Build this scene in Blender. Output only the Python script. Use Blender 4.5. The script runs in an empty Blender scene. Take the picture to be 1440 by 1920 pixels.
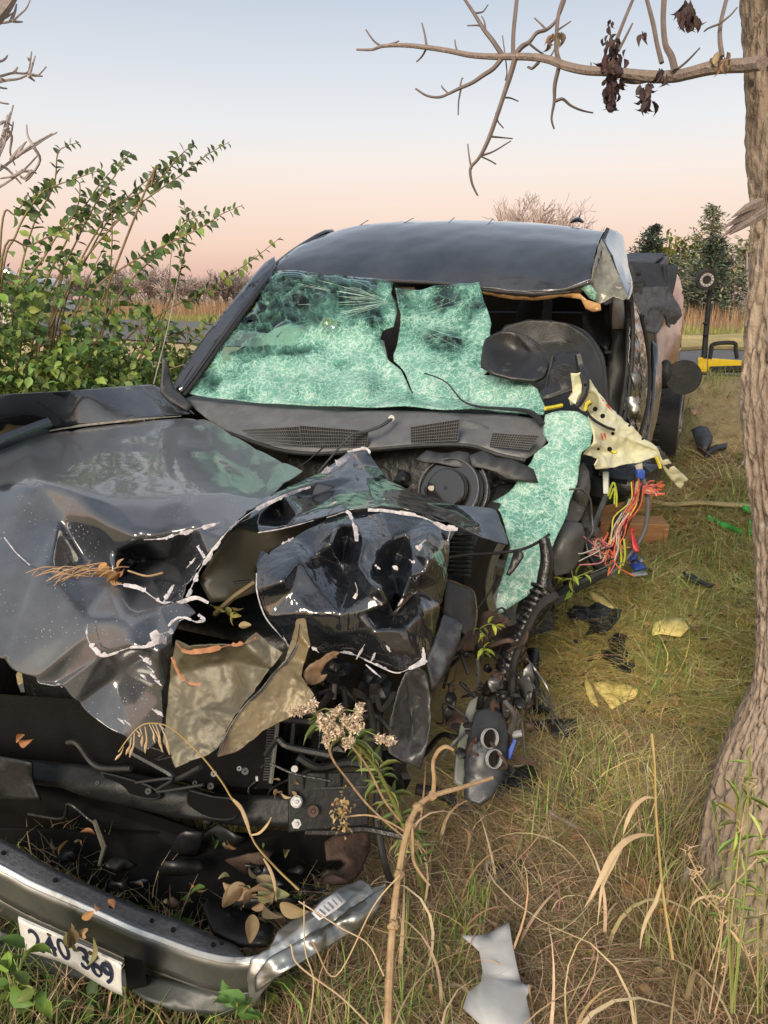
import bpy, bmesh, math, random
import numpy as np
from mathutils import Vector, Matrix, noise, Quaternion
from mathutils.geometry import delaunay_2d_cdt

random.seed(7)
rng = np.random.default_rng(7)
sc = bpy.context.scene
col = sc.collection
R = math.radians

# ------------------------------------------------------------------ camera
PITCH = R(16.1)
CAMZ = 1.5
cam_d = bpy.data.cameras.new('camera')
cam_d.sensor_fit = 'VERTICAL'
cam_d.sensor_height = 36.0
cam_d.lens = 26.0
cam_d.clip_start = 0.05
cam_d.clip_end = 3000
cam = bpy.data.objects.new('camera', cam_d)
col.objects.link(cam)
cam.location = (0, 0, CAMZ)
cam.rotation_euler = (R(90) - PITCH, 0, 0)
sc.camera = cam

# ------------------------------------------------------------------ world, sun, exposure
SUN_EL, SUN_AZ = R(30), R(203)      # azimuth from +Y towards +X
world = bpy.data.worlds.new('World')
sc.world = world
world.use_nodes = True
wn, wl = world.node_tree.nodes, world.node_tree.links
wn.clear()
w_out = wn.new('ShaderNodeOutputWorld')
w_tc = wn.new('ShaderNodeTexCoord')
w_sep = wn.new('ShaderNodeSeparateXYZ')
w_ramp = wn.new('ShaderNodeValToRGB')


def lin(r, g, b):
    f = lambda v: (v / 255 / 12.92) if v / 255 <= 0.04045 else ((v / 255 + 0.055) / 1.055) ** 2.4
    return (f(r), f(g), f(b), 1.0)


stops = [(0.0, lin(206, 166, 164)), (0.028, lin(222, 180, 172)), (0.065, lin(238, 203, 187)), (0.11, lin(243, 217, 203)),
         (0.15, lin(243, 227, 218)), (0.20, lin(230, 229, 231)), (0.25, lin(217, 220, 226)), (0.32, lin(196, 205, 218)), (1.0, lin(168, 182, 204))]
cr = w_ramp.color_ramp
while len(cr.elements) < len(stops):
    cr.elements.new(0.5)
for e, (p, c) in zip(cr.elements, stops):
    e.position = p
    e.color = c
w_sky = wn.new('ShaderNodeTexSky')
w_sky.sky_type = 'NISHITA'
w_sky.sun_disc = False
w_sky.sun_elevation = R(8)
w_sky.sun_rotation = SUN_AZ
w_b1 = wn.new('ShaderNodeBackground')
w_b1.inputs['Strength'].default_value = 0.755
w_b2 = wn.new('ShaderNodeBackground')
w_b2.inputs['Strength'].default_value = 0.015
w_add = wn.new('ShaderNodeAddShader')
wl.new(w_tc.outputs['Generated'], w_sep.inputs[0])
wl.new(w_sep.outputs['Z'], w_ramp.inputs[0])
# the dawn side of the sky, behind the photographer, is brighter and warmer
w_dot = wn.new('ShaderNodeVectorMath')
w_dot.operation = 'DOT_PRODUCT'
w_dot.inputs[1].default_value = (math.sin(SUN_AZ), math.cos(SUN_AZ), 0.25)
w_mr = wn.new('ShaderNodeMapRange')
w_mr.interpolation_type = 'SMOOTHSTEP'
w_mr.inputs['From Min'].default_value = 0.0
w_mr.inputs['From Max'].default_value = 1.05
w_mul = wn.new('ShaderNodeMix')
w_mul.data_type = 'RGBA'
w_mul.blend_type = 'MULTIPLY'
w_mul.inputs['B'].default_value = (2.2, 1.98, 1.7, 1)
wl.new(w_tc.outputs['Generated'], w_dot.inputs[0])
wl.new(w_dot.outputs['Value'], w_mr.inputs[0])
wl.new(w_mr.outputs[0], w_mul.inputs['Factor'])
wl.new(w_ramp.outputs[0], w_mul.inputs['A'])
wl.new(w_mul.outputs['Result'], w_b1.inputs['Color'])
wl.new(w_sky.outputs[0], w_b2.inputs['Color'])
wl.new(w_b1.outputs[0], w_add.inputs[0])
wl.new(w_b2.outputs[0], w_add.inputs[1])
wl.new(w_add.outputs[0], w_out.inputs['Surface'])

sun_d = bpy.data.lights.new('sun', 'SUN')
sun_d.energy = 3.1
sun_d.angle = R(24)
sun_d.color = (1.0, 0.86, 0.67)
sun = bpy.data.objects.new('sun', sun_d)
col.objects.link(sun)
sd = Vector((math.sin(SUN_AZ) * math.cos(SUN_EL), math.cos(SUN_AZ) * math.cos(SUN_EL), math.sin(SUN_EL)))
sun.rotation_euler = sd.to_track_quat('Z', 'Y').to_euler()

vs = sc.view_settings
sc.display_settings.display_device = 'sRGB'
vs.view_transform = 'Standard'
vs.look = 'None'
vs.exposure = 0.40
vs.gamma = 1.0
vs.use_curve_mapping = False
sc.render.engine = 'CYCLES'
sc.cycles.use_denoising = True
sc.cycles.max_bounces = 8
sc.cycles.transparent_max_bounces = 16
sc.cycles.caustics_reflective = False
sc.cycles.caustics_refractive = False

# ------------------------------------------------------------------ places: a ray through the photograph met with a plane of the place
FPX = 1920 * 26.0 / 36.0
_c, _s = math.cos(PITCH), math.sin(PITCH)
C0 = Vector((-0.2, 2.875, 0))          # centre of the truck's cowl
NU = Vector((0.407, 0.914, 0)).normalized()   # truck axis towards its tail
VV = Vector((NU.y, -NU.x, 0))          # truck lateral, towards its driver's side
EYE = Vector((0, 0, CAMZ))


def ray(px, py):
    x, y = (px - 720) / FPX, -(py - 960) / FPX
    return Vector((x, _c + y * _s, -_s + y * _c))


def Y(px, py, y):
    d = ray(px, py)
    return EYE + d * (y / d.y)


def Z(px, py, z):
    d = ray(px, py)
    return EYE + d * ((z - CAMZ) / d.z)


def S(px, py, s):
    d = ray(px, py)
    return EYE + d * ((s - (EYE - C0).dot(NU)) / d.dot(NU))


def T(px, py, t):
    d = ray(px, py)
    return EYE + d * ((t - (EYE - C0).dot(VV)) / d.dot(VV))


def TK(s, t, h):                        # truck frame, nose down
    p = C0 + NU * s + VV * t
    return Vector((p.x, p.y, h + 0.13 * s))


def proj(p):
    d = p - EYE
    z = d.y * _c - d.z * _s
    return (720 + FPX * d.x / z, 960 - FPX * (d.y * _s + d.z * _c) / z)


QA = Vector((2.9, 6.3, 0))
QN = Vector((0.63, 0.777, 0))
QT = Vector((-0.777, 0.63, 0))
_qx = [-60, -10, -6, -4.5, -3, -1.6, -0.3, 0.0, 300]
_qz = [-0.1, -0.05, 0.0, 0.02, 0.28, 0.6, 0.86, 0.88, 0.88]


def qdist(x, y):
    return (x - QA.x) * QN.x + (y - QA.y) * QN.y


def hz(x, y):                           # ground height, scalar or array
    q = qdist(x, y)
    base = np.interp(q, _qx, _qz)
    near = np.clip((0.3 - q) / 2.0, 0, 1)
    return base + near * 0.03 * (np.sin(x * 3.1 + y * 1.7) * np.sin(y * 2.9 - x * 1.1)) + near * 0.012 * np.sin(x * 11 + y * 5) * np.sin(y * 9 - x * 4)


def G(px, py, lift=0.0):                # ground point under a pixel
    d = ray(px, py)
    k = 0.4
    while k < 400:
        p = EYE + d * k
        if p.z <= hz(p.x, p.y) + lift:
            break
        k += 0.01 + k * 0.004
    return EYE + d * k


# ------------------------------------------------------------------ materials
def pmat(name, c1, c2=None, scale=8.0, rough=0.6, metal=0.0, bump=0.0, bscale=40.0, coat=0.0, spec=0.5, detail=5.0, c3=None, c3at=0.68, rvar=0.15,
         transl=0.0, stretch=(1, 1, 1), coord='Object'):
    m = bpy.data.materials.new(name)
    m.use_nodes = True
    n, l = m.node_tree.nodes, m.node_tree.links
    b = n['Principled BSDF']
    tc = n.new('ShaderNodeTexCoord')
    mp = n.new('ShaderNodeMapping')
    mp.inputs['Scale'].default_value = stretch
    l.new(tc.outputs[coord], mp.inputs[0])
    nz = n.new('ShaderNodeTexNoise')
    nz.inputs['Scale'].default_value = scale
    nz.inputs['Detail'].default_value = detail
    nz.inputs['Roughness'].default_value = 0.65
    l.new(mp.outputs[0], nz.inputs['Vector'])
    c2 = c2 or tuple(v * 0.7 for v in c1)
    rp = n.new('ShaderNodeValToRGB')
    rp.color_ramp.elements[0].position = 0.36
    rp.color_ramp.elements[0].color = (*c1, 1)
    rp.color_ramp.elements[1].position = 0.62
    rp.color_ramp.elements[1].color = (*c2, 1)
    if c3:
        e = rp.color_ramp.elements.new(c3at)
        e.color = (*c3, 1)
    l.new(nz.outputs['Fac'], rp.inputs[0])
    l.new(rp.outputs[0], b.inputs['Base Color'])
    b.inputs['Metallic'].default_value = metal
    b.inputs['Specular IOR Level'].default_value = spec
    b.inputs['Coat Weight'].default_value = coat
    b.inputs['Coat Roughness'].default_value = 0.04
    mr = n.new('ShaderNodeMapRange')
    mr.inputs['To Min'].default_value = max(0.02, rough - rvar)
    mr.inputs['To Max'].default_value = min(1.0, rough + rvar)
    l.new(nz.outputs['Fac'], mr.inputs[0])
    l.new(mr.outputs[0], b.inputs['Roughness'])
    if bump:
        n2 = n.new('ShaderNodeTexNoise')
        n2.inputs['Scale'].default_value = bscale
        n2.inputs['Detail'].default_value = 6
        l.new(mp.outputs[0], n2.inputs['Vector'])
        bp = n.new('ShaderNodeBump')
        bp.inputs['Strength'].default_value = bump
        bp.inputs['Distance'].default_value = 0.01
        l.new(n2.outputs['Fac'], bp.inputs['Height'])
        l.new(bp.outputs[0], b.inputs['Normal'])
    if transl:
        tr = n.new('ShaderNodeBsdfTranslucent')
        l.new(rp.outputs[0], tr.inputs['Color'])
        mx = n.new('ShaderNodeMixShader')
        mx.inputs[0].default_value = transl
        l.new(b.outputs[0], mx.inputs[1])
        l.new(tr.outputs[0], mx.inputs[2])
        l.new(mx.outputs[0], n['Material Output'].inputs['Surface'])
    return m


def vmat(name, rough=0.7, spec=0.25, transl=0.0, vary=0.25):   # colour carried leaf by leaf / blade by blade
    m = bpy.data.materials.new(name)
    m.use_nodes = True
    n, l = m.node_tree.nodes, m.node_tree.links
    b = n['Principled BSDF']
    at = n.new('ShaderNodeAttribute')
    at.attribute_name = 'tint'
    tc = n.new('ShaderNodeTexCoord')
    nz = n.new('ShaderNodeTexNoise')
    nz.inputs['Scale'].default_value = 60
    l.new(tc.outputs['Object'], nz.inputs['Vector'])
    mr = n.new('ShaderNodeMapRange')
    mr.inputs['To Min'].default_value = 1 - vary
    mr.inputs['To Max'].default_value = 1 + vary
    l.new(nz.outputs['Fac'], mr.inputs[0])
    mu = n.new('ShaderNodeVectorMath')
    mu.operation = 'SCALE'
    l.new(at.outputs['Color'], mu.inputs[0])
    l.new(mr.outputs[0], mu.inputs['Scale'])
    l.new(mu.outputs[0], b.inputs['Base Color'])
    b.inputs['Roughness'].default_value = rough
    b.inputs['Specular IOR Level'].default_value = spec
    if transl:
        tr = n.new('ShaderNodeBsdfTranslucent')
        l.new(mu.outputs[0], tr.inputs['Color'])
        mx = n.new('ShaderNodeMixShader')
        mx.inputs[0].default_value = transl
        l.new(b.outputs[0], mx.inputs[1])
        l.new(tr.outputs[0], mx.inputs[2])
        l.new(mx.outputs[0], n['Material Output'].inputs['Surface'])
    return m


def paint_mat(name, dust=0.35, ripple=0.25, speck=0.0, base=(0.006, 0.0075, 0.011), film=0.01, coatr=0.045, lay=0.0, streak=(1, 1, 1)):
    """black clear-coated car paint with road film, bits of glass and faint ripples"""
    m = bpy.data.materials.new(name)
    m.use_nodes = True
    n, l = m.node_tree.nodes, m.node_tree.links
    b = n['Principled BSDF']
    tc = n.new('ShaderNodeTexCoord')
    nz = n.new('ShaderNodeTexNoise')
    nz.inputs['Scale'].default_value = 3.2
    nz.inputs['Detail'].default_value = 8
    nz.inputs['Roughness'].default_value = 0.7
    l.new(tc.outputs['Object'], nz.inputs['Vector'])
    rp = n.new('ShaderNodeMapRange')
    rp.inputs['From Min'].default_value = 0.40
    rp.inputs['From Max'].default_value = 0.78
    rp.inputs['To Min'].default_value = film
    rp.inputs['To Max'].default_value = dust
    l.new(nz.outputs['Fac'], rp.inputs[0])
    # streaky fine scratches
    n3 = n.new('ShaderNodeTexNoise')
    n3.inputs['Scale'].default_value = 22
    n3.inputs['Detail'].default_value = 8
    mp = n.new('ShaderNodeMapping')
    mp.inputs['Rotation'].default_value = (0.3, 0.2, 0.7)
    mp.inputs['Scale'].default_value = (0.5, 3.5, 2)
    l.new(tc.outputs['Object'], mp.inputs[0])
    l.new(mp.outputs[0], n3.inputs['Vector'])
    r3 = n.new('ShaderNodeMapRange')
    r3.inputs['From Min'].default_value = 0.62
    r3.inputs['From Max'].default_value = 0.72
    r3.inputs['To Max'].default_value = dust * 0.35
    l.new(n3.outputs['Fac'], r3.inputs[0])
    ad = n.new('ShaderNodeMath')
    ad.operation = 'MAXIMUM'
    l.new(rp.outputs[0], ad.inputs[0])
    l.new(r3.outputs[0], ad.inputs[1])
    fac = ad.outputs[0]
    if speck:
        vo = n.new('ShaderNodeTexVoronoi')
        vo.inputs['Scale'].default_value = 95
        l.new(tc.outputs['Object'], vo.inputs['Vector'])
        lt = n.new('ShaderNodeMath')
        lt.operation = 'LESS_THAN'
        n4 = n.new('ShaderNodeTexNoise')
        n4.inputs['Scale'].default_value = 5
        l.new(tc.outputs['Object'], n4.inputs['Vector'])
        m4 = n.new('ShaderNodeMapRange')
        m4.inputs['From Min'].default_value = 0.42
        m4.inputs['From Max'].default_value = 0.75
        m4.inputs['To Max'].default_value = speck
        l.new(n4.outputs['Fac'], m4.inputs[0])
        l.new(vo.outputs['Distance'], lt.inputs[0])
        l.new(m4.outputs[0], lt.inputs[1])
        a2 = n.new('ShaderNodeMath')
        a2.operation = 'MAXIMUM'
        l.new(fac, a2.inputs[0])
        l.new(lt.outputs[0], a2.inputs[1])
        fac = a2.outputs[0]
    if lay:                                    # dust that has settled where the metal lies flat
        ge = n.new('ShaderNodeNewGeometry')
        sx = n.new('ShaderNodeSeparateXYZ')
        l.new(ge.outputs['Normal'], sx.inputs[0])
        ab = n.new('ShaderNodeMath')
        ab.operation = 'ABSOLUTE'
        l.new(sx.outputs['Z'], ab.inputs[0])
        ml = n.new('ShaderNodeMapRange')
        ml.interpolation_type = 'SMOOTHSTEP'
        ml.inputs['From Min'].default_value = 0.86
        ml.inputs['From Max'].default_value = 0.97
        ml.inputs['To Max'].default_value = lay
        l.new(ab.outputs[0], ml.inputs[0])
        a3 = n.new('ShaderNodeMath')
        a3.operation = 'MAXIMUM'
        l.new(fac, a3.inputs[0])
        l.new(ml.outputs[0], a3.inputs[1])
        fac = a3.outputs[0]
    mx = n.new('ShaderNodeMix')
    mx.data_type = 'RGBA'
    mx.inputs['A'].default_value = (*base, 1)
    mx.inputs['B'].default_value = (0.27, 0.285, 0.315, 1)
    l.new(fac, mx.inputs['Factor'])
    l.new(mx.outputs['Result'], b.inputs['Base Color'])
    mr = n.new('ShaderNodeMapRange')
    mr.inputs['To Min'].default_value = 0.10
    mr.inputs['To Max'].default_value = 0.75
    l.new(fac, mr.inputs[0])
    l.new(mr.outputs[0], b.inputs['Roughness'])
    cw = n.new('ShaderNodeMapRange')
    cw.inputs['To Min'].default_value = 1.0
    cw.inputs['To Max'].default_value = 0.0
    l.new(fac, cw.inputs[0])
    l.new(cw.outputs[0], b.inputs['Coat Weight'])
    b.inputs['Coat Roughness'].default_value = coatr
    b.inputs['Coat IOR'].default_value = 1.6
    n2 = n.new('ShaderNodeTexNoise')
    n2.inputs['Scale'].default_value = 9
    n2.inputs['Detail'].default_value = 3
    mp2 = n.new('ShaderNodeMapping')
    mp2.inputs['Scale'].default_value = streak
    l.new(tc.outputs['Object'], mp2.inputs[0])
    l.new(mp2.outputs[0], n2.inputs['Vector'])
    bp = n.new('ShaderNodeBump')
    bp.inputs['Strength'].default_value = ripple
    bp.inputs['Distance'].default_value = 0.02
    l.new(n2.outputs['Fac'], bp.inputs['Height'])
    l.new(bp.outputs[0], b.inputs['Normal'])
    l.new(bp.outputs[0], b.inputs['Coat Normal'])
    return m


def glass_mat(name):
    """crazed laminated glass: greenish film with a web of white cracks, 'dens' says how finely it is broken"""
    m = bpy.data.materials.new(name)
    m.use_nodes = True
    n, l = m.node_tree.nodes, m.node_tree.links
    b = n['Principled BSDF']
    tc = n.new('ShaderNodeTexCoord')
    wz = n.new('ShaderNodeTexNoise')
    wz.inputs['Scale'].default_value = 22
    wz.inputs['Detail'].default_value = 6
    l.new(tc.outputs['Object'], wz.inputs['Vector'])
    wm = n.new('ShaderNodeMix')
    wm.data_type = 'VECTOR'
    wm.inputs['Factor'].default_value = 0.085
    l.new(tc.outputs['Object'], wm.inputs['A'])
    l.new(wz.outputs['Color'], wm.inputs['B'])

    def web(scale, width):
        v = n.new('ShaderNodeTexVoronoi')
        v.feature = 'DISTANCE_TO_EDGE'
        v.inputs['Scale'].default_value = scale
        l.new(wm.outputs['Result'], v.inputs['Vector'])
        r = n.new('ShaderNodeMapRange')
        r.inputs['From Min'].default_value = 0.0
        r.inputs['From Max'].default_value = width
        r.inputs['To Min'].default_value = 1.0
        r.inputs['To Max'].default_value = 0.0
        l.new(v.outputs['Distance'], r.inputs[0])
        return r.outputs[0]

    def math_(op, a, bb):
        q = n.new('ShaderNodeMath')
        q.operation = op
        for i, v in enumerate((a, bb)):
            if isinstance(v, (int, float)):
                q.inputs[i].default_value = v
            else:
                l.new(v, q.inputs[i])
        return q.outputs[0]
    big, mid, fine = web(14, 0.045), web(40, 0.11), web(110, 0.22)
    at = n.new('ShaderNodeAttribute')
    at.attribute_name = 'dens'
    pn = n.new('ShaderNodeTexNoise')
    pn.inputs['Scale'].default_value = 8
    pn.inputs['Detail'].default_value = 5
    l.new(tc.outputs['Object'], pn.inputs['Vector'])
    pr = n.new('ShaderNodeMapRange')
    pr.inputs['From Min'].default_value = 0.3
    pr.inputs['From Max'].default_value = 0.7
    pr.inputs['To Min'].default_value = -0.42
    pr.inputs['To Max'].default_value = 0.34
    l.new(pn.outputs['Fac'], pr.inputs[0])
    dens = math_('ADD', at.outputs['Fac'], math_('MULTIPLY', pr.outputs[0], math_('MINIMUM', math_('MULTIPLY', at.outputs['Fac'], 2.0), 1.0)))
    dc = n.new('ShaderNodeClamp')
    l.new(dens, dc.inputs[0])
    dens = dc.outputs[0]
    midw = math_('MULTIPLY', mid, math_('MINIMUM', math_('MULTIPLY', dens, 2.2), 1.0))
    finew = math_('MULTIPLY', fine, math_('MULTIPLY', dens, dens))
    crack = math_('MAXIMUM', math_('MULTIPLY', big, 0.8), math_('MAXIMUM', midw, math_('MULTIPLY', finew, 0.45)))
    # colour
    rp = n.new('ShaderNodeValToRGB')
    rp.color_ramp.elements[0].position = 0.0
    rp.color_ramp.elements[0].color = (0.11, 0.335, 0.27, 1)
    rp.color_ramp.elements[1].position = 1.0
    rp.color_ramp.elements[1].color = (0.76, 0.92, 0.86, 1)
    e = rp.color_ramp.elements.new(0.45)
    e.color = (0.27, 0.57, 0.475, 1)
    l.new(math_('ADD', math_('MULTIPLY', crack, 0.75), math_('MULTIPLY', math_('POWER', dens, 2.0), 0.34)), rp.inputs[0])
    l.new(rp.outputs[0], b.inputs['Base Color'])
    b.inputs['Roughness'].default_value = 0.28
    b.inputs['Coat Weight'].default_value = 0.25
    bp = n.new('ShaderNodeBump')
    bp.inputs['Strength'].default_value = 0.5
    bp.inputs['Distance'].default_value = 0.004
    l.new(crack, bp.inputs['Height'])
    l.new(bp.outputs[0], b.inputs['Normal'])
    tl = n.new('ShaderNodeBsdfTranslucent')
    l.new(rp.outputs[0], tl.inputs['Color'])
    m1 = n.new('ShaderNodeMixShader')
    m1.inputs[0].default_value = 0.35
    l.new(b.outputs[0], m1.inputs[1])
    l.new(tl.outputs[0], m1.inputs[2])
    clear = n.new('ShaderNodeMixShader')
    trp = n.new('ShaderNodeBsdfTransparent')
    trp.inputs['Color'].default_value = (0.74, 0.88, 0.83, 1)
    gl = n.new('ShaderNodeBsdfGlossy')
    gl.inputs['Roughness'].default_value = 0.05
    fr = n.new('ShaderNodeFresnel')
    fr.inputs['IOR'].default_value = 1.45
    l.new(fr.outputs[0], clear.inputs[0])
    l.new(trp.outputs[0], clear.inputs[1])
    l.new(gl.outputs[0], clear.inputs[2])
    sa = n.new('ShaderNodeMapRange')
    sa.interpolation_type = 'SMOOTHSTEP'
    sa.inputs['From Min'].default_value = 0.12
    sa.inputs['From Max'].default_value = 0.66
    l.new(dens, sa.inputs[0])
    al = math_('MINIMUM', math_('ADD', sa.outputs[0], math_('MULTIPLY', crack, 0.45)), 1.0)
    m2 = n.new('ShaderNodeMixShader')
    l.new(al, m2.inputs[0])
    l.new(clear.outputs[0], m2.inputs[1])
    l.new(m1.outputs[0], m2.inputs[2])
    l.new(m2.outputs[0], n['Material Output'].inputs['Surface'])
    return m


M = {}
M['paint'] = paint_mat('black_paint', 0.12, 0.10, lay=.16)
M['paint_hood'] = paint_mat('dusty_black_paint', 0.27, 0.05, 0.24, base=(0.010, 0.012, 0.017), film=.05, coatr=.05, lay=.33)
M['paint_crushed'] = paint_mat('creased_black_paint', 0.05, 0.30, streak=(2.6, 2.6, .45))
M['primer'] = pmat('bare_primer', (0.56, 0.54, 0.57), (0.30, 0.29, 0.32), 70, 0.6, bump=0.4, bscale=200)
M['under'] = pmat('olive_underside', (0.060, 0.055, 0.038), (0.042, 0.040, 0.030), 9, 0.42, 0.2, bump=0.08, bscale=25, c3=(0.075, 0.07, 0.05))
M['brown'] = pmat('brown_underside', (0.175, 0.135, 0.070), (0.115, 0.088, 0.046), 7, 0.4, 0.2, bump=0.15, bscale=30, c3=(0.075, 0.05, 0.03))
M['sealer'] = pmat('orange_sealer', (0.34, 0.15, 0.07), (0.22, 0.09, 0.04), 40, 0.7, bump=0.4)
M['cream_metal'] = pmat('torn_cream_metal', (0.64, 0.63, 0.42), (0.53, 0.53, 0.37), 10, 0.5, 0.0, bump=0.3, bscale=25, c3=(0.66, 0.62, 0.60), coat=0.3)
M['grey_metal'] = pmat('grey_galvanised', (0.20, 0.20, 0.20), (0.12, 0.12, 0.125), 14, 0.4, 0.6, bump=0.2, bscale=40, c3=(0.36, 0.36, 0.37))
M['plastic'] = pmat('weathered_black_plastic', (0.040, 0.042, 0.046), (0.026, 0.027, 0.03), 18, 0.55, bump=0.15, bscale=120, c3=(0.075, 0.075, 0.078))
M['cowl'] = pmat('grey_cowl_plastic', (0.11, 0.113, 0.12), (0.08, 0.082, 0.088), 12, 0.5, bump=0.12, bscale=120, c3=(0.10, 0.10, 0.105))
M['black'] = pmat('dark_plastic', (0.011, 0.012, 0.013), (0.006, 0.0065, 0.007), 15, 0.45, bump=0.2, bscale=60, c3=(0.03, 0.029, 0.027))
M['rubber'] = pmat('rubber', (0.016, 0.016, 0.017), (0.010, 0.010, 0.011), 20, 0.65, bump=0.2)
M['tape'] = pmat('harness_tape', (0.016, 0.016, 0.017), (0.008, 0.008, 0.009), 30, 0.32, bump=0.4, bscale=70)
M['engine'] = pmat('oily_engine', (0.020, 0.021, 0.021), (0.008, 0.009, 0.009), 9, 0.4, 0.3, bump=0.5, bscale=30, c3=(0.06, 0.055, 0.045))
M['cloth'] = pmat('dark_seat_cloth', (0.012, 0.012, 0.013), (0.007, 0.007, 0.008), 40, 0.85, bump=0.2, bscale=200)
M['blanket'] = pmat('grey_blanket', (0.095, 0.098, 0.112), (0.065, 0.068, 0.078), 25, 0.9, bump=0.5, bscale=120)
M['tonneau'] = pmat('black_vinyl', (0.028, 0.030, 0.034), (0.018, 0.019, 0.022), 12, 0.6, bump=0.15)
M['beige'] = pmat('beige_trim', (0.42, 0.38, 0.31), (0.34, 0.31, 0.26), 30, 0.7)
M['headliner'] = pmat('torn_headliner', (0.52, 0.33, 0.14), (0.38, 0.20, 0.08), 30, 0.8, bump=0.4, c3=(0.62, 0.48, 0.30))
M['airbag'] = pmat('airbag_cloth', (0.62, 0.66, 0.63), (0.5, 0.54, 0.52), 12, 0.8, bump=0.3, bscale=15)
M['glass'] = glass_mat('shattered_glass')
M['chrome'] = pmat('dirty_chrome', (0.58, 0.59, 0.58), (0.40, 0.41, 0.40), 10, 0.30, 0.8, bump=0.06, bscale=25, c3=(0.15, 0.14, 0.12), c3at=0.75, rvar=0.12)
M['bumper_top'] = pmat('sooty_bumper_top', (0.12, 0.124, 0.135), (0.18, 0.18, 0.19), 70, 0.45, 0.4, bump=0.2, bscale=90, c3=(0.04, 0.04, 0.043))
M['bumper_face'] = pmat('dull_bumper_face', (0.34, 0.35, 0.34), (0.22, 0.23, 0.225), 10, 0.33, 0.85, bump=0.06, bscale=25, c3=(0.15, 0.14, 0.12))
M['steel'] = pmat('zinc_steel', (0.46, 0.46, 0.45), (0.33, 0.33, 0.32), 50, 0.42, 0.8, bump=0.1)
M['rust'] = pmat('rusty_iron', (0.085, 0.05, 0.036), (0.045, 0.03, 0.024), 25, 0.75, 0.2, bump=0.5, bscale=60, c3=(0.03, 0.026, 0.024))
M['plate'] = pmat('plate_white', (0.66, 0.67, 0.66), (0.56, 0.57, 0.57), 30, 0.45, coat=0.2, c3=(0.4, 0.4, 0.38), c3at=0.72)
M['ink'] = pmat('plate_ink', (0.016, 0.022, 0.055), (0.012, 0.016, 0.04), 30, 0.5)
M['label'] = pmat('paper_label', (0.62, 0.62, 0.64), (0.5, 0.5, 0.52), 50, 0.6)
M['yellow'] = pmat('yellow_enamel', (0.70, 0.50, 0.015), (0.60, 0.42, 0.012), 20, 0.42, coat=0.2, c3=(0.45, 0.32, 0.03))
M['yfoam'] = pmat('yellow_foam', (0.72, 0.60, 0.22), (0.62, 0.50, 0.17), 25, 0.8, bump=0.3)
M['wood'] = pmat('orange_timber', (0.36, 0.19, 0.075), (0.26, 0.12, 0.045), 5, 0.7, bump=0.3, bscale=30, stretch=(1, 1, 9), c3=(0.42, 0.25, 0.11))
M['red'] = pmat('red_plastic', (0.40, 0.02, 0.025), (0.28, 0.015, 0.02), 30, 0.5)
M['blue'] = pmat('blue_plastic', (0.03, 0.09, 0.42), (0.025, 0.06, 0.3), 30, 0.45)
M['orange'] = pmat('orange_wire', (0.62, 0.16, 0.07), (0.4, 0.09, 0.045), 30, 0.5)
M['pinkw'] = pmat('pink_wire', (0.42, 0.15, 0.16), (0.28, 0.09, 0.10), 30, 0.5)
M['whitew'] = pmat('white_wire', (0.42, 0.39, 0.34), (0.26, 0.24, 0.21), 30, 0.5)
M['yelloww'] = pmat('yellow_wire', (0.66, 0.56, 0.05), (0.5, 0.42, 0.04), 30, 0.5)
M['greenw'] = pmat('green_ribbon', (0.05, 0.55, 0.10), (0.04, 0.42, 0.08), 30, 0.55, transl=0.3)
M['hose'] = pmat('tan_hose', (0.36, 0.30, 0.14), (0.28, 0.23, 0.11), 30, 0.8, bump=0.3, bscale=150)
M['gplastic'] = pmat('pale_grey_plastic', (0.36, 0.37, 0.38), (0.30, 0.31, 0.32), 8, 0.55, bump=0.05)
M['stick'] = pmat('dry_stick', (0.36, 0.25, 0.14), (0.26, 0.17, 0.09), 30, 0.8, bump=0.5, bscale=70, c3=(0.17, 0.11, 0.065))
M['twig'] = pmat('grey_twig', (0.36, 0.31, 0.30), (0.28, 0.24, 0.235), 40, 0.85, bump=0.4, bscale=100, c3=(0.30, 0.26, 0.24))
M['asphalt'] = pmat('asphalt', (0.125, 0.122, 0.125), (0.095, 0.093, 0.096), 4, 0.9, bump=0.3, bscale=120)
M['leaf'] = vmat('leaf', 0.5, 0.35, 0.25)
M['dry'] = vmat('dry_leaf', 0.75, 0.2, 0.2)
M['blade'] = vmat('grass_blade', 0.65, 0.25, 0.25)
M['far'] = vmat('far_foliage', 0.85, 0.1, 0.2)


# ------------------------------------------------------------------ building helpers
def link_mesh(name, verts, faces, mat, parent=None, smooth=True, origin=None):
    """one mesh object; its origin goes to the middle of its foot, or it sits under its parent"""
    vs_ = [Vector(v) for v in verts]
    if parent is not None:
        off = parent_world(parent)
    elif origin is not None:
        off = Vector(origin)
    else:
        lo = Vector((min(v.x for v in vs_), min(v.y for v in vs_), min(v.z for v in vs_)))
        hi = Vector((max(v.x for v in vs_), max(v.y for v in vs_), max(v.z for v in vs_)))
        off = Vector(((lo.x + hi.x) / 2, (lo.y + hi.y) / 2, lo.z))
    me = bpy.data.meshes.new(name)
    me.from_pydata([tuple(v - off) for v in vs_], [], faces)
    me.update()
    if smooth:
        me.polygons.foreach_set('use_smooth', [True] * len(me.polygons))
    if mat is not None:
        me.materials.append(mat)
    o = bpy.data.objects.new(name, me)
    col.objects.link(o)
    if parent is not None:
        o.parent = parent
    else:
        o.location = off
    return o


def parent_world(o):
    p = Vector((0, 0, 0))
    while o is not None:
        p += o.location
        o = o.parent
    return p


def tag(o, label=None, cat=None, group=None, kind=None):
    for k, v in (('label', label), ('category', cat), ('group', group), ('kind', kind)):
        if v:
            o[k] = v
    return o


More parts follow.
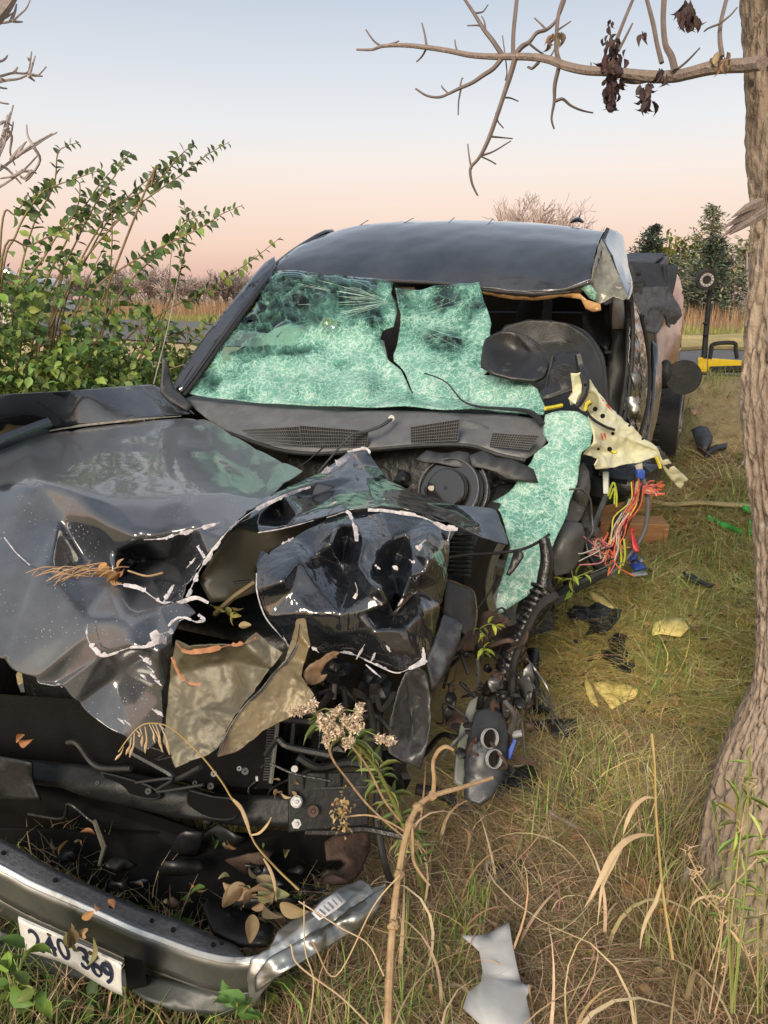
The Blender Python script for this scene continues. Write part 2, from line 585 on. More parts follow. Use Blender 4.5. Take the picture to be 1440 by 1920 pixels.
def thing(name, label, cat, loc, group=None):
    o = bpy.data.objects.new(name, None)
    o.empty_display_size = 0.1
    col.objects.link(o)
    o.location = loc
    return tag(o, label, cat, group)


class MB:
    """collects shapes that become ONE mesh object"""

    def __init__(self):
        self.v, self.f = [], []

    def add(self, verts, faces):
        b = len(self.v)
        self.v += [Vector(x) for x in verts]
        self.f += [tuple(i + b for i in f) for f in faces]
        return self

    def hexa(self, b4, t4):
        return self.add(list(b4) + list(t4), [(3, 2, 1, 0), (4, 5, 6, 7), (0, 1, 5, 4), (1, 2, 6, 5), (2, 3, 7, 6), (3, 0, 4, 7)])

    def box(self, c, sx, sy, sz, rot=None):
        c = Vector(c)
        m = rot or Matrix.Identity(3)
        q = [c + m @ Vector((x * sx / 2, y * sy / 2, z * sz / 2)) for z in (-1, 1) for x, y in ((-1, -1), (1, -1), (1, 1), (-1, 1))]
        return self.hexa(q[:4], q[4:])

    def tbox(self, s0, s1, t0, t1, h0, h1):     # box in the truck's frame
        q = [TK(s, t, h) for h in (h0, h1) for s, t in ((s0, t0), (s0, t1), (s1, t1), (s1, t0))]
        return self.hexa(q[:4], q[4:])

    def tube(self, pts, rad, n=8, caps=True, smooth=0, squash=1.0):
        pts = [Vector(p) for p in pts]
        if not hasattr(rad, '__len__'):
            rad = [rad] * len(pts)
        rad = list(rad)
        if smooth:
            pts, rad = catmull(pts, smooth, rad)
        k = len(pts)
        t0 = (pts[1] - pts[0]).normalized()
        up = Vector((0, 0, 1)) if abs(t0.z) < 0.9 else Vector((1, 0, 0))
        a = t0.cross(up).normalized()
        vs_, fs = [], []
        for i, p in enumerate(pts):
            t = (pts[min(i + 1, k - 1)] - pts[max(i - 1, 0)])
            if t.length < 1e-9:
                t = t0
            t = t.normalized()
            a = (a - t * a.dot(t))
            a = a.normalized() if a.length > 1e-6 else t.orthogonal().normalized()
            b = t.cross(a)
            for j in range(n):
                w = 2 * math.pi * j / n
                vs_.append(p + (a * math.cos(w) + b * (math.sin(w) * squash)) * rad[i])
        for i in range(k - 1):
            for j in range(n):
                fs.append((i * n + j, i * n + (j + 1) % n, (i + 1) * n + (j + 1) % n, (i + 1) * n + j))
        if caps:
            fs.append(tuple(range(n - 1, -1, -1)))
            fs.append(tuple((k - 1) * n + j for j in range(n)))
        return self.add(vs_, fs)

    def disc(self, c, nrm, r0, r1, depth, n=24):   # flat ring or disc with depth
        c, nrm = Vector(c), Vector(nrm).normalized()
        a = nrm.orthogonal().normalized()
        b = nrm.cross(a)
        vs_, fs = [], []
        for j in range(n):
            w = 2 * math.pi * j / n
            d = a * math.cos(w) + b * math.sin(w)
            vs_ += [c + d * r1, c + d * r1 + nrm * depth, c + d * r0 + nrm * depth, c + d * r0]
        for j in range(n):
            q = (j + 1) % n
            for k in range(4):
                fs.append((j * 4 + k, q * 4 + k, q * 4 + (k + 1) % 4, j * 4 + (k + 1) % 4))
        return self.add(vs_, fs)

    def blob(self, c, rx, ry, rz, amp=0.2, seed=0, n=10, m=14):
        c = Vector(c)
        vs_, fs = [], []
        for i in range(n + 1):
            th = math.pi * i / n
            for j in range(m):
                ph = 2 * math.pi * j / m
                d = Vector((math.sin(th) * math.cos(ph), math.sin(th) * math.sin(ph), math.cos(th)))
                k = 1 + amp * noise.noise(d * 1.8 + Vector((seed, seed * 1.7, 0)))
                vs_.append(c + Vector((d.x * rx, d.y * ry, d.z * rz)) * k)
        for i in range(n):
            for j in range(m):
                fs.append((i * m + j, (i + 1) * m + j, (i + 1) * m + (j + 1) % m, i * m + (j + 1) % m))
        return self.add(vs_, fs)

    def build(self, name, mat, parent=None, smooth=True, bevel=0.0, origin=None):
        o = link_mesh(name, self.v, self.f, mat, parent, smooth, origin)
        if bevel:
            bv = o.modifiers.new('bevel', 'BEVEL')
            bv.width = bevel
            bv.segments = 2
            bv.limit_method = 'ANGLE'
        if smooth:
            sharpen(o)
        return o


def sharpen(o, ang=40):
    me = o.data
    bm = bmesh.new()
    bm.from_mesh(me)
    lim = R(ang)
    for e in bm.edges:
        if len(e.link_faces) == 2 and e.calc_face_angle(0) > lim:
            e.smooth = False
    bm.to_mesh(me)
    bm.free()


def catmull(pts, n, rad=None):
    P_ = [pts[0] * 2 - pts[1]] + list(pts) + [pts[-1] * 2 - pts[-2]]
    out, ro = [], []
    for i in range(1, len(P_) - 2):
        for k in range(n):
            t = k / n
            a, b, c, d = P_[i - 1], P_[i], P_[i + 1], P_[i + 2]
            out.append(0.5 * ((2 * b) + (c - a) * t + (2 * a - 5 * b + 4 * c - d) * t * t + (3 * b - a - 3 * c + d) * t ** 3))
            if rad is not None:
                ro.append(rad[i - 1] * (1 - t) + rad[i] * t)
    out.append(pts[-1])
    if rad is not None:
        ro.append(rad[-1])
        return out, ro
    return out


_dent = {}


def dent_tex(size):
    if size not in _dent:
        t = bpy.data.textures.new('dents', 'CLOUDS')
        t.noise_scale = size
        t.noise_depth = 3
        _dent[size] = t
    return _dent[size]


def sheet(name, outline, inner=(), creases=(), mat=None, parent=None, sub=3, thick=0.002, dent=0.0, dsize=0.12, facet=0, edge=0.75, holes=(), fill=0.0, dens=None, jag=0.0, crs=0.85, soft=1.0, cols=None):
    """a piece of sheet metal / plastic / glass through given places: triangulated between them, subdivided, given thickness.
    outline: places round its rim; inner: places inside; creases: pairs of indices (outline first, then inner) kept sharp"""
    outline = [Vector(p) for p in outline]
    dens_o = None
    if jag:                                   # ragged torn rim
        new, nd = [], []
        k = len(outline)
        for i in range(k):
            a, b = outline[i], outline[(i + 1) % k]
            m = max(1, int((b - a).length / 0.035))
            for j in range(m):
                f = j / m
                p = a.lerp(b, f)
                if j:
                    p = p + (b - a).normalized().cross((EYE - p).normalized()) * random.uniform(-jag, jag)
                new.append(p)
                if dens is not None:
                    nd.append(dens[i] * (1 - f) + dens[(i + 1) % k] * f)
        if dens is not None:
            dens_o = nd + list(dens[k:])
        outline = new
        assert not creases
    elif dens is not None:
        dens_o = list(dens)
    inner = [Vector(p) for p in inner]
    P3 = outline + inner
    no = len(outline)
    P2 = [Vector(proj(p)) for p in P3]
    if fill:                                   # extra places inside so that a big panel is finely divided
        vals = dens_o
        x0, x1 = min(p.x for p in P2), max(p.x for p in P2)
        y0, y1 = min(p.y for p in P2), max(p.y for p in P2)
        poly = P2[:no]
        base2, base3 = list(P2), list(P3)
        yy = y0 + fill / 2
        while yy < y1:
            xx = x0 + fill / 2
            while xx < x1:
                q = Vector((xx + random.uniform(-.25, .25) * fill, yy + random.uniform(-.25, .25) * fill))
                if inside(q, poly) and min((q - b).length for b in base2) > fill * 0.55:
                    w = [1.0 / ((q - b).length_squared + 4.0) ** 1.6 for b in base2]
                    ws = sum(w)
                    dist = sum(wi * ((b - EYE).length) for wi, b in zip(w, base3)) / ws
                    d = ray(q.x, q.y).normalized()
                    P2.append(q)
                    P3.append(EYE + d * dist)
                    if vals is not None:
                        vals.append(sum(wi * v for wi, v in zip(w, vals[:len(base2)])) / ws)
                xx += fill
            yy += fill
    edges = [(i, (i + 1) % no) for i in range(no)] + [tuple(c) for c in creases]
    v2, e2, f2, ov, oe, of = delaunay_2d_cdt(P2, edges, [], 1, 1e-4)
    V3, dv = [], []
    for i, p in enumerate(v2):
        if ov[i]:
            V3.append(P3[ov[i][0]])
            if dens_o is not None:
                dv.append(dens_o[ov[i][0]])
        else:
            w = [1.0 / ((Vector(p) - b).length_squared + 0.01) ** 1.5 for b in P2]
            dist = sum(wi * ((b - EYE).length) for wi, b in zip(w, P3)) / sum(w)
            V3.append(EYE + ray(p.x, p.y).normalized() * dist)
            if dens_o is not None:
                dv.append(sum(wi * v for wi, v in zip(w, dens_o)) / sum(w))
    f2 = [tuple(reversed(f)) for f in f2]
    o = link_mesh(name, V3, f2, mat, parent)
    me = o.data
    crset = set()
    for a, b in creases:
        crset.add(frozenset((a, b)))
    ec = me.attributes.new('crease_edge', 'FLOAT', 'EDGE')
    nface = {}
    for poly_ in me.polygons:
        for k in poly_.edge_keys:
            nface[k] = nface.get(k, 0) + 1
    inv = {}
    for i, lst in enumerate(ov):
        for q in lst:
            inv[q] = i
    crv = {frozenset((inv.get(a, -1), inv.get(b, -2))) for a, b in creases}
    for e in me.edges:
        k = tuple(sorted(e.vertices))
        if frozenset(k) in crv:
            ec.data[e.index].value = crs
        elif nface.get(k, 0) == 1:
            ec.data[e.index].value = edge
    cv = me.attributes.new('crease_vert', 'FLOAT', 'POINT')
    for i in range(no):
        if i in inv:
            cv.data[inv[i]].value = edge
    if dens_o is not None:
        at = me.attributes.new('dens', 'FLOAT', 'POINT')
        at.data.foreach_set('value', np.array(dv, dtype=np.float32))
    if sub:
        sm = o.modifiers.new('round', 'SUBSURF')
        sm.levels = sm.render_levels = sub
        sm.boundary_smooth = 'ALL'
        if facet:                              # flat fields that meet in tight rounded folds, as beaten sheet steel does
            sm.subdivision_type = 'SIMPLE'
            sm.levels = sm.render_levels = sub + 1
            fs_ = o.modifiers.new('fold', 'SMOOTH')
            fs_.factor = 0.5
            fs_.iterations = facet
    if dent:
        dm = o.modifiers.new('dents', 'DISPLACE')
        dm.texture = dent_tex(dsize)
        dm.strength = dent
        dm.mid_level = 0.5
        dm.texture_coords = 'LOCAL'
    if thick:
        so = o.modifiers.new('gauge', 'SOLIDIFY')
        so.thickness = thick
        so.offset = 0
    return o


def inside(q, poly):
    c = False
    j = len(poly) - 1
    for i in range(len(poly)):
        a, b = poly[i], poly[j]
        if (a.y > q.y) != (b.y > q.y) and q.x < (b.x - a.x) * (q.y - a.y) / (b.y - a.y + 1e-12) + a.x:
            c = not c
        j = i
    return c


def flake(name, pts, widths, mat, parent, lift=0.004, jag=0.35, seg=8, kind=None):
    """an irregular strip (bare primer, sealer) lying on sheet metal: pts along its middle, widths in metres"""
    rs = random.Random(len(pts) * 131 + int(pts[0].x * 1000))
    P_, W = catmull([Vector(p) for p in pts], seg, list(widths))
    vs_, fs = [], []
    ja = jb = 1.0
    ha = hb = hg = 0
    jg = 1
    for i, p in enumerate(P_):
        t = (P_[min(i + 1, len(P_) - 1)] - P_[max(i - 1, 0)]).normalized()
        e = (EYE - p).normalized()
        sd_ = t.cross(e).normalized()
        p2 = p + e * lift
        if ha <= 0:                              # one rim runs on, the other breaks off in steps
            ja, ha = 1 + rs.uniform(-jag, jag) * .5, rs.randint(2, 7)
        if hb <= 0:
            jb, hb = max(.08, 1 + rs.uniform(-1.7, 2.0) * jag), rs.choice((1, 1, 2, 3, 5, 7))
        ha, hb = ha - 1, hb - 1
        if hg <= 0:                              # and here and there it is missing altogether
            jg, hg = rs.choice((1, 1, 1, .12)), rs.randint(3, 9)
        hg -= 1
        w = W[i] * .5 * jg
        vs_ += [p2 + sd_ * w * ja, p2 + e * .0006, p2 - sd_ * w * jb]
    for i in range(len(P_) - 1):
        for k in (0, 1):
            fs.append((i * 3 + k, i * 3 + k + 1, i * 3 + k + 4, i * 3 + k + 3))
    o = link_mesh(name, vs_, fs, mat, parent, smooth=False)
    so = o.modifiers.new('gauge', 'SOLIDIFY')
    so.thickness = 0.0008
    return o


def np_mesh(name, verts, quads, tints, mat, parent=None, kind='stuff', origin=(0, 0, 0)):
    me = bpy.data.meshes.new(name)
    nv, nq, k = len(verts), len(quads), quads.shape[1]
    off = np.array(parent_world(parent) if parent is not None else origin, dtype=np.float64)
    me.vertices.add(nv)
    me.vertices.foreach_set('co', (verts - off).astype(np.float32).ravel())
    me.loops.add(nq * k)
    me.loops.foreach_set('vertex_index', quads.astype(np.int32).ravel())
    me.polygons.add(nq)
    me.polygons.foreach_set('loop_start', np.arange(0, nq * k, k, dtype=np.int32))
    me.polygons.foreach_set('loop_total', np.full(nq, k, dtype=np.int32))
    me.update(calc_edges=True)
    me.polygons.foreach_set('use_smooth', np.ones(nq, dtype=bool))
    a = me.color_attributes.new('tint', 'FLOAT_COLOR', 'POINT')
    c4 = np.ones((nv, 4), dtype=np.float32)
    c4[:, :3] = tints
    a.data.foreach_set('color', c4.ravel())
    me.materials.append(mat)
    o = bpy.data.objects.new(name, me)
    col.objects.link(o)
    if parent is not None:
        o.parent = parent
    else:
        o.location = origin
    if kind:
        o['kind'] = kind
    return o


def blades(pos, height, width, lean, az, tint, nseg=4, curl=1.0, twist=None, b0=0.25):
    """many grass blades: arcs that bend over. returns verts, quads, tints"""
    n = len(pos)
    t = np.linspace(0, 1, nseg + 1)
    az2 = az if twist is None else az
    ang = lean[:, None] * (b0 + curl * t[None, :] ** 1.3)          # angle from vertical
    ds = height[:, None] / nseg
    dx = np.concatenate([np.zeros((n, 1)), np.cumsum(np.sin(ang[:, :-1]) * ds, 1)], 1)
    dz = np.concatenate([np.zeros((n, 1)), np.cumsum(np.cos(ang[:, :-1]) * ds, 1)], 1)
    aa = az2[:, None] + (0 if twist is None else twist[:, None] * t[None, :])
    cx = pos[:, 0:1] + dx * np.cos(aa)
    cy = pos[:, 1:2] + dx * np.sin(aa)
    cz = pos[:, 2:3] + dz
    w = width[:, None] * np.clip(1.15 - t[None, :] ** 1.5 * 1.1, 0.04, 1) * 0.5
    sx, sy = -np.sin(aa), np.cos(aa)
    L = np.stack([cx + sx * w, cy + sy * w, cz], -1)
    Rr = np.stack([cx - sx * w, cy - sy * w, cz], -1)
    V_ = np.stack([L, Rr], 2).reshape(n, (nseg + 1) * 2, 3)
    base = (np.arange(n) * (nseg + 1) * 2)[:, None]
    q = []
    for i in range(nseg):
        q.append(np.stack([base[:, 0] + 2 * i, base[:, 0] + 2 * i + 1, base[:, 0] + 2 * i + 3, base[:, 0] + 2 * i + 2], -1))
    Q = np.stack(q, 1).reshape(-1, 4)
    C_ = np.repeat(tint[:, None, :], (nseg + 1) * 2, 1)
    return V_.reshape(-1, 3), Q, C_.reshape(-1, 3)


LEAF_V = np.array([[0, 0, 0], [-.30, .26, .07], [0, .30, 0], [.30, .26, .07], [-.34, .55, .08], [0, .60, -.02], [.34, .55, .08], [-.16, .84, .02], [0, .86, -.05], [.16, .84, .02], [0, 1.05, -.14]])
LEAF_Q = np.array([[0, 2, 1, 1], [0, 3, 2, 2], [1, 2, 5, 4], [2, 3, 6, 5], [4, 5, 8, 7], [5, 6, 9, 8], [7, 8, 10, 10], [8, 9, 10, 10]])


def leaf_cloud(pos, dirs, size, tint, roll=None, wide=1.0, flat=1.0):
    """many leaves as verts + quads; dirs: where each leaf points"""
    n = len(pos)
    d = dirs / np.linalg.norm(dirs, axis=1, keepdims=True)
    up = np.tile(np.array([0, 0, 1.0]), (n, 1)) + rng.normal(0, 0.35, (n, 3))
    s = np.cross(d, up)
    s /= np.linalg.norm(s, axis=1, keepdims=True) + 1e-9
    u = np.cross(s, d)
    if roll is not None:
        cs, sn = np.cos(roll)[:, None], np.sin(roll)[:, None]
        s, u = s * cs + u * sn, u * cs - s * sn
    V_ = pos[:, None, :] + size[:, None, None] * (LEAF_V[None, :, 0:1] * wide * s[:, None, :] + LEAF_V[None, :, 1:2] * d[:, None, :] + LEAF_V[None, :, 2:3] * flat * u[:, None, :])
    # triangles only, so that no face repeats a corner
    tri = np.array([[0, 2, 1], [0, 3, 2], [1, 2, 5], [1, 5, 4], [2, 3, 6], [2, 6, 5], [4, 5, 8], [4, 8, 7], [5, 6, 9], [5, 9, 8], [7, 8, 10], [8, 9, 10]])
    Q = (np.arange(n) * len(LEAF_V))[:, None, None] + tri[None]
    C_ = np.repeat(tint[:, None, :], len(LEAF_V), 1)
    return V_.reshape(-1, 3), Q.reshape(-1, 3), C_.reshape(-1, 3)


def pick(cols, n, jit=0.18):
    c = np.array(cols)[rng.integers(0, len(cols), n)]
    return np.clip(c * (1 + rng.normal(0, jit, (n, 1))) * (1 + rng.normal(0, jit * 0.35, (n, 3))), 0.004, 0.9)

# ================================================================== THE SETTING
def ground_sheet():
    rr = np.concatenate([np.linspace(0.0, 9, 91), 9 * (1.09 ** np.arange(1, 52))])
    na = 220
    aa = np.linspace(0, 2 * math.pi, na, endpoint=False)
    vs_, fs = [(0, 2.0, float(hz(0, 2.0)))], []
    for r in rr[1:]:
        for a in aa:
            x, y = r * math.sin(a), 2.0 + r * math.cos(a)
            z = float(hz(x, y))
            if r < 14:
                z += 0.010 * noise.noise(Vector((x * 4, y * 4, 0))) + 0.008 * noise.noise(Vector((x * 13, y * 13, 3))) - .012
                q = qdist(x, y)
                if -0.3 < q < 6.6:
                    z = min(z, 0.872)
            vs_.append((x, y, z))
    for j in range(na):
        fs.append((0, 1 + (j + 1) % na, 1 + j))
    for i in range(len(rr) - 2):
        for j in range(na):
            a, b = 1 + i * na + j, 1 + i * na + (j + 1) % na
            fs.append((a, b, b + na, a + na))
    m = pmat('soil_and_thatch', (0.30, 0.235, 0.115), (0.40, 0.315, 0.15), 30, 0.95, bump=0.6, bscale=60, c3=(0.17, 0.125, 0.07))
    o = link_mesh('ground', vs_, fs, m, None, origin=(0, 2, 0))
    tag(o, kind='structure')


def strip(name, q0, q1, z, mat, half=260, n=60, dz=0.0):
    vs_, fs = [], []
    for i in range(n + 1):
        u = -half + 2 * half * i / n
        for q in (q0, q1):
            p = QA + QT * u + QN * q
            vs_.append((p.x, p.y, z + dz))
    for i in range(n):
        fs.append((2 * i, 2 * i + 1, 2 * i + 3, 2 * i + 2))
    fs = [tuple(reversed(f)) for f in fs]
    return link_mesh(name, vs_, fs, mat, None)


ground_sheet()
tag(strip('road', 0.0, 6.3, 0.884, M['asphalt']), kind='structure')
M['verge'] = pmat('verge_thatch', (0.20, 0.19, 0.065), (0.15, 0.13, 0.05), 3, 0.95, bump=0.5, bscale=30)
M['fieldm'] = pmat('dry_field', (0.24, 0.15, 0.085), (0.19, 0.125, 0.07), 0.6, 0.95, bump=0.5, bscale=8, c3=(0.26, 0.19, 0.10))
tag(strip('verge', 6.3, 9.4, 0.886, M['verge']), kind='structure')
tag(strip('field', 9.4, 320, 0.888, M['fieldm'], half=400), kind='structure')


def qpt(u, q, z=None):
    x = QA.x + QT.x * u + QN.x * q
    y = QA.y + QT.y * u + QN.y * q
    return x, y


# ---- tall dry field grass beyond the road (nobody could count it)
def field_grass():
    n = 30000
    q = 9.0 + rng.random(n) ** 1.7 * 26
    u = rng.uniform(-16, 60, n)
    x, y = qpt(u, q)
    pos = np.stack([x, y, np.full(n, 0.885)], 1)
    h = rng.uniform(0.30, 0.75, n) * np.where(u < 2, 1.5, 0.8)
    V_, Q, C_ = blades(pos, h, rng.uniform(0.008, 0.02, n), rng.uniform(0.05, 0.45, n), rng.uniform(0, 6.28, n),
                       pick([(0.36, 0.22, 0.12), (0.30, 0.17, 0.095), (0.42, 0.29, 0.16), (0.24, 0.15, 0.085)], n, 0.15), 3)
    np_mesh('field_grass', V_, Q, C_, M['blade'], origin=(0, 20, 0.9))
    n = 17000
    q = rng.uniform(6.3, 9.4, n)
    u = rng.uniform(-10, 34, n)
    x, y = qpt(u, q)
    pos = np.stack([x, y, np.full(n, 0.884)], 1)
    V_, Q, C_ = blades(pos, rng.uniform(0.07, 0.2, n), rng.uniform(0.006, 0.014, n), rng.uniform(0.1, 0.9, n), rng.uniform(0, 6.28, n),
                       pick([(0.30, 0.29, 0.08), (0.22, 0.24, 0.065), (0.38, 0.33, 0.12)], n, 0.15), 3)
    np_mesh('verge_grass', V_, Q, C_, M['blade'], origin=(0, 15, 0.9))


field_grass()


# ---- trees
def grow(mb, p, d, length, rad, depth, spread=0.6, droop=0.0, tips=None, nseg=5, sides=5, kids=(2, 4), wob=0.18, minr=0.0012, shrink=0.62, up=0.0):
    pts, rads = [p.copy()], [rad]
    cur = d.normalized()
    for i in range(nseg):
        cur = (cur + Vector((random.gauss(0, wob), random.gauss(0, wob), random.gauss(0, wob) - droop + up))).normalized()
        pts.append(pts[-1] + cur * length / nseg)
        rads.append(max(minr, rad * (1 - 0.62 * (i + 1) / nseg)))
    mb.tube(pts, rads, sides if depth > 0 else 3, caps=False)
    if tips is not None and depth <= 1:
        tips += [(pts[-1].copy(), cur.copy())] + [(pts[k].copy(), cur.copy()) for k in (2, 3) if depth == 0]
    if depth > 0:
        for k in range(random.randint(*kids)):
            i = random.randint(1, nseg)
            q = pts[i]
            ax = cur.orthogonal()
            ax.rotate(Quaternion(cur, random.uniform(0, 6.28)))
            nd = (cur + ax * random.uniform(0.4, 1.0) * spread * 2).normalized()
            grow(mb, q, nd, length * random.uniform(shrink - .12, shrink + .1), rads[i] * 0.7, depth - 1, spread, droop, tips, max(3, nseg - 1), sides, kids, wob, minr, shrink, up)


def bare_tree(name, base, height, label, group, mat, depth=4, rad=0.05, stems=1, spread=0.5, kids=(3, 5), minr=0.006, sides=4):
    t = thing(name, label, 'tree', base, group)
    b = Vector(base)
    tr = MB()
    crown = MB()
    for s_ in range(stems):
        lean = Vector((random.uniform(-.35, .35), random.uniform(-.35, .35), 1)) if stems > 1 else Vector((0, 0, 1))
        st = b + Vector((random.uniform(-.3, .3), random.uniform(-.3, .3), 0)) * (stems > 1)
        pts = [st, st + lean * height * 0.2, st + lean * height * 0.42]
        tr.tube(pts, [rad, rad * 0.8, rad * 0.6], 6, smooth=2)
        for k in range(random.randint(6, 8)):
            q = pts[1].lerp(pts[2], random.random())
            a = random.uniform(0, 6.28)
            d = Vector((math.cos(a) * spread, math.sin(a) * spread, 0.75)) + lean * 0.3
            grow(crown, q, d, height * random.uniform(0.30, 0.45), rad * 0.5, depth - 1, spread * 0.55, 0, None, 4, sides, kids, 0.12, minr, 0.62, 0.05)
    tr.build('trunk', mat, t)
    crown.build('branch', mat, t)
    return t


def conifer(base, height, width, label, cols, group, nwh=16, clump=1.0, open_=0.0):
    t = thing('conifer_tree', label, 'tree', base, group)
    b = Vector(base)
    tr = MB()
    tr.tube([b, b + Vector((0, 0, height * .5)), b + Vector((0.05, 0, height))], [height * .028, height * .018, height * .004], 7)
    tr.build('trunk', M['bark_far'], t)
    br = MB()
    pos, dirs, size = [], [], []
    for i in range(nwh):
        f = (i + 0.5) / nwh
        z = height * (0.08 + 0.92 * f)
        reach = width * (1 - f) ** 0.75 * random.uniform(0.7, 1.1) + 0.08
        for k in range(random.randint(5, 7)):
            if random.random() < open_:
                continue
            a = random.uniform(0, 6.28)
            L = reach * random.uniform(0.55, 1.15)
            d = Vector((math.cos(a), math.sin(a), random.uniform(0.0, 0.45)))
            p0 = b + Vector((0, 0, z))
            pts = [p0 + d * L * q + Vector((0, 0, -0.10 * L * q * q)) for q in (0, .5, 1)]
            br.tube(pts, [0.02, 0.012, 0.005], 3, caps=False)
            m = int(60 * clump * (L / width + 0.4))
            for j in range(m):
                q = random.uniform(0.15, 1.05)
                c = pts[0].lerp(pts[2], q) + Vector((random.gauss(0, .09), random.gauss(0, .09), random.gauss(0, .07))) * (0.6 + L)
                pos.append(c)
                dirs.append(Vector((d.x + random.gauss(0, .6), d.y + random.gauss(0, .6), random.gauss(0.25, .5))))
                size.append(random.uniform(0.07, 0.17))
    br.build('branch', M['bark_far'], t)
    n = len(pos)
    V_, Q, C_ = leaf_cloud(np.array(pos), np.array(dirs), np.array(size), pick(cols, n, 0.22), wide=0.55)
    np_mesh('needles', V_, Q, C_, M['far'], t)
    return t


def leafy_tree(base, height, width, label, cols, group, n=1600, leaf=(0.12, 0.28)):
    t = thing('leafy_tree', label, 'tree', base, group)
    b = Vector(base)
    tr = MB()
    tr.tube([b, b + Vector((0.1, 0, height * .4)), b + Vector((0, 0.1, height * .75))], [height * .03, height * .02, height * .008], 7)
    tr.build('trunk', M['bark_far'], t)
    br = MB()
    tips = []
    for k in range(12):
        a = random.uniform(0, 6.28)
        f = random.uniform(.2, .7)
        grow(br, b + Vector((0, 0, height * f)), Vector((math.cos(a), math.sin(a), random.uniform(.3, 1.2))), width * random.uniform(.7, 1.1), height * .009, 2, .5, 0, tips, 4, 4, (2, 4), .15, .004)
    br.build('branch', M['bark_far'], t)
    P_, D_ = [], []
    for j in range(n):
        p, d = random.choice(tips)
        P_.append(p + Vector((random.gauss(0, .22), random.gauss(0, .22), random.gauss(0, .2))) * width * .35)
        D_.append(d + Vector((random.gauss(0, .7), random.gauss(0, .7), random.gauss(-.2, .6))))
    V_, Q, C_ = leaf_cloud(np.array(P_), np.array(D_), rng.uniform(*leaf, n), pick(cols, n, 0.25), wide=0.9)
    np_mesh('leaves', V_, Q, C_, M['far'], t)
    return t


M['bark_far'] = pmat('far_bark', (0.29, 0.25, 0.225), (0.23, 0.195, 0.175), 6, 0.95)
M['bark_haze'] = pmat('bare_thicket_bark', (0.38, 0.31, 0.28), (0.31, 0.25, 0.23), 3, 0.95)
GT = 'trees standing beyond the road'

# right-hand background
bare_tree('bare_tree', (Y(1003, 560, 34).x, 34, .88), 4.4, 'pale leafless tree whose rounded twiggy top shows just above the truck roof', GT, pmat('pale_bark', (0.42, 0.33, 0.29), (0.36, 0.28, 0.25), 5, 0.95), depth=4, rad=0.06, stems=6, spread=0.6, kids=(4, 5), minr=0.011, sides=3)
DG = [(0.09, 0.125, 0.10), (0.12, 0.16, 0.12), (0.07, 0.10, 0.085)]
LG = [(0.29, 0.32, 0.20), (0.23, 0.27, 0.17), (0.36, 0.36, 0.23), (0.17, 0.21, 0.15)]
YG = [(0.22, 0.23, 0.06), (0.16, 0.18, 0.06), (0.28, 0.26, 0.07)]
BG = [(0.34, 0.30, 0.20), (0.26, 0.25, 0.165), (0.38, 0.32, 0.22)]


def ground_at(px, y):
    p = Y(px, 560, y)
    return (p.x, p.y, 0.88)


conifer(ground_at(1212, 26), 2.9, 1.3, 'dark spiky conifer just behind the truck bed', DG, GT, 13, 1.4)
conifer(ground_at(1318, 25), 3.4, 1.35, 'tallest of the far trees, an open grey green pine behind the scene light', LG, GT, 17, 0.95, 0.15)
conifer(ground_at(1330, 23), 2.3, 1.2, 'low dense conifer in front of the tallest pine', DG + LG[:1], GT, 12, 1.2)
leafy_tree(ground_at(1256, 27), 2.3, 1.0, 'yellow green tree between the dark conifer and the tallest pine', YG, GT, 1100)
leafy_tree(ground_at(1392, 24), 2.7, 1.1, 'brownish green thinning tree beside the bark of the near trunk', BG, GT, 1200)
leafy_tree(ground_at(1450, 26), 2.9, 1.2, 'brownish green tree mostly behind the near trunk', BG + LG, GT, 1200)
leafy_tree(ground_at(1290, 29), 2.2, 1.3, 'low olive tree behind the round lamp of the scene light', LG + BG, GT, 1200)
leafy_tree(ground_at(1180, 30), 1.9, 1.0, 'low olive tree beside the truck bed corner', LG + DG, GT, 900)

# left-hand thicket: individual leafless trees in a row
GL = 'bare trees along the far edge of the field'
for i, (px, top, y, st) in enumerate([(238, 497, 46, 4), (272, 480, 44, 5), (300, 488, 47, 4), (330, 500, 43, 5), (365, 507, 46, 4), (398, 500, 44, 4), (432, 492, 45, 5), (462, 496, 47, 5),
                                      (205, 492, 45, 4), (165, 500, 47, 4), (120, 497, 46, 4), (70, 500, 46, 4), (490, 505, 46, 4)]):
    p = Y(px, 545, y)
    h = Y(px, top, y).z - 0.88
    nth = ['first', 'second', 'third', 'fourth', 'fifth', 'sixth', 'seventh', 'eighth', 'ninth', 'tenth', 'eleventh', 'twelfth', 'last'][[70, 120, 165, 205, 238, 272, 300, 330, 365, 398, 432, 462, 490].index(px)]
    lab = ['grey brown leafless tree, %s from the left in the far thicket', 'reddish leafless tree, %s from the left in the far thicket'][i % 2] % nth
    bare_tree('bare_tree', (p.x, p.y, 0.88), h * .84, lab, GL, M['bark_haze'] if i % 2 else M['bark_far'], depth=3, rad=0.06, stems=st, spread=0.75, kids=(4, 5), minr=0.016, sides=3)


# far wood: reads as one mass
def far_wood():
    n = 10000
    q = rng.uniform(44, 60, n)
    u = rng.uniform(-40, 95, n)
    x, y = qpt(u, q)
    z = 0.9 + rng.random(n) ** 1.4 * (2.0 + 0.9 * np.sin(u * .55) + .6 * np.sin(u * 1.3))
    V_, Q, C_ = leaf_cloud(np.stack([x, y, z], 1), rng.normal(0, 1, (n, 3)) + np.array([0, 0, .6]), rng.uniform(.25, .6, n),
                           pick([(0.34, 0.28, 0.24), (0.28, 0.245, 0.20), (0.38, 0.30, 0.26), (0.27, 0.26, 0.18)], n, .2), wide=.6)
    np_mesh('far_wood', V_, Q, C_, M['far'], origin=(0, 50, .9))


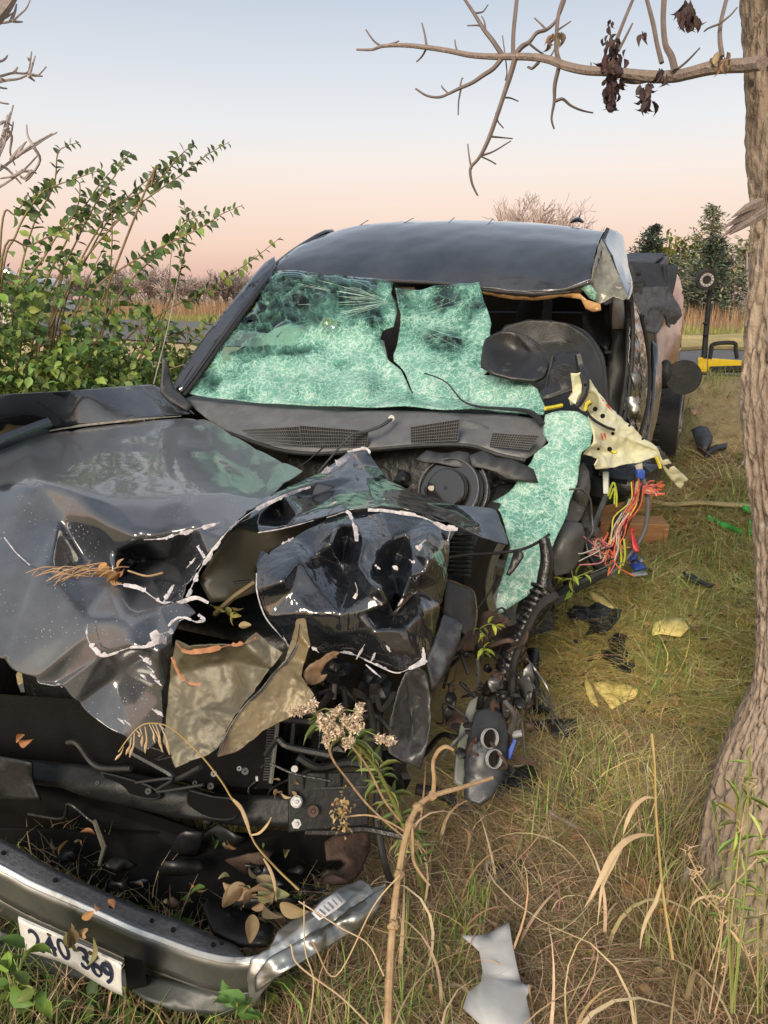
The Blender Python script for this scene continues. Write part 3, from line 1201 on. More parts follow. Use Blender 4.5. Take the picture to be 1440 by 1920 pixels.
far_wood()


# ---- the big trunk at the right
def big_tree():
    cx, cy = 1.03, 1.48
    edge = [(0, 1402), (60, 1406), (130, 1409), (210, 1413), (300, 1411), (400, 1420), (500, 1418), (560, 1412), (620, 1405), (700, 1397), (760, 1396), (830, 1401), (900, 1409), (960, 1417),
            (1040, 1421), (1120, 1424), (1200, 1424), (1260, 1420), (1310, 1402), (1360, 1376), (1420, 1348), (1500, 1328), (1600, 1312), (1700, 1304), (1800, 1312), (1880, 1320)]
    zs, rs = [], []
    D_, th_c = math.hypot(cx, cy), math.atan2(cx, cy)
    for py, px in edge:
        d = ray(px, py)
        th = math.atan2(d.x, d.y)
        r_ = D_ * math.sin(th_c - th)
        zs.append(CAMZ + d.z / math.hypot(d.x, d.y) * math.sqrt(D_ * D_ - r_ * r_))
        rs.append(r_)
    sidev = Vector((-math.cos(th_c - .17), math.sin(th_c - .17), 0))
    zs, rs = zs[::-1], rs[::-1]
    t = thing('big_tree', 'thick brown furrowed trunk at the right edge with one long bare limb', 'tree', (cx, cy, 0.0))
    na, nz_ = 300, 420
    zz = np.concatenate([np.linspace(-0.15, 2.6, nz_), np.linspace(2.65, 5.5, 40)])
    vs_, fs = [], []
    for z in zz:
        r0 = float(np.interp(z, zs, rs))
        body = float(np.interp(z, [0.0, 0.75, 5.5], [0.29, 0.255, 0.20]))
        for j in range(na):
            a = 2 * math.pi * j / na
            d = Vector((math.cos(a), math.sin(a), 0))
            # the silhouette radius rules on the side that faces the truck, the plain taper on the rest
            w = max(0.0, d.dot(sidev)) ** 0.6
            r = body * (1 - w) + r0 * w
            if z < 0.6:
                r += (0.6 - max(z, 0)) ** 2 * 0.22 * (0.5 + 0.5 * math.cos(a * 5 + 1.0)) * (1 - w)
            q = Vector((d.x * 2.0, d.y * 2.0, z * 0.75))
            wp_ = noise.noise(Vector((d.x * 3, d.y * 3, z * 2.2 + 7))) * .9
            n1 = noise.noise(Vector((d.x * 6 + wp_, d.y * 6 - wp_, z * 2.6 + wp_)))
            n2 = noise.noise(Vector((d.x * 13 + wp_ * 2, d.y * 13, z * 8.5)) + Vector((4, 4, 4)))
            n3 = noise.noise(Vector((d.x * 40, d.y * 40, z * 42)))
            n4 = noise.noise(q)
            r += -0.024 * math.exp(-(n1 / .06) ** 2) - 0.010 * math.exp(-(n2 / .07) ** 2) + 0.0045 * n3 + 0.010 * n4 + 0.008
            vs_.append((cx + d.x * r, cy + d.y * r, z))
    for i in range(len(zz) - 1):
        for j in range(na):
            fs.append((i * na + j, i * na + (j + 1) % na, (i + 1) * na + (j + 1) % na, (i + 1) * na + j))
    bark = pmat('furrowed_bark', (0.41, 0.33, 0.26), (0.26, 0.205, 0.16), 7, 0.95, bump=1.0, bscale=75, c3=(0.45, 0.42, 0.37), spec=0.15, stretch=(1, 1, .5))
    link_mesh('trunk', vs_, fs, bark, t)
    # the long limb and its twigs, each followed from the photograph into its own distance
    M['limb'] = pmat('limb_bark', (0.24, 0.19, 0.165), (0.185, 0.148, 0.13), 30, 0.9, bump=0.5, bscale=120, c3=(0.29, 0.24, 0.20))
    M['twiglet'] = pmat('twig_bark', (0.17, 0.138, 0.132), (0.13, 0.105, 0.10), 40, 0.9)

    def limb(name, pts, r0, r1, y0, y1, mat, n=6):
        k = len(pts)
        P_ = [Y(x, y, y0 + (y1 - y0) * i / (k - 1)) for i, (x, y) in enumerate(pts)]
        Rr = []
        for i, p in enumerate(P_):
            f = i / (k - 1)
            Rr.append((r0 * (1 - f) + r1 * f) / FPX * p.y * random.uniform(.92, 1.1))
        return MB().tube(P_, Rr, n, smooth=5).build(name, mat, t), P_
    limb('branch', [(1430, 118), (1400, 122), (1366, 124), (1330, 128), (1290, 138), (1265, 143), (1225, 144), (1180, 139), (1140, 134), (1100, 132), (1062, 124), (1030, 112), (998, 107), (960, 106),
                    (920, 106), (880, 103), (840, 95), (800, 89), (760, 85), (720, 86), (697, 93), (669, 93)], 12, 1.6, 1.42, 2.25, M['limb'], 8)
    tw = [([(943, 105), (922, 74), (907, 55), (888, 24), (868, -6)], 4.5, 2.2, 2.0), ([(962, 103), (963, 60), (967, 20), (970, -10)], 4, 3, 2.0),
          ([(940, 110), (925, 128), (907, 140), (885, 155), (862, 165), (842, 175), (823, 182), (800, 179), (779, 166)], 4.5, 1.5, 2.05),
          ([(966, 108), (957, 140), (943, 183), (930, 222), (918, 256), (906, 283), (895, 300), (882, 316), (884, 340), (890, 356), (896, 367)], 5, 1.5, 2.0),
          ([(965, 103), (978, 88), (992, 79), (1006, 62), (1024, 56), (1040, 42), (1051, 22), (1062, -8)], 4.5, 2.2, 2.0),
          ([(1050, 119), (1044, 96), (1044, 60), (1048, 24), (1058, -8)], 4.2, 3, 1.95), ([(1047, 128), (1040, 160), (1039, 190), (1034, 222), (1039, 242)], 4, 1.4, 1.95),
          ([(1040, 190), (1055, 186), (1070, 198), (1090, 207), (1112, 212)], 2.8, 1.3, 1.95), ([(1266, 132), (1259, 106), (1248, 84), (1244, 40), (1246, -8)], 6, 4.5, 1.8),
          ([(1241, 118), (1232, 82), (1225, 45), (1211, -8)], 4, 3.4, 1.85), ([(1157, 74), (1170, 40), (1190, -8)], 3.5, 3, 1.82), ([(1168, 152), (1195, 155), (1223, 150)], 3.6, 2.4, 1.85),
          ([(1354, 106), (1350, 72), (1352, 42), (1364, -8)], 4.5, 3.5, 1.75), ([(800, 86), (796, 62), (791, 43)], 2.2, 1.2, 2.2), ([(800, 90), (792, 105), (781, 116)], 2, 1.2, 2.2),
          ([(713, 86), (700, 76), (686, 56)], 2, 1.2, 2.25), ([(718, 85), (735, 82), (748, 77)], 1.8, 1, 2.25), ([(858, 97), (854, 84), (853, 75)], 1.8, 1, 2.15),
          ([(918, 256), (940, 258), (961, 260)], 2, 1, 2.0), ([(901, 292), (925, 284), (958, 264)], 2, 1, 2.0), ([(903, 294), (920, 302), (930, 308)], 1.6, 1, 2.0), ([(884, 316), (880, 295), (877, 270)], 2, 1.1, 2.0),
          ([(943, 183), (957, 184), (972, 190)], 1.8, 1, 2.0), ([(930, 212), (934, 228), (944, 240)], 1.8, 1, 2.0), ([(948, 150), (950, 130), (942, 67)], 1.6, 1, 2.0), ([(865, 163), (860, 190), (859, 216)], 1.8, 1, 2.05),
          ([(862, 165), (866, 148), (868, 147)], 1.6, 1, 2.05), ([(840, 175), (830, 165), (828, 160)], 1.6, 1, 2.05), ([(990, 80), (1010, 96), (1030, 106), (1042, 88)], 2, 1.1, 1.98), ([(1024, 56), (1015, 46), (1002, 34)], 2, 1.1, 1.98),
          ([(908, 55), (898, 48), (876, 48)], 1.8, 1, 2.0), ([(910, 56), (908, 40), (903, 30)], 1.8, 1, 2.0), ([(889, 25), (905, 22), (915, 9)], 1.6, 1, 2.0), ([(1265, 133), (1288, 115), (1312, 90)], 2.5, 1.2, 1.8),
          ([(1351, 44), (1330, 52), (1320, 59)], 2, 1.1, 1.75), ([(1352, 42), (1370, 28), (1382, 14)], 2, 1.1, 1.75), ([(1046, 56), (1058, 48), (1070, 40)], 1.8, 1, 1.95), ([(1040, 72), (1028, 84), (1026, 92)], 2, 1.2, 1.95),
          ([(1160, 95), (1178, 60), (1186, 44)], 2.4, 1.4, 1.82), ([(1120, 134), (1110, 128), (1108, 117)], 2, 1, 1.9), ([(1266, 143), (1264, 154)], 3, 1.6, 1.8), ([(1010, 117), (998, 128), (990, 126)], 3, 2, 1.98)]
    for pts, r0, r1, y0 in tw:
        y0 = 1.42 + (1430 - pts[0][0]) / 761 * .83
        limb('twig', pts, r0, r1, y0, y0 + 0.04, M['twiglet'], 5)
    # upper limbs out of the frame (they are what the bonnet mirrors)
    up = MB()
    for k in range(15):
        a = random.uniform(2.4, 4.9)
        grow(up, Vector((cx, cy, random.uniform(3.6, 5.4))), Vector((math.cos(a), math.sin(a) * 0.8, random.uniform(.7, 1.2))), random.uniform(1.6, 2.7), 0.045, 3, 0.42, 0.02, None, 7, 5, (3, 4), 0.2, 0.0025, 0.6)
    up.build('branch', M['limb'], t)
    # dead leaf bunches hanging from the limb
    for pxs, pys, n_, w in ((1150, 115, 60, 17), (1150, 125, 70, 15), (1212, 175, 36, 12), (1290, 18, 50, 14), (1146, 185, 18, 7), (1356, 104, 16, 15), (1240, 132, 10, 10), (1145, 40, 5, 8), (1203, 62, 4, 6), (1048, 66, 6, 8), (1034, 68, 5, 7)):
        P_, D_ = [], []
        for k in range(n_):
            v = random.uniform(-1, 1)
            P_.append(Y(pxs + random.gauss(0, w * .5), pys + v * (52 if n_ >= 60 else 20 if n_ > 20 else 9), 1.42 + (1430 - pxs) / 761 * .83 + random.gauss(0, .03)))
            D_.append((random.gauss(0, .35), random.gauss(0, .35), -1 + random.gauss(0, .3)))
        cols_ = [(0.075, 0.048, 0.052), (0.10, 0.065, 0.06), (0.055, 0.038, 0.042)] if pxs not in (1356, 1048, 1034) else [(0.26, 0.19, 0.12), (0.2, 0.15, 0.1)]
        V_, Q, C_ = leaf_cloud(np.array(P_), np.array(D_), rng.uniform(.012, .030, n_), pick(cols_, n_), wide=.75, flat=3.0, roll=rng.uniform(0, 6, n_))
        np_mesh('dead_leaves', V_, Q, C_, M['dry'], t)
    # splintered stub half way up
    for (a, b) in (((1425, 388), (1351, 446)), ((1425, 384), (1356, 428)), ((1428, 396), (1368, 440)), ((1424, 380), (1372, 408)), ((1430, 402), (1380, 432))):
        P_ = [Y(*a, 1.36), Y((a[0] + b[0]) / 2, (a[1] + b[1]) / 2 + random.uniform(-4, 4), 1.31), Y(*b, 1.27)]
        MB().tube(P_, [.009, .0065, .0012], 5).build('splinter', M['limb'], t)


big_tree()


# ---- bare tree at the left edge, mostly out of the frame
def left_tree():
    base = Vector((-3.3, 4.6, 0.0))
    t = thing('bare_tree', 'grey leafless tree reaching in from the left edge above the green shrub', 'tree', base)
    mb = MB()
    mb.tube([base, base + Vector((.05, 0, 1.5)), base + Vector((0.1, -.1, 3.0)), base + Vector((.15, -.2, 4.6))], [.14, .12, .10, .06], 9, smooth=4)
    mb.build('trunk', M['twig'], t)

    def br(pts, r0, r1, y0=4.3):
        P_ = [Y(x, y, y0 + .04 * i) for i, (x, y) in enumerate(pts)]
        if pts[0][0] < -50:                  # runs back to the trunk
            P_ = [Vector((base.x + .08, base.y - .1, min(4.5, P_[0].z - .25)))] + P_
        k = len(P_)
        MB().tube(P_, [(r0 + (r1 - r0) * i / (k - 1)) / FPX * 4.3 for i in range(k)], 6, smooth=4).build('branch', M['twig'], t)
        return P_
    br([(-170, 180), (-60, 80), (0, 18), (22, -12), (60, -70)], 20, 8, 4.2)
    for p in ([(-150, 120), (-60, 48), (0, 43), (22, 39), (36, 28), (50, 14), (60, -10)], [(22, 39), (33, 41), (42, 41)], [(20, 40), (28, 22), (31, 8)], [(0, 36), (12, 32), (24, 24)],
              [(-120, 170), (-40, 150), (0, 143), (24, 137), (50, 137), (56, 122), (59, 97)], [(-100, 180), (0, 153), (33, 148), (55, 140), (70, 142), (87, 125)], [(55, 140), (60, 125), (66, 105)], [(27, 136), (33, 126)], [(53, 142), (65, 152)], [(0, 148), (6, 148)],
              [(-20, 112), (0, 115), (10, 110), (14, 104)], [(-60, 150), (0, 164), (13, 166)], [(-100, 170), (0, 192), (16, 195)], [(55, 112), (51, 108)], [(58, 140), (80, 143)]):
        br(p, 2.8, 1.2)
    for p in ([(-90, 400), (-30, 340), (0, 318), (33, 293), (63, 275), (85, 260), (107, 248)], [(-60, 360), (0, 288), (17, 226), (25, 197)], [(-60, 380), (0, 350), (43, 320), (72, 290)], [(-60, 340), (0, 270), (14, 215)],
              [(20, 300), (35, 280), (50, 265)], [(63, 275), (52, 255), (50, 234)], [(43, 320), (25, 330), (0, 335)], [(10, 240), (22, 256), (19, 285), (28, 310)], [(33, 293), (42, 275), (48, 267)], [(-30, 300), (0, 275), (20, 250), (25, 228)],
              [(0, 232), (10, 228), (22, 236)], [(60, 320), (45, 335), (30, 320)], [(63, 275), (75, 300), (58, 330), (48, 340)], [(30, 295), (60, 272), (98, 250)], [(43, 320), (62, 322), (68, 325)], [(0, 310), (15, 318), (40, 345)],
              [(-40, 300), (0, 262), (18, 240)], [(5, 255), (12, 230), (20, 210)]):
        br(p, 3.0, 1.2, 4.25)


left_tree()


# ---- the green shrub behind the bonnet
def shrub():
    base = Vector((-2.2, 4.1, 0.0))
    t = thing('green_shrub', 'tall green leafy shrub with arching sprays behind the crumpled bonnet', 'shrub', base)
    sprays = [
        ([(70, 700), (100, 600), (150, 500), (215, 420), (262, 382), (300, 355), (333, 333), (368, 305), (400, 283), (430, 266)], 3.9),
        ([(262, 384), (285, 350), (310, 325), (330, 300), (345, 285), (360, 272)], 3.85),
        ([(60, 700), (70, 600), (120, 500), (180, 380), (205, 345), (235, 300), (247, 287)], 4.0),
        ([(90, 700), (160, 560), (250, 490), (330, 450), (380, 425), (415, 402), (456, 384)], 3.8),
        ([(160, 700), (220, 560), (290, 480), (330, 440), (345, 420), (385, 395)], 3.95),
        ([(200, 690), (300, 590), (380, 550), (440, 510), (480, 482), (526, 445)], 4.1),
        ([(30, 700), (30, 560), (60, 430), (100, 350), (108, 290), (125, 274), (146, 268)], 3.9),
        ([(0, 560), (30, 440), (70, 370), (100, 350), (150, 332), (190, 318)], 3.8),
        ([(60, 640), (130, 440), (170, 370), (200, 330), (240, 286)], 4.1),
        ([(100, 640), (170, 470), (230, 380), (300, 320), (345, 300)], 4.2),
        ([(110, 640), (190, 420), (280, 350), (290, 322), (298, 308)], 4.0),
        ([(170, 700), (205, 520), (210, 400), (205, 350)], 4.0),
        ([(250, 690), (320, 560), (345, 480), (350, 420), (345, 380)], 4.15),
        ([(260, 690), (360, 620), (420, 600)], 4.1), ([(240, 700), (340, 660), (400, 590)], 4.0), ([(0, 470), (30, 400), (60, 370), (88, 352)], 3.9),
        ([(20, 640), (90, 470), (140, 400), (150, 350), (140, 335)], 3.9), ([(0, 520), (60, 460), (150, 420), (230, 375)], 3.7)]
    stems = MB()
    lp, ld, ls = [], [], []
    for pts, y in sprays:
        k = len(pts)
        P_ = [Y(a, b, y + 0.05 * math.sin(i)) for i, (a, b) in enumerate(pts)]
        root = base + Vector((random.uniform(-.3, .3), random.uniform(-.3, .3), 0))
        C_ = catmull([root] + P_, 8)
        rad = [0.0055 * (1 - i / len(C_)) + 0.0014 for i in range(len(C_))]
        MB().tube(C_, rad, 5, caps=False).build('stem', M['shrub_stem'], t)
        i0 = len(C_) - int(len(C_) * 0.60)
        side = 1
        acc = 0
        for i in range(i0, len(C_)):
            acc += (C_[i] - C_[i - 1]).length
            if acc < 0.024:
                continue
            acc = 0
            d = (C_[i] - C_[i - 1]).normalized()
            f = (i - i0) / (len(C_) - i0)
            for s_ in (1, -1):
                if random.random() < 0.12:
                    continue
                ax = d.cross(Vector((0, -1, 0.2))).normalized() * s_
                lp.append(C_[i])
                ld.append(d * 0.55 + ax * 0.8 + Vector((random.gauss(0, .3), random.gauss(0, .45), -0.25 + random.gauss(0, .3))))
                ls.append(random.uniform(.044, .068) * (1.0 - 0.45 * f))
    # single leaves on the sprays that stand against the sky: one object each, few shared meshes
    protos = []
    for k in range(8):
        V_, Q, C_ = leaf_cloud(np.zeros((1, 3)), np.array([[0, 1.0, 0]]), np.array([1.0]), pick([(0.11, 0.165, 0.055), (0.085, 0.135, 0.052), (0.14, 0.19, 0.06), (0.09, 0.13, 0.07)], 1), wide=random.uniform(.9, 1.2), flat=random.uniform(.5, 2.2))
        o = np_mesh('leaf', V_, Q, C_, M['leaf'], kind=None)
        o.parent = t
        protos.append(o)
    order = sorted(range(len(lp)), key=lambda i: proj(lp[i])[1])
    sky_leaves = order[:290]
    for n_, i in enumerate(sky_leaves):
        o = protos[n_] if n_ < 8 else protos[n_ % 8].copy()
        if n_ >= 8:
            col.objects.link(o)
            o.parent = t
        q = Vector(ld[i]).to_track_quat('Y', 'Z')
        q = q @ Quaternion((0, 1, 0), random.gauss(0, .7))
        o.matrix_local = Matrix.LocRotScale(lp[i] - base, q, Vector((1, 1, 1)) * ls[i])
    rest = order[290:]
    P_ = [lp[i] for i in rest]
    D_ = [ld[i] for i in rest]
    S_ = [ls[i] for i in rest]
    # the dense body of the shrub
    top = [(-80, 400), (0, 460), (60, 450), (130, 460), (200, 470), (250, 520), (300, 575), (350, 610), (385, 650), (400, 720)]
    tx, ty = [a for a, b in top], [b for a, b in top]
    n = 0
    while n < 10500:
        px = random.uniform(-80, 400)
        tp = np.interp(px, tx, ty)
        py = tp + (800 - tp) * random.random() ** 0.75
        dens_ = min(1, 0.12 + (py - tp) / 210) * (1 - 0.75 * max(0, (px - 210) / 190) * (py < 655))
        if 90 < px < 240 and 560 < py < 640:
            dens_ *= 0.35
        if noise.noise(Vector((px * .018, py * .018, 2))) < -0.10 and py < 690:
            dens_ *= 0.30
        if random.random() > dens_:
            continue
        y = random.uniform(3.55, 4.9)
        p = Y(px, py, y)
        if p.z < 0.08 or (p - C0).dot(VV) > -1.12:
            n += 1 if p.z < 0.08 else 0
            if p.z < .08:
                continue
            p = Y(px, py, y + 0.9)
        P_.append(p)
        D_.append(Vector((random.gauss(.25, .7), random.gauss(-.3, .7), random.gauss(-.35, .5))))
        S_.append(random.uniform(.028, .062))
        n += 1
    n = len(P_)
    cols_ = [(0.13, 0.215, 0.055), (0.09, 0.165, 0.05), (0.17, 0.26, 0.065), (0.075, 0.13, 0.052), (0.23, 0.30, 0.075)]
    V_, Q, C_ = leaf_cloud(np.array(P_), np.array(D_), np.array(S_), pick(cols_, n, .2), wide=1.0, roll=rng.normal(0, .6, n), flat=1.4)
    np_mesh('foliage', V_, Q, C_, M['leaf'], t)
    # twigs through the body
    for k in range(24):
        px = random.uniform(-60, 360)
        a = Y(px, random.uniform(690, 780), random.uniform(3.7, 4.6))
        b = Y(px + random.uniform(-40, 140), random.uniform(430, 640) + max(0, px - 180) * .5, random.uniform(3.7, 4.6))
        m_ = (a + b) / 2 + Vector((random.uniform(-.12, .12), random.uniform(-.1, .1), 0.05))
        stems.tube([a, m_, b], [.005, .0035, .0015], 4, caps=False, smooth=4)
    stems.tube([Y(62, 760, 4.0), Y(90, 650, 4.0), Y(105, 560, 4.05), Y(120, 500, 4.05)], [.022, .019, .012, .006], 6, smooth=4)
    stems.build('twigs', M['shrub_stem'], t)


M['shrub_stem'] = pmat('shrub_stem', (0.24, 0.18, 0.10), (0.17, 0.125, 0.07), 30, 0.85)
shrub()

# ================================================================== THE WRECKED TRUCK
truck = thing('pickup_truck', 'wrecked black crew cab pickup truck with torn open front and shattered green windshield', 'truck', TK(1.0, 0, -0.13))
TR = truck

# ---- cab: roof
roof_out = [S(512, 503, .62), S(560, 512, .62), S(640, 521, .62), S(740, 527, .62), S(840, 531, .62), S(900, 541, .62), S(1000, 549, .62), S(1060, 545, .63), S(1106, 528, .64), S(1113, 505, .68),
            S(1120, 470, .84), S(1137, 428, 1.25), TK(1.9, .78, 1.62), TK(2.25, .74, 1.50), TK(2.25, 0, 1.57), TK(2.25, -.74, 1.50), TK(1.9, -.78, 1.58), TK(1.5, -.78, 1.60), S(622, 432, 1.16), S(560, 463, .88), S(524, 487, .70)]
roof_in = [S(600, 478, .82), S(700, 480, .80), S(800, 482, .80), S(900, 484, .80), S(1000, 487, .80), S(1080, 470, .86), S(690, 409, 1.22), S(760, 406, 1.22), S(850, 405, 1.22), S(930, 408, 1.22), S(1000, 412, 1.22), S(1080, 419, 1.24),
           S(660, 440, .98), S(760, 436, .98), S(860, 436, .98), S(960, 440, .98), S(1060, 444, 1.0), S(1010, 430, 1.08), TK(1.7, -.4, 1.66), TK(1.7, 0, 1.68), TK(1.7, .4, 1.67), S(1090, 497, .72), S(1050, 505, .70), S(940, 512, .69), S(820, 510, .69), S(700, 505, .69)]


def patch(name, rows, mat, parent=TR, thick=0.003, sub=2, dent=0.0, dsize=.1):
    """a smooth panel given by rows of places"""
    nr, nc = len(rows), len(rows[0])
    vs_ = [p for r in rows for p in r]
    fs = [(i * nc + j, i * nc + j + 1, (i + 1) * nc + j + 1, (i + 1) * nc + j) for i in range(nr - 1) for j in range(nc - 1)]
    o = link_mesh(name, vs_, fs, mat, parent)
    if sub:
        m = o.modifiers.new('round', 'SUBSURF')
        m.levels = m.render_levels = sub
        m.boundary_smooth = 'PRESERVE_CORNERS'
    if dent:
        dm = o.modifiers.new('dents', 'DISPLACE')
        dm.texture = dent_tex(dsize)
        dm.strength = dent
        dm.texture_coords = 'LOCAL'
    if thick:
        so = o.modifiers.new('gauge', 'SOLIDIFY')
        so.thickness = thick
        so.offset = -1 if False else 0
    return o


def roof():
    # rows run from the windshield header to the rear window, columns from the passenger side to the driver's
    hdr = [(511, 503), (575, 514), (660, 522), (750, 528), (840, 531), (900, 541), (985, 550), (1060, 547), (1106, 530)]
    r1 = [(522, 490), (590, 494), (670, 499), (755, 503), (840, 505), (915, 508), (990, 511), (1060, 509), (1110, 497)]
    r2 = [(545, 471), (610, 464), (690, 462), (765, 461), (845, 461), (920, 463), (995, 467), (1065, 466), (1118, 462)]
    r3 = [(585, 449), (645, 434), (710, 430), (780, 428), (850, 428), (920, 430), (995, 436), (1065, 436), (1128, 440)]
    r4 = [(640, 424), (690, 410), (745, 407), (800, 406), (855, 406), (930, 408), (1000, 412), (1075, 418), (1137, 428)]
    rows = [[S(*p, .62) for p in hdr], [S(*p, .67) for p in r1], [S(*p, .80) for p in r2], [S(*p, .98) for p in r3], [S(*p, 1.22) for p in r4]]
    tt = [-.74, -.55, -.37, -.18, 0, .2, .4, .6, .80]
    rows.append([TK(1.75, t, 1.655 - .16 * (t / .8) ** 4) for t in tt])
    rows.append([TK(2.25, t, 1.60 - .14 * (t / .8) ** 4) for t in tt])
    o = patch('roof', rows, M['paint'], sub=3, dent=0.012, dsize=.16)
    # pressed ribs across the roof skin
    for a, b in (((735, 432), (775, 409)), ((830, 430), (852, 408)), ((905, 432), (925, 410)), ((640, 447), (690, 413))):
        MB().tube([S(*a, 1.0) + Vector((0, 0, .001)), S((a[0] + b[0]) / 2, (a[1] + b[1]) / 2 - 1, 1.1), S(*b, 1.2)], .004, 5, squash=.5, smooth=3).build('roof_rib', M['paint'], o)
    # header: weather strip and torn lining
    MB().tube([S(508, 504, .615), S(600, 517, .615), S(700, 526, .612), S(840, 533, .612), S(900, 543, .61), S(1000, 552, .61), S(1070, 548, .615)], .006, 6, smooth=5).build('header_trim', M['rubber'], TR)
    sheet('torn_headliner', [S(900, 545, .64), S(950, 553, .64), S(1000, 558, .64), S(1050, 551, .645), S(1086, 549, .65), S(1100, 562, .65), S(1126, 570, .65), S(1127, 582, .65), S(1112, 585, .65), S(1098, 579, .65), S(1090, 561, .65), S(1050, 556, .65), S(1000, 563, .65), S(950, 559, .645), S(905, 552, .645)], mat=M['headliner'], parent=TR, sub=1, thick=.006, jag=.004)
    sheet('header_flange', [S(890, 535, .615), S(950, 544, .615), S(1000, 549, .615), S(1060, 541, .62), S(1110, 522, .63), S(1114, 532, .64), S(1090, 549, .645), S(1050, 552, .645), S(1000, 558, .64), S(950, 553, .64), S(895, 545, .64)], mat=M['grey_metal'], parent=TR, sub=1, thick=.003, jag=.003)
    # visors and a light patch behind the glass
    sheet('sun_visor', [S(740, 537, .70), S(778, 539, .70), S(776, 553, .72), S(742, 552, .72)], mat=M['beige'], parent=TR, sub=1, thick=.015)
    # shark fin
    MB().tube([S(1070, 417, 1.34), S(1078, 413, 1.34), S(1085, 412, 1.34), S(1094, 417, 1.34)], [.008, .018, .020, .008], 8, squash=.6, smooth=3).tube([S(1083, 415, 1.34), S(1087, 405, 1.34), S(1090, 394, 1.35)], [.014, .007, .002], 7, squash=.5, smooth=2).build('roof_antenna', M['paint'], TR)
    # torn front corner on the driver's side
    sheet('torn_roof_corner', [S(1113, 500, .66), S(1122, 462, .84), S(1128, 447, .95), S(1140, 470, .90), S(1152, 500, .84), S(1166, 530, .78), S(1178, 556, .72), S(1170, 563, .70), S(1150, 557, .70), S(1140, 563, .69), S(1120, 573, .68), S(1110, 556, .66), S(1100, 545, .645), S(1086, 534, .64), S(1108, 526, .64)],
          [S(1128, 500, .80), S(1135, 530, .78), S(1125, 545, .70), S(1150, 535, .76)], [(2, 15), (15, 16), (16, 8), (15, 17)], mat=M['cream_metal_dirty'], parent=TR, sub=3, thick=.003, dent=.012, dsize=.05)
    sheet('drip_rail', [S(1118, 470, .82), S(1126, 446, 1.0), S(1137, 427, 1.26), S(1143, 430, 1.26), S(1133, 452, 1.0), S(1127, 478, .84), S(1118, 505, .70), S(1112, 512, .68)], mat=M['rubber'], parent=TR, sub=2, thick=.006)
    # crushed end of the driver's roof rail / door frame
    sheet('door_frame', [S(1131, 452, .98), S(1142, 429, 1.28), S(1158, 435, 1.35), S(1168, 442, 1.45), S(1172, 462, 1.40), S(1178, 500, 1.2), S(1185, 530, 1.0), S(1182, 556, .84), S(1176, 561, .80), S(1168, 545, .80), S(1158, 515, .86), S(1147, 480, .92)],
          [S(1150, 462, 1.12), S(1166, 495, 1.05), S(1175, 528, .92)], [(12, 13), (13, 14)], mat=M['paint'], parent=TR, sub=3, thick=.004)
    flake('bare_primer', [S(1152, 500, .86), S(1160, 520, .83), S(1168, 543, .79), S(1176, 560, .77), S(1182, 552, .82), S(1186, 532, .97), S(1182, 512, 1.1)], [.003, .004, .004, .005, .005, .004, .002], M['primer'], TR)
    # remaining front triangle of green glass
    sheet('glass_shard', [S(1083, 533, .635), S(1108, 534, .635), S(1120, 549, .65), S(1118, 566, .66), S(1104, 558, .65), S(1094, 545, .64)], mat=M['glass'], parent=TR, sub=1, thick=.005, dens=[.75] * 6)


M['cream_metal_dirty'] = pmat('dirty_bent_metal', (0.30, 0.29, 0.23), (0.14, 0.13, 0.11), 18, 0.4, 0.3, bump=0.4, bscale=30, c3=(0.50, 0.48, 0.42))
roof()

# ---- cab sides, back, floor (passenger side is seen through the glass)
side = MB()
side.tbox(.02, 2.25, -.97, -.90, .42, 1.10)
side.build('passenger_door_panel', M['paint'], TR, bevel=.02)
MB().tbox(.02, 2.25, -.895, -.86, .50, 1.09).build('door_trim', M['black'], TR)
# passenger A-pillar: two dark bands
sheet('a_pillar', [S(324, 739, -.02), S(350, 690, .08), S(400, 622, .24), S(450, 560, .42), S(500, 500, .64), S(516, 490, .70), S(519, 503, .64), S(507, 520, .56), S(465, 578, .37), S(414, 644, .20), S(366, 712, .05), S(343, 742, -.02)], mat=M['paint'], parent=TR, sub=2, thick=.05)
MB().tube([S(345, 741, -.03), S(372, 706, .05), S(418, 640, .2), S(468, 572, .37), S(513, 508, .61)], .008, 6, smooth=4).build('pillar_seal', M['rubber'], TR)
MB().tube([S(331, 741, -.04), S(352, 704, .03), S(400, 636, .2), S(452, 566, .40), S(505, 497, .63)], .005, 6, smooth=4).build('pillar_seal', M['rubber'], TR)


def pil(s0, s1, t, name, h0=1.05, h1=1.52, w=.10):
    m = MB()
    m.hexa([TK(s0, t, h0), TK(s0 + w, t, h0), TK(s0 + w, t + .06 * (1 if t < 0 else -1), h0), TK(s0, t + .06 * (1 if t < 0 else -1), h0)],
           [TK(s1, t * .86, h1), TK(s1 + w, t * .86, h1), TK(s1 + w, t * .86 + .05 * (1 if t < 0 else -1), h1), TK(s1, t * .86 + .05 * (1 if t < 0 else -1), h1)])
    return m.build(name, M['black'], TR)


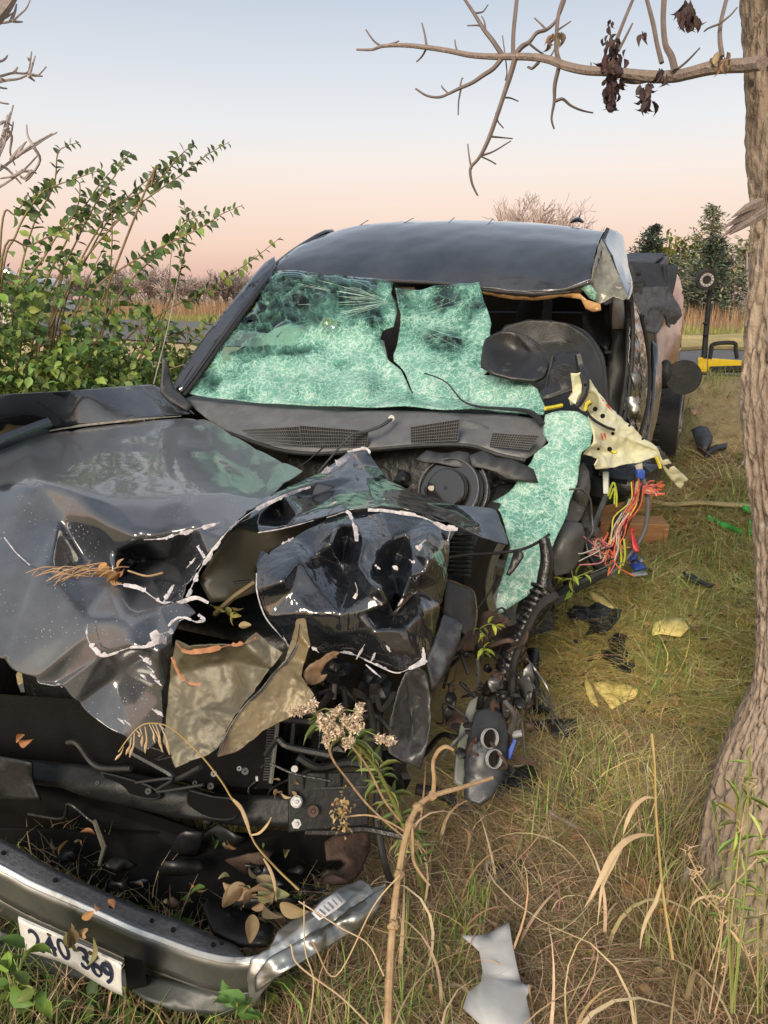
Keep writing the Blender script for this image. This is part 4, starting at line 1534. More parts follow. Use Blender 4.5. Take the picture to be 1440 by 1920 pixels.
pil(1.02, 1.02, -.93, 'b_pillar', w=.11)
pil(1.80, 1.88, -.93, 'c_pillar', w=.30)
pil(1.80, 1.88, .80, 'c_pillar', h1=1.36, w=.30)
MB().tube([S(513, 498, .64), S(562, 462, .92), S(622, 433, 1.18), TK(1.7, -.80, 1.56), TK(2.2, -.80, 1.50)], [.010] * 5, 7, smooth=4).build('roof_rail', M['paint'], TR)
bw = MB()
bw.tbox(2.20, 2.26, -.92, .92, .40, 1.12)
bw.tbox(2.20, 2.26, -.92, -.62, 1.12, 1.52)
bw.tbox(2.20, 2.26, .62, .72, 1.12, 1.46)
bw.tbox(2.20, 2.26, -.62, .62, 1.44, 1.56)
bw.build('cab_back', M['paint'], TR, smooth=False)
fl = MB()
fl.tbox(-.05, 2.25, -.90, .88, .36, .40)
fl.build('cab_floor', M['black'], TR, smooth=False)


def seat(s, t, w, hb, name='seat', head=True):
    m = MB()
    m.blob(TK(s - .02, t, .74), w, .27, .13, .06, 1)
    o = m.build(name, M['cloth'], TR)
    b = MB()
    rows = []
    for h, r in ((.68, .9), (.85, 1.0), (1.05, 1.0), (1.22, .92), (hb, .70)):
        rows.append([TK(s + .30 + (h - .7) * .28 - .05 * math.cos(k * 1.3), t + w * r * math.cos(math.pi * k / 8), h) for k in range(0)] or None)
    pts, rad = [], []
    b.tube([TK(s + .26, t, .66), TK(s + .32, t, .90), TK(s + .38, t, 1.10), TK(s + .42, t, hb - .02), TK(s + .43, t, hb + .02)], [w * .92, w, w * .98, w * .86, w * .6], 14, smooth=3, squash=.34)
    b.build('backrest', M['cloth'], o)
    if head:
        MB().blob(TK(s + .43, t, hb + .13), .14, .09, .10, .05, 2).build('headrest', M['cloth'], o)
    return o


seat(.72, -.42, .26, 1.26)
seat(1.62, -.45, .28, 1.22, 'rear_seat')
seat(1.62, .30, .30, 1.22, 'rear_seat')
M['plastic_dark'] = pmat('soft_black_plastic', (0.020, 0.021, 0.023), (0.012, 0.013, 0.014), 14, 0.42, bump=0.1, bscale=150, c3=(0.045, 0.046, 0.047))
M['paint_bed'] = paint_mat('bed_black_paint', 0.02, 0.06)
M['seat_leather'] = pmat('black_leather', (0.017, 0.018, 0.019), (0.011, 0.0115, 0.012), 20, 0.5, bump=0.15, bscale=150)
sheet('seat_back', [S(925, 720, .55), S(925, 640, .62), S(945, 612, .66), S(990, 600, .70), S(1035, 601, .72), S(1068, 607, .72), S(1092, 620, .70), S(1113, 640, .68), S(1128, 668, .64), S(1135, 700, .60), S(1138, 760, .5), S(1135, 800, .45), S(1000, 800, .45)],
      [S(1000, 650, .70), S(1060, 640, .72), S(1085, 652, .70), S(1100, 700, .62), S(1000, 720, .58)], [(13, 14), (14, 15)], mat=M['seat_leather'], parent=TR, sub=3, thick=.06)
# dark lining behind the seats so that the cab closes
MB().tbox(2.12, 2.18, -.60, .62, .45, 1.14).build('rear_bulkhead', M['black'], TR)
# instrument pod, collapsed
sheet('instrument_pod', [S(903, 690, .10), S(905, 655, .14), S(911, 634, .18), S(938, 621, .22), S(965, 622, .23), S(989, 630, .22), S(1010, 645, .20), S(1025, 662, .18), S(1027, 690, .13), S(1020, 708, .10), S(1003, 716, .08), S(960, 712, .06), S(920, 700, .06)],
      [S(950, 660, .24), S(985, 660, .24), S(970, 690, .16), S(1008, 668, .20)], [(4, 16), (16, 8)], mat=M['plastic_dark'], parent=TR, sub=3, thick=.012, dent=.01)
sp = sheet('speaker_panel', [S(1022, 722, .10), S(1037, 668, .18), S(1060, 662, .20), S(1086, 661, .18), S(1090, 690, .14), S(1088, 722, .08), S(1060, 735, .05), S(1020, 748, .02), S(1012, 738, .05)], mat=M['plastic_dark'], parent=TR, sub=2, thick=.015)
# round perforated speaker in it
cS = S(1057, 705, .10)
nS = (EYE - cS).normalized() + Vector((0, 0, .5))
g = MB()
for k in range(7):
    g.disc(cS + nS.normalized() * .004, nS, .004 + k * .006, .0065 + k * .006, .003, 24)
g.build('speaker_grille', M['black'], sp)
MB().tube([S(1036, 668, .17), S(1024, 722, .09), S(1020, 746, .01), S(1060, 735, .04), S(1089, 722, .07)], .005, 5, smooth=4).build('panel_edge', M['plastic'], sp)
# steering wheel rim behind the glass
MB().tube([S(850 + 55 * math.cos(a), 640 + 40 * math.sin(a), .66 - .05 * math.sin(a)) for a in np.linspace(0, 2 * math.pi, 17)], .013, 7, smooth=2).build('steering_wheel', M['plastic_dark'], TR)
# passenger airbag hanging below the glass
sheet('airbag', [S(450, 690, 0.38), S(452, 645, 0.44), S(500, 622, 0.50), S(548, 604, 0.54), S(575, 622, 0.54), S(600, 628, 0.52), S(660, 622, 0.50), S(720, 640, 0.46), S(730, 690, 0.34), S(640, 730, 0.26), S(520, 735, 0.26)], [S(540, 660, 0.52), S(620, 670, 0.48)], mat=M['airbag'], parent=TR, sub=2, thick=.004, dent=.02)
# dash top below the windshield
MB().add([TK(.03, -.74, 1.08), TK(.03, .70, 1.05), TK(.42, .66, 1.04), TK(.42, -.72, 1.08), TK(.42, .66, .6), TK(.42, -.72, .6)], [(0, 1, 2, 3), (3, 2, 4, 5)]).build('dashboard', M['plastic_dark'], TR, smooth=False)

# ---- B pillar with belt trim, driver's opening
pb = sheet('b_pillar', [S(1146, 566, 1.15), S(1171, 563, 1.2), S(1178, 566, 1.2), S(1180, 640, 1.15), S(1172, 740, 1.05), S(1158, 800, .98), S(1130, 800, .96), S(1138, 700, 1.05), S(1147, 640, 1.12)], mat=M['seat_leather'], parent=TR, sub=1, thick=.04)
sheet('belt_trim', [S(1149, 559, 1.13), S(1169, 561, 1.16), S(1170, 588, 1.14), S(1170, 617, 1.12), S(1148, 617, 1.10), S(1148, 588, 1.12)], mat=M['beige'], parent=pb, sub=1, thick=.01)
MB().tube([S(1176, 562, 1.02), S(1180, 610, 1.0), S(1177, 690, .95), S(1168, 760, .88), S(1154, 820, .80)], .016, 7, smooth=4).build('door_seal', M['rubber'], TR)
MB().tube([S(1184, 566, .98), S(1187, 620, .96), S(1184, 690, .90), S(1176, 760, .84), S(1162, 822, .76)], .010, 7, smooth=4).build('door_seal', M['rubber'], TR)
MB().box(S(1139, 660, 1.0), .03, .03, .012).build('belt_buckle', M['black'], TR)
sheet('side_trim', [S(1094, 588, 1.3), S(1130, 575, 1.25), S(1147, 570, 1.2), S(1146, 640, 1.12), S(1138, 660, 1.05), S(1118, 640, 1.1), S(1095, 618, 1.2)], mat=M['seat_leather'], parent=TR, sub=1, thick=.02)
# ---- driver's doors: folded glossy skins
sheet('rear_door', [S(1180, 590, .95), S(1187, 560, 1.05), S(1197, 585, 1.15), S(1208, 620, 1.25), S(1216, 660, 1.30), S(1221, 700, 1.32), S(1222, 750, 1.30), S(1216, 800, 1.22), S(1208, 832, 1.12), S(1195, 815, .95), S(1172, 780, .82), S(1166, 765, .80), S(1176, 700, .88)],
      [S(1195, 650, 1.02), S(1200, 700, 1.05), S(1196, 740, 1.0), S(1188, 690, .96), S(1190, 765, .92)], [(13, 14), (14, 15), (13, 3)], mat=M['paint_crushed'], parent=TR, sub=3, facet=26, thick=.004, dent=.02, dsize=.06)
MB().tube([S(1201, 590, 1.02), S(1212, 640, 1.10), S(1218, 700, 1.12), S(1214, 760, 1.08), S(1200, 815, .95)], .009, 6, smooth=4).build('door_edge', M['rubber'], TR)
flake('bare_primer', [S(1194, 575, 1.05), S(1204, 600, 1.1), S(1212, 632, 1.15), S(1216, 665, 1.18), S(1216, 690, 1.2)], [.002, .006, .005, .003, .002], M['primer'], TR)
flake('bare_primer', [S(1180, 530, .95), S(1186, 545, .98), S(1190, 566, 1.02)], [.002, .004, .002], M['primer'], TR)
sheet('door_latch', [S(1174, 745, .78), S(1186, 742, .78), S(1194, 752, .78), S(1200, 768, .77), S(1188, 778, .76), S(1178, 765, .77)], mat=M['steel'], parent=TR, sub=1, thick=.012, dent=.02, dsize=.03)
sheet('door_hinge', [S(1182, 700, .84), S(1195, 695, .86), S(1202, 715, .86), S(1190, 730, .84)], mat=M['grey_metal'], parent=TR, sub=1, thick=.01, dent=.03, dsize=.03)
sheet('front_door', [S(1222, 640, 1.5), S(1232, 650, 1.5), S(1238, 690, 1.5), S(1236, 740, 1.45), S(1228, 790, 1.35), S(1218, 830, 1.2), S(1208, 836, 1.1), S(1214, 800, 1.2), S(1222, 750, 1.3), S(1224, 700, 1.4)], mat=M['paint'], parent=TR, sub=3, thick=.02, dent=.01)
flake('bare_primer', [S(1238, 668, 1.5), S(1238, 720, 1.48), S(1232, 770, 1.4), S(1222, 815, 1.25)], [.002, .003, .003, .002], M['steel'], TR)
# round black mirror pushed out sideways
mr_ = MB()
cm = S(1281, 707, 2.1)
nm = Vector((-.25, -1, .05)).normalized()
mr_.disc(cm, nm, 0, .098, .03, 32)
mr_.blob(cm - nm * .03, .095, .06, .095, 0, 0, 8, 20)
mo = mr_.build('door_mirror', M['rubber'], TR)
MB().blob(S(1247, 702, 2.1), .045, .06, .085, .1, 1).tube([S(1247, 702, 2.1), S(1270, 705, 2.1)], .03, 8).build('mirror_arm', M['rubber'], mo)

# ---- bed
sheet('bed_side', [S(1268, 512, 3.0), S(1276, 525, 3.2), S(1281, 548, 3.3), S(1281, 580, 3.3), S(1279, 620, 3.2), S(1276, 655, 3.1), S(1268, 700, 2.9), S(1262, 740, 2.8), S(1250, 790, 2.7), S(1228, 835, 2.5), S(1222, 830, 2.4), S(1232, 740, 2.4), S(1230, 650, 2.5), S(1228, 620, 2.5), S(1248, 570, 2.7), S(1262, 530, 2.9)],
      [S(1262, 600, 2.96), S(1258, 640, 2.82), S(1268, 570, 3.06), S(1250, 690, 2.66)], [], mat=M['paint_bed'], parent=TR, sub=3, thick=.006, dent=.006, dsize=.2)
patch('tonneau_cover', [[S(1178, 493, 2.45), S(1210, 495, 2.6), S(1242, 497, 2.75), S(1268, 500, 2.9)], [S(1184, 520, 2.42), S(1212, 522, 2.55), S(1242, 525, 2.7), S(1264, 530, 2.8)], [S(1188, 560, 2.4), S(1215, 560, 2.5), S(1240, 560, 2.6), S(1256, 560, 2.7)]], M['tonneau'], thick=.03, sub=2)
MB().tube([S(1246, 498, 2.72), S(1249, 530, 2.7)], .012, 5).build('cover_seam', M['rubber'], TR)
patch('tonneau_top', [[TK(2.45, .85, 1.33), TK(2.45, 0, 1.35), TK(2.45, -.85, 1.33)], [TK(4.2, .85, 1.30), TK(4.2, 0, 1.32), TK(4.2, -.85, 1.30)]], M['tonneau'], thick=.02, sub=0)
bb = MB()
bb.tbox(2.35, 4.25, -.97, .88, .45, 1.28)
bb.build('bed_box', M['black'], TR, smooth=False)
# rear wheel on the driver's side
def wheel(c, ax, r, w, parent):
    ax = ax.normalized()
    m = MB()
    m.disc(c - ax * w / 2, ax, r * .62, r, w, 40)
    for k in range(36):
        a = 2 * math.pi * k / 36
        o_ = ax.orthogonal().normalized()
        d = Quaternion(ax, a) @ o_
        m.box(c + d * (r + .004), .035, .05, .012, rot=Matrix((ax.cross(d), ax, d)).transposed())
    wo = m.build('wheel', M['rubber'], parent, bevel=.015)
    h = MB()
    h.disc(c + ax * w * .18, ax, r * .52, r * .63, w * .34, 40)
    h.disc(c + ax * w * .2, ax, 0, r * .18, w * .2, 20)
    for k in range(6):
        a = 2 * math.pi * k / 6
        d = Quaternion(ax, a) @ ax.orthogonal().normalized()
        h.tube([c + ax * w * .32 + d * r * .1, c + ax * w * .36 + d * r * .56], [.035, .025], 6)
    h.build('rim', M['steel'], wo)
    return wo


wheel(S(1243, 790, 2.75) - VV * .02, VV * 1.0, .36, .26, TR)
wheel(TK(3.0, -.80, .36), VV * -1.0, .38, .26, TR)
wheel(TK(-.75, -.84, .36), VV * -1.0, .38, .26, TR)
sheet('sill', [S(1150, 800, .9), S(1166, 790, .85), S(1210, 835, 1.1), S(1228, 838, 1.8), S(1240, 860, 2.2), S(1200, 880, 1.2), S(1160, 850, .9)], mat=M['black'], parent=TR, sub=1, thick=.05)
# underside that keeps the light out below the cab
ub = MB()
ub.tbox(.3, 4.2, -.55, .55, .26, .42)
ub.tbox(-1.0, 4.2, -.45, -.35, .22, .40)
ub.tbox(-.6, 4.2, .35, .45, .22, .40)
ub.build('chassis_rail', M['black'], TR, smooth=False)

# blanket draped over the bed side: its own thing
bl = sheet('blanket', [S(1188, 552, 2.30), S(1204, 541, 2.4), S(1226, 538, 2.5), S(1250, 538, 2.62), S(1262, 552, 2.66), S(1272, 575, 2.72), S(1277, 590, 2.75), S(1271, 600, 2.72), S(1266, 608, 2.7), S(1258, 606, 2.68), S(1253, 614, 2.66), S(1248, 600, 2.6), S(1244, 590, 2.56), S(1240, 612, 2.5), S(1228, 626, 2.45), S(1212, 622, 2.36), S(1203, 612, 2.3), S(1195, 590, 2.28)],
           [S(1215, 560, 2.40), S(1240, 552, 2.56), S(1258, 575, 2.60), S(1220, 575, 2.38), S(1245, 575, 2.50), S(1218, 595, 2.40)], [(18, 19), (19, 20)], mat=M['blanket'], parent=None, sub=3, thick=.012, dent=.035, dsize=.06)
tag(bl, 'charcoal grey blanket draped over the driver side of the truck bed', 'blanket')
M['booster'] = pmat('glossy_black_enamel', (0.012, 0.012, 0.012), (0.008, 0.008, 0.008), 12, 0.16, coat=0.8)
M['rust_trim'] = pmat('rust_stained_trim', (0.10, 0.06, 0.03), (0.05, 0.035, 0.022), 20, 0.6, bump=0.3)
M['dark_primer'] = pmat('dark_grey_primer', (0.075, 0.074, 0.072), (0.055, 0.054, 0.053), 10, 0.5, bump=0.15)
M['scuffed'] = pmat('scuffed_black_metal', (0.045, 0.046, 0.05), (0.11, 0.112, 0.118), 9, 0.35, 0.4, bump=0.3, bscale=30, c3=(0.40, 0.41, 0.43), c3at=0.72)
M['dust'] = pmat('road_dust', (0.26, 0.25, 0.22), (0.17, 0.165, 0.15), 60, 0.9, bump=0.6)
M['paint_peak'] = paint_mat('bent_black_paint', 0.10, 0.08, film=.03, coatr=.06)
M['glassline'] = pmat('glass_crack', (0.50, 0.70, 0.63), (0.4, 0.6, 0.53), 20, 0.4)
M['under_brown'] = pmat('olive_brown_underside', (0.105, 0.092, 0.06), (0.075, 0.067, 0.045), 8, 0.45, 0.25, bump=0.15, bscale=30, c3=(0.17, 0.12, 0.07))
M['sealer_brown'] = pmat('brown_orange_edge', (0.20, 0.115, 0.06), (0.12, 0.075, 0.042), 25, 0.6, bump=0.3)
M['fin'] = pmat('radiator_fin', (0.009, 0.009, 0.01), (0.006, 0.006, 0.0065), 15, 0.5, spec=.35)
M['pale_tank'] = pmat('pale_tank_edge', (0.16, 0.16, 0.14), (0.12, 0.12, 0.105), 40, 0.6)
M['support'] = pmat('black_moulded_support', (0.010, 0.011, 0.0115), (0.007, 0.0075, 0.008), 12, 0.5, spec=.3, bump=0.2, bscale=60, c3=(0.03, 0.03, 0.029))
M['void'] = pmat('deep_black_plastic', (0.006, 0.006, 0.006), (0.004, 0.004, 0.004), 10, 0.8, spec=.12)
M['whip'] = pmat('pale_whip', (0.34, 0.32, 0.28), (0.28, 0.26, 0.23), 30, 0.5)
M['olive_inner'] = pmat('olive_inner_metal', (0.20, 0.19, 0.09), (0.15, 0.14, 0.07), 20, 0.6)  # olive tone of the round opening in the cream pillar
M['grey_box'] = pmat('grey_moulded_plastic', (0.085, 0.086, 0.086), (0.06, 0.061, 0.061), 12, 0.45, bump=0.1, c3=(0.15, 0.15, 0.145))
M['ygreen'] = pmat('yellow_green_wire', (0.45, 0.50, 0.05), (0.3, 0.36, 0.04), 30, 0.5)
M['ink2'] = pmat('label_ink', (0.10, 0.10, 0.12), (0.16, 0.16, 0.18), 30, 0.6)
M['dam'] = pmat('greenish_black_dam', (0.022, 0.027, 0.025), (0.03, 0.035, 0.033), 10, 0.4, bump=0.1)
M['bplastic'] = pmat('blue_grey_plastic', (0.030, 0.034, 0.041), (0.022, 0.025, 0.03), 12, 0.5, bump=0.15, c3=(0.06, 0.063, 0.07))
M['sealer_tan'] = pmat('tan_scrap', (0.38, 0.24, 0.13), (0.28, 0.17, 0.09), 25, 0.8, bump=0.3)
M['rotten'] = pmat('rotten_wood', (0.42, 0.21, 0.085), (0.30, 0.14, 0.055), 14, 0.9, bump=0.8, bscale=60, c3=(0.48, 0.32, 0.19))
M['lampbody'] = pmat('dark_lamp_plastic', (0.05, 0.055, 0.065), (0.03, 0.033, 0.04), 12, 0.35, bump=0.1, c3=(0.11, 0.12, 0.13))
M['lamp_grey'] = pmat('greenish_lamp_plastic', (0.16, 0.17, 0.15), (0.11, 0.12, 0.105), 12, 0.45, bump=0.1)
M['stick_dark'] = pmat('mossy_bark', (0.12, 0.11, 0.075), (0.08, 0.075, 0.05), 30, 0.9, bump=0.4)
M['straw_stem'] = pmat('straw_stem', (0.42, 0.30, 0.13), (0.33, 0.24, 0.09), 30, 0.7)
M['straw_pale'] = pmat('pale_straw', (0.56, 0.43, 0.27), (0.47, 0.34, 0.20), 30, 0.75, transl=0.2)

# ---- windshield: three ragged sheets of crazed laminated glass
wA = [S(353, 740, .0), S(380, 698, .09), S(430, 628, .24), S(475, 572, .40), S(512, 505, .60), S(580, 511, .61), S(650, 518, .61), S(700, 524, .61), S(738, 531, .61),
      S(733, 550, .56), S(742, 565, .53), S(744, 588, .48), S(738, 612, .42), S(716, 622, .40), S(712, 640, .36), S(720, 655, .33), S(728, 676, .29), S(737, 682, .28), S(752, 694, .25), S(762, 715, .19), S(772, 738, .13),
      S(820, 745, .13), S(880, 752, .12), S(880, 700, .20), S(905, 690, .21), S(925, 685, .21), S(905, 705, .18), S(950, 700, .17), S(985, 712, .14), S(1008, 730, .09), S(1021, 760, .03), S(1020, 778, -.01), S(960, 772, .0), S(860, 768, .0), S(760, 763, .0), S(640, 763, .0), S(520, 757, .0), S(420, 748, .0)]
iA = [S(470, 640, .25), S(540, 620, .30), S(620, 600, .34), S(700, 590, .38), S(440, 690, .16), S(520, 690, .19), S(600, 690, .20), S(680, 680, .22), S(560, 560, .50), S(650, 560, .50), S(700, 555, .52), S(600, 640, .33), S(660, 640, .32), S(700, 645, .30), S(480, 720, .06), S(580, 728, .05), S(680, 728, .05), S(900, 735, .10), S(960, 735, .09)]
dA = [.55, .22, .04, .0, .0, .0, .02, .10, .22, .5, .55, .6, .65, .7, .7, .75, .8, .8, .8, .8, .75, .8, .8, .8, .8, .8, .8, .8, .8, .8, .85, .8, .75, .7, .75, .75, .75, .72] + \
     [.03, .08, .22, .42, .45, .68, .75, .75, .0, .02, .12, .62, .78, .70, .70, .80, .75, .75, .75]
wsh = sheet('windshield', wA, iA, mat=M['glass'], parent=TR, sub=2, thick=.005, dens=dA, fill=26, edge=.9, dent=.024, dsize=.11)
wB = [S(741, 540, .56), S(770, 543, .56), S(800, 540, .57), S(850, 535, .58), S(899, 530, .59), S(903, 548, .56), S(907, 565, .53), S(917, 590, .48), S(921, 608, .45), S(919, 635, .40), S(908, 655, .36), S(906, 690, .26), S(897, 702, .22), S(880, 752, .13), S(830, 748, .13), S(776, 740, .13), S(766, 716, .20), S(756, 694, .25), S(739, 678, .29),
      S(738, 660, .33), S(746, 640, .37), S(750, 610, .43), S(752, 588, .46), S(745, 565, .52)]
iB = [S(800, 580, .50), S(860, 580, .50), S(790, 640, .36), S(850, 640, .38), S(820, 700, .22), S(870, 690, .26)]
dB = [.35, .3, .35, .4, .5, .5, .5, .5, .5, .55, .6, .7, .7, .75, .8, .8, .8, .8, .75, .7, .6, .4, .35, .3] + [.22, .42, .42, .5, .8, .75]
sheet('windshield', wB, iB, mat=M['glass'], parent=TR, sub=2, thick=.005, dens=dB, fill=22, edge=.9, dent=.028, dsize=.09, jag=.005)
wC = [S(1022, 778, -.02), S(1050, 770, .0), S(1085, 772, .0), S(1104, 785, -.02), S(1111, 810, -.05), S(1106, 838, -.09), S(1092, 850, -.11), S(1086, 875, -.14), S(1082, 905, -.18), S(1068, 940, -.22), S(1054, 985, -.27), S(1040, 1015, -.31), S(1027, 1050, -.35), S(1008, 1090, -.39), S(990, 1116, -.42), S(965, 1132, -.44), S(938, 1152, -.46),
      S(929, 1138, -.46), S(935, 1105, -.43), S(944, 1075, -.40), S(950, 1050, -.38), S(957, 1025, -.36), S(948, 990, -.33), S(938, 960, -.29), S(918, 944, -.26), S(940, 935, -.25), S(962, 915, -.22), S(985, 880, -.18), S(1003, 850, -.13), S(1018, 838, -.11), S(1030, 830, -.10), S(1018, 812, -.07)]
iC = [S(1060, 810, -.05), S(1055, 860, -.12), S(1030, 900, -.17), S(1010, 950, -.25), S(990, 1010, -.33), S(975, 1070, -.40), S(1060, 835, -.07)]
dC = [.85] * 7 + [.75, .75, .8, .8, .8, .85, .9, .95, 1.0, 1.0, 1.0, .95, .9, .9, .9, .8, .75, .75, .75, .7, .7, .7, .75, .8, .85] + [.9, .75, .65, .7, .85, .95, .85]
sheet('windshield', wC, iC, mat=M['glass'], parent=TR, sub=2, thick=.006, dens=dC, fill=24, edge=.9, dent=.035, dsize=.09, jag=.006)

# ---- cowl
cowl = sheet('cowl', [S(334, 735, -.02), S(345, 748, -.01), S(420, 756, -.005), S(520, 765, .0), S(640, 771, .0), S(760, 771, .0), S(860, 776, .0), S(960, 780, -.005), S(1005, 786, -.01), S(1024, 798, -.03), S(1028, 824, -.07), S(1012, 846, -.10),
                      S(985, 862, -.14), S(945, 858, -.15), S(915, 842, -.15), S(870, 834, -.16), S(800, 834, -.17), S(700, 842, -.19), S(600, 850, -.21), S(520, 842, -.20), S(450, 822, -.17), S(400, 795, -.10), S(362, 764, -.05)],
             [S(440, 777, -.06), S(520, 784, -.07), S(640, 790, -.07), S(760, 790, -.07), S(860, 790, -.06), S(940, 800, -.06), S(440, 790, -.09), S(520, 797, -.10), S(640, 802, -.10), S(760, 803, -.10), S(890, 808, -.09)],
             [(23, 24), (24, 25), (25, 26), (26, 27), (29, 30), (30, 31), (31, 32)], mat=M['cowl'], parent=TR, sub=2, thick=.006, dent=.006, dsize=.05)


def vent(poly, nx, ny, s, name='vent_grille'):
    """recessed grille: dark slot behind, bars across it"""
    a, b, c, d = [S(x, y, s) for x, y in poly]         # top-left, top-right, bottom-right, bottom-left
    e = (EYE - a).normalized() * .006
    m = MB()
    m.add([a + e * .3, b + e * .3, c + e * .3, d + e * .3], [(0, 3, 2, 1)])
    o = m.build(name, M['black'], cowl, smooth=False)
    g_ = MB()
    for i in range(nx + 1):
        f = i / nx
        g_.tube([a.lerp(b, f) + e, d.lerp(c, f) + e], .0013, 4)
    for i in range(ny + 1):
        f = i / ny
        g_.tube([a.lerp(d, f) + e, b.lerp(c, f) + e], .0016, 4)
    g_.build('grille_bars', M['cowl'], cowl)


vent([(452, 806), (560, 800), (566, 842), (500, 832)], 24, 6, -.19)
vent([(562, 798), (690, 808), (688, 836), (568, 843)], 28, 6, -.19)
vent([(770, 801), (862, 786), (858, 826), (771, 830)], 20, 6, -.165)
vent([(924, 812), (1010, 817), (992, 843), (918, 836)], 18, 6, -.145)
sheet('cowl_flap', [S(866, 785, -.06), S(915, 800, -.07), S(922, 818, -.09), S(908, 842, -.13), S(862, 826, -.12), S(858, 806, -.09)], mat=M['cowl'], parent=TR, sub=2, thick=.004, dent=.008, dsize=.04)
MB().tube([S(430, 812, -.16), S(520, 843, -.215), S(600, 851, -.225), S(700, 843, -.205), S(800, 835, -.185), S(880, 836, -.17), S(930, 852, -.16), S(985, 864, -.15)], .008, 6, smooth=4).build('cowl_seal', M['rubber'], TR)
sheet('mirror_sail', [S(300, 735, -.10), S(304, 690, -.06), S(305, 668, -.04), S(312, 676, -.04), S(316, 700, -.04), S(326, 730, -.05), S(360, 762, -.08), S(352, 772, -.10), S(318, 752, -.12)], mat=M['plastic'], parent=TR, sub=2, thick=.02)

# wiper arms
# long straight cracks running out from the tear
ckm = MB()
for k in range(70):
    a = random.uniform(2.6, 4.4) if k < 50 else random.uniform(-.9, .9)
    o_ = (738, 565) if k < 50 else (756, 600)
    L0, L1 = random.uniform(5, 60), random.uniform(70, 300 if k < 50 else 150)
    P_ = []
    for f in (0, .35, .7, 1):
        L = L0 + (L1 - L0) * f
        x, y = o_[0] + L * math.cos(a) + random.gauss(0, 1.2), o_[1] - L * math.sin(a) * -1 * .55 + random.gauss(0, 1.2)
        s_ = .60 - (y - 520) / 240 * .60 - .035
        P_.append((x, y, s_))
    if all(516 < y < 735 and x > 380 + max(0, (740 - y)) * .0 and x > 365 + (735 - y) * .70 and x < 900 for x, y, s_ in P_):
        ckm.tube([S(*q) for q in P_], .0004, 3)
tag(ckm.build('crack_lines', M['glassline'], wsh), kind='stuff')
wp = MB()
wp.tube([S(734, 785, -.13), S(716, 798, -.18), S(690, 808, -.21), S(662, 815, -.235), S(645, 830, -.26), S(620, 858, -.29), S(596, 886, -.32)], [.009, .009, .008, .008, .006, .005, .005], 7, smooth=4, squash=.6)
w1 = wp.build('wiper_arm', M['plastic'], TR)
MB().disc(S(734, 784, -.125), EYE - S(734, 785, -.1), 0, .011, .012, 16).build('pivot_nut', M['steel'], w1)
MB().tube([S(554, 882, -.31), S(580, 862, -.29), S(607, 838, -.27)], .006, 5, squash=.5).build('wiper_blade', M['rubber'], w1)
wp = MB()
wp.tube([S(1016, 795, -.06), S(1005, 781, -.05), S(985, 770, -.04), S(940, 766, -.03), S(895, 762, -.02), S(868, 752, .0), S(852, 734, .03), S(838, 718, .07), S(818, 707, .1), S(796, 700, .13)], [.015, .014, .011, .008, .006, .004, .0035, .0035, .0035, .004], 7, smooth=4, squash=.7)
wp.build('wiper_arm', M['plastic_dark'], TR)

# ---- firewall, engine bay
MB().add([S(540, 835, -.05), S(1040, 820, -.02), S(1040, 1180, -.15), S(820, 1240, -.3), S(540, 1100, -.2)], [(0, 4, 3, 2, 1)]).build('firewall', M['engine'], TR, smooth=False)
en = MB()
en.tbox(-1.05, -.25, -.62, .42, .25, .78)
en.tbox(-.75, -.35, -.40, .20, .65, .88)
en.build('engine_block', M['engine'], TR, bevel=.03)
for (a, b, c_, r, s0) in ((845, 915, 6, .11, -.2),):
    bo = MB()
    c0 = S(858, 928, -.22)
    ax = (Vector((-.45, -.8, .42))).normalized()
    bo.disc(c0, ax, 0, .130, .05, 40)
    bo.disc(c0 + ax * .05, ax, 0, .112, .03, 40)
    bo.disc(c0 + ax * .08, ax, 0, .07, .03, 36)
    o = bo.build('brake_booster', M['booster'], TR, bevel=.008)
    for k, (d0, rr) in enumerate(((.052, .128), (.084, .108))):
        MB().disc(c0 + ax * d0, ax, rr - .004, rr, .006, 40).build('booster_rim', M['scuffed'], o)
MB().blob(S(813, 916, -.3), .022, .022, .018, .1).build('filler_cap', M['beige'], TR)
MB().blob(S(755, 900, -.3), .03, .05, .03, .4, 2).build('coolant_neck', M['engine'], TR)
sp_ = MB()
for cx, cy, s0, L, r in ((866, 1040, -.5, .30, .034),):
    c0 = S(cx, cy - 45, s0)
    c1 = S(cx - 6, cy + 40, s0 - .05)
    ax = (c1 - c0)
    a, b = ax.normalized().orthogonal().normalized(), None
    b = ax.normalized().cross(a)
    sp_.tube([c0 + ax * (i / 110) + (a * math.cos(i * .57) + b * math.sin(i * .57)) * r for i in range(111)], .006, 5)
sp_.build('coil_spring', M['black'], TR)
# wing of torn firewall trim below the cowl
sheet('torn_trim', [S(905, 845, -.2), S(960, 862, -.2), S(1000, 880, -.18), S(1008, 905, -.2), S(975, 900, -.24), S(930, 885, -.25), S(885, 875, -.26), S(880, 855, -.24)], mat=M['plastic'], parent=TR, sub=1, thick=.006, jag=.012)
sheet('torn_trim', [S(800, 845, -.22), S(880, 850, -.22), S(885, 880, -.25), S(850, 875, -.27), S(820, 868, -.27), S(780, 862, -.25)], mat=M['plastic'], parent=TR, sub=1, thick=.006, jag=.01)
sheet('torn_trim', [S(842, 880, -.26), S(870, 878, -.24), S(905, 872, -.22), S(925, 874, -.2), S(912, 886, -.2), S(880, 890, -.22), S(850, 888, -.26)], mat=M['rust_trim'], parent=TR, sub=1, thick=.004, jag=.006)
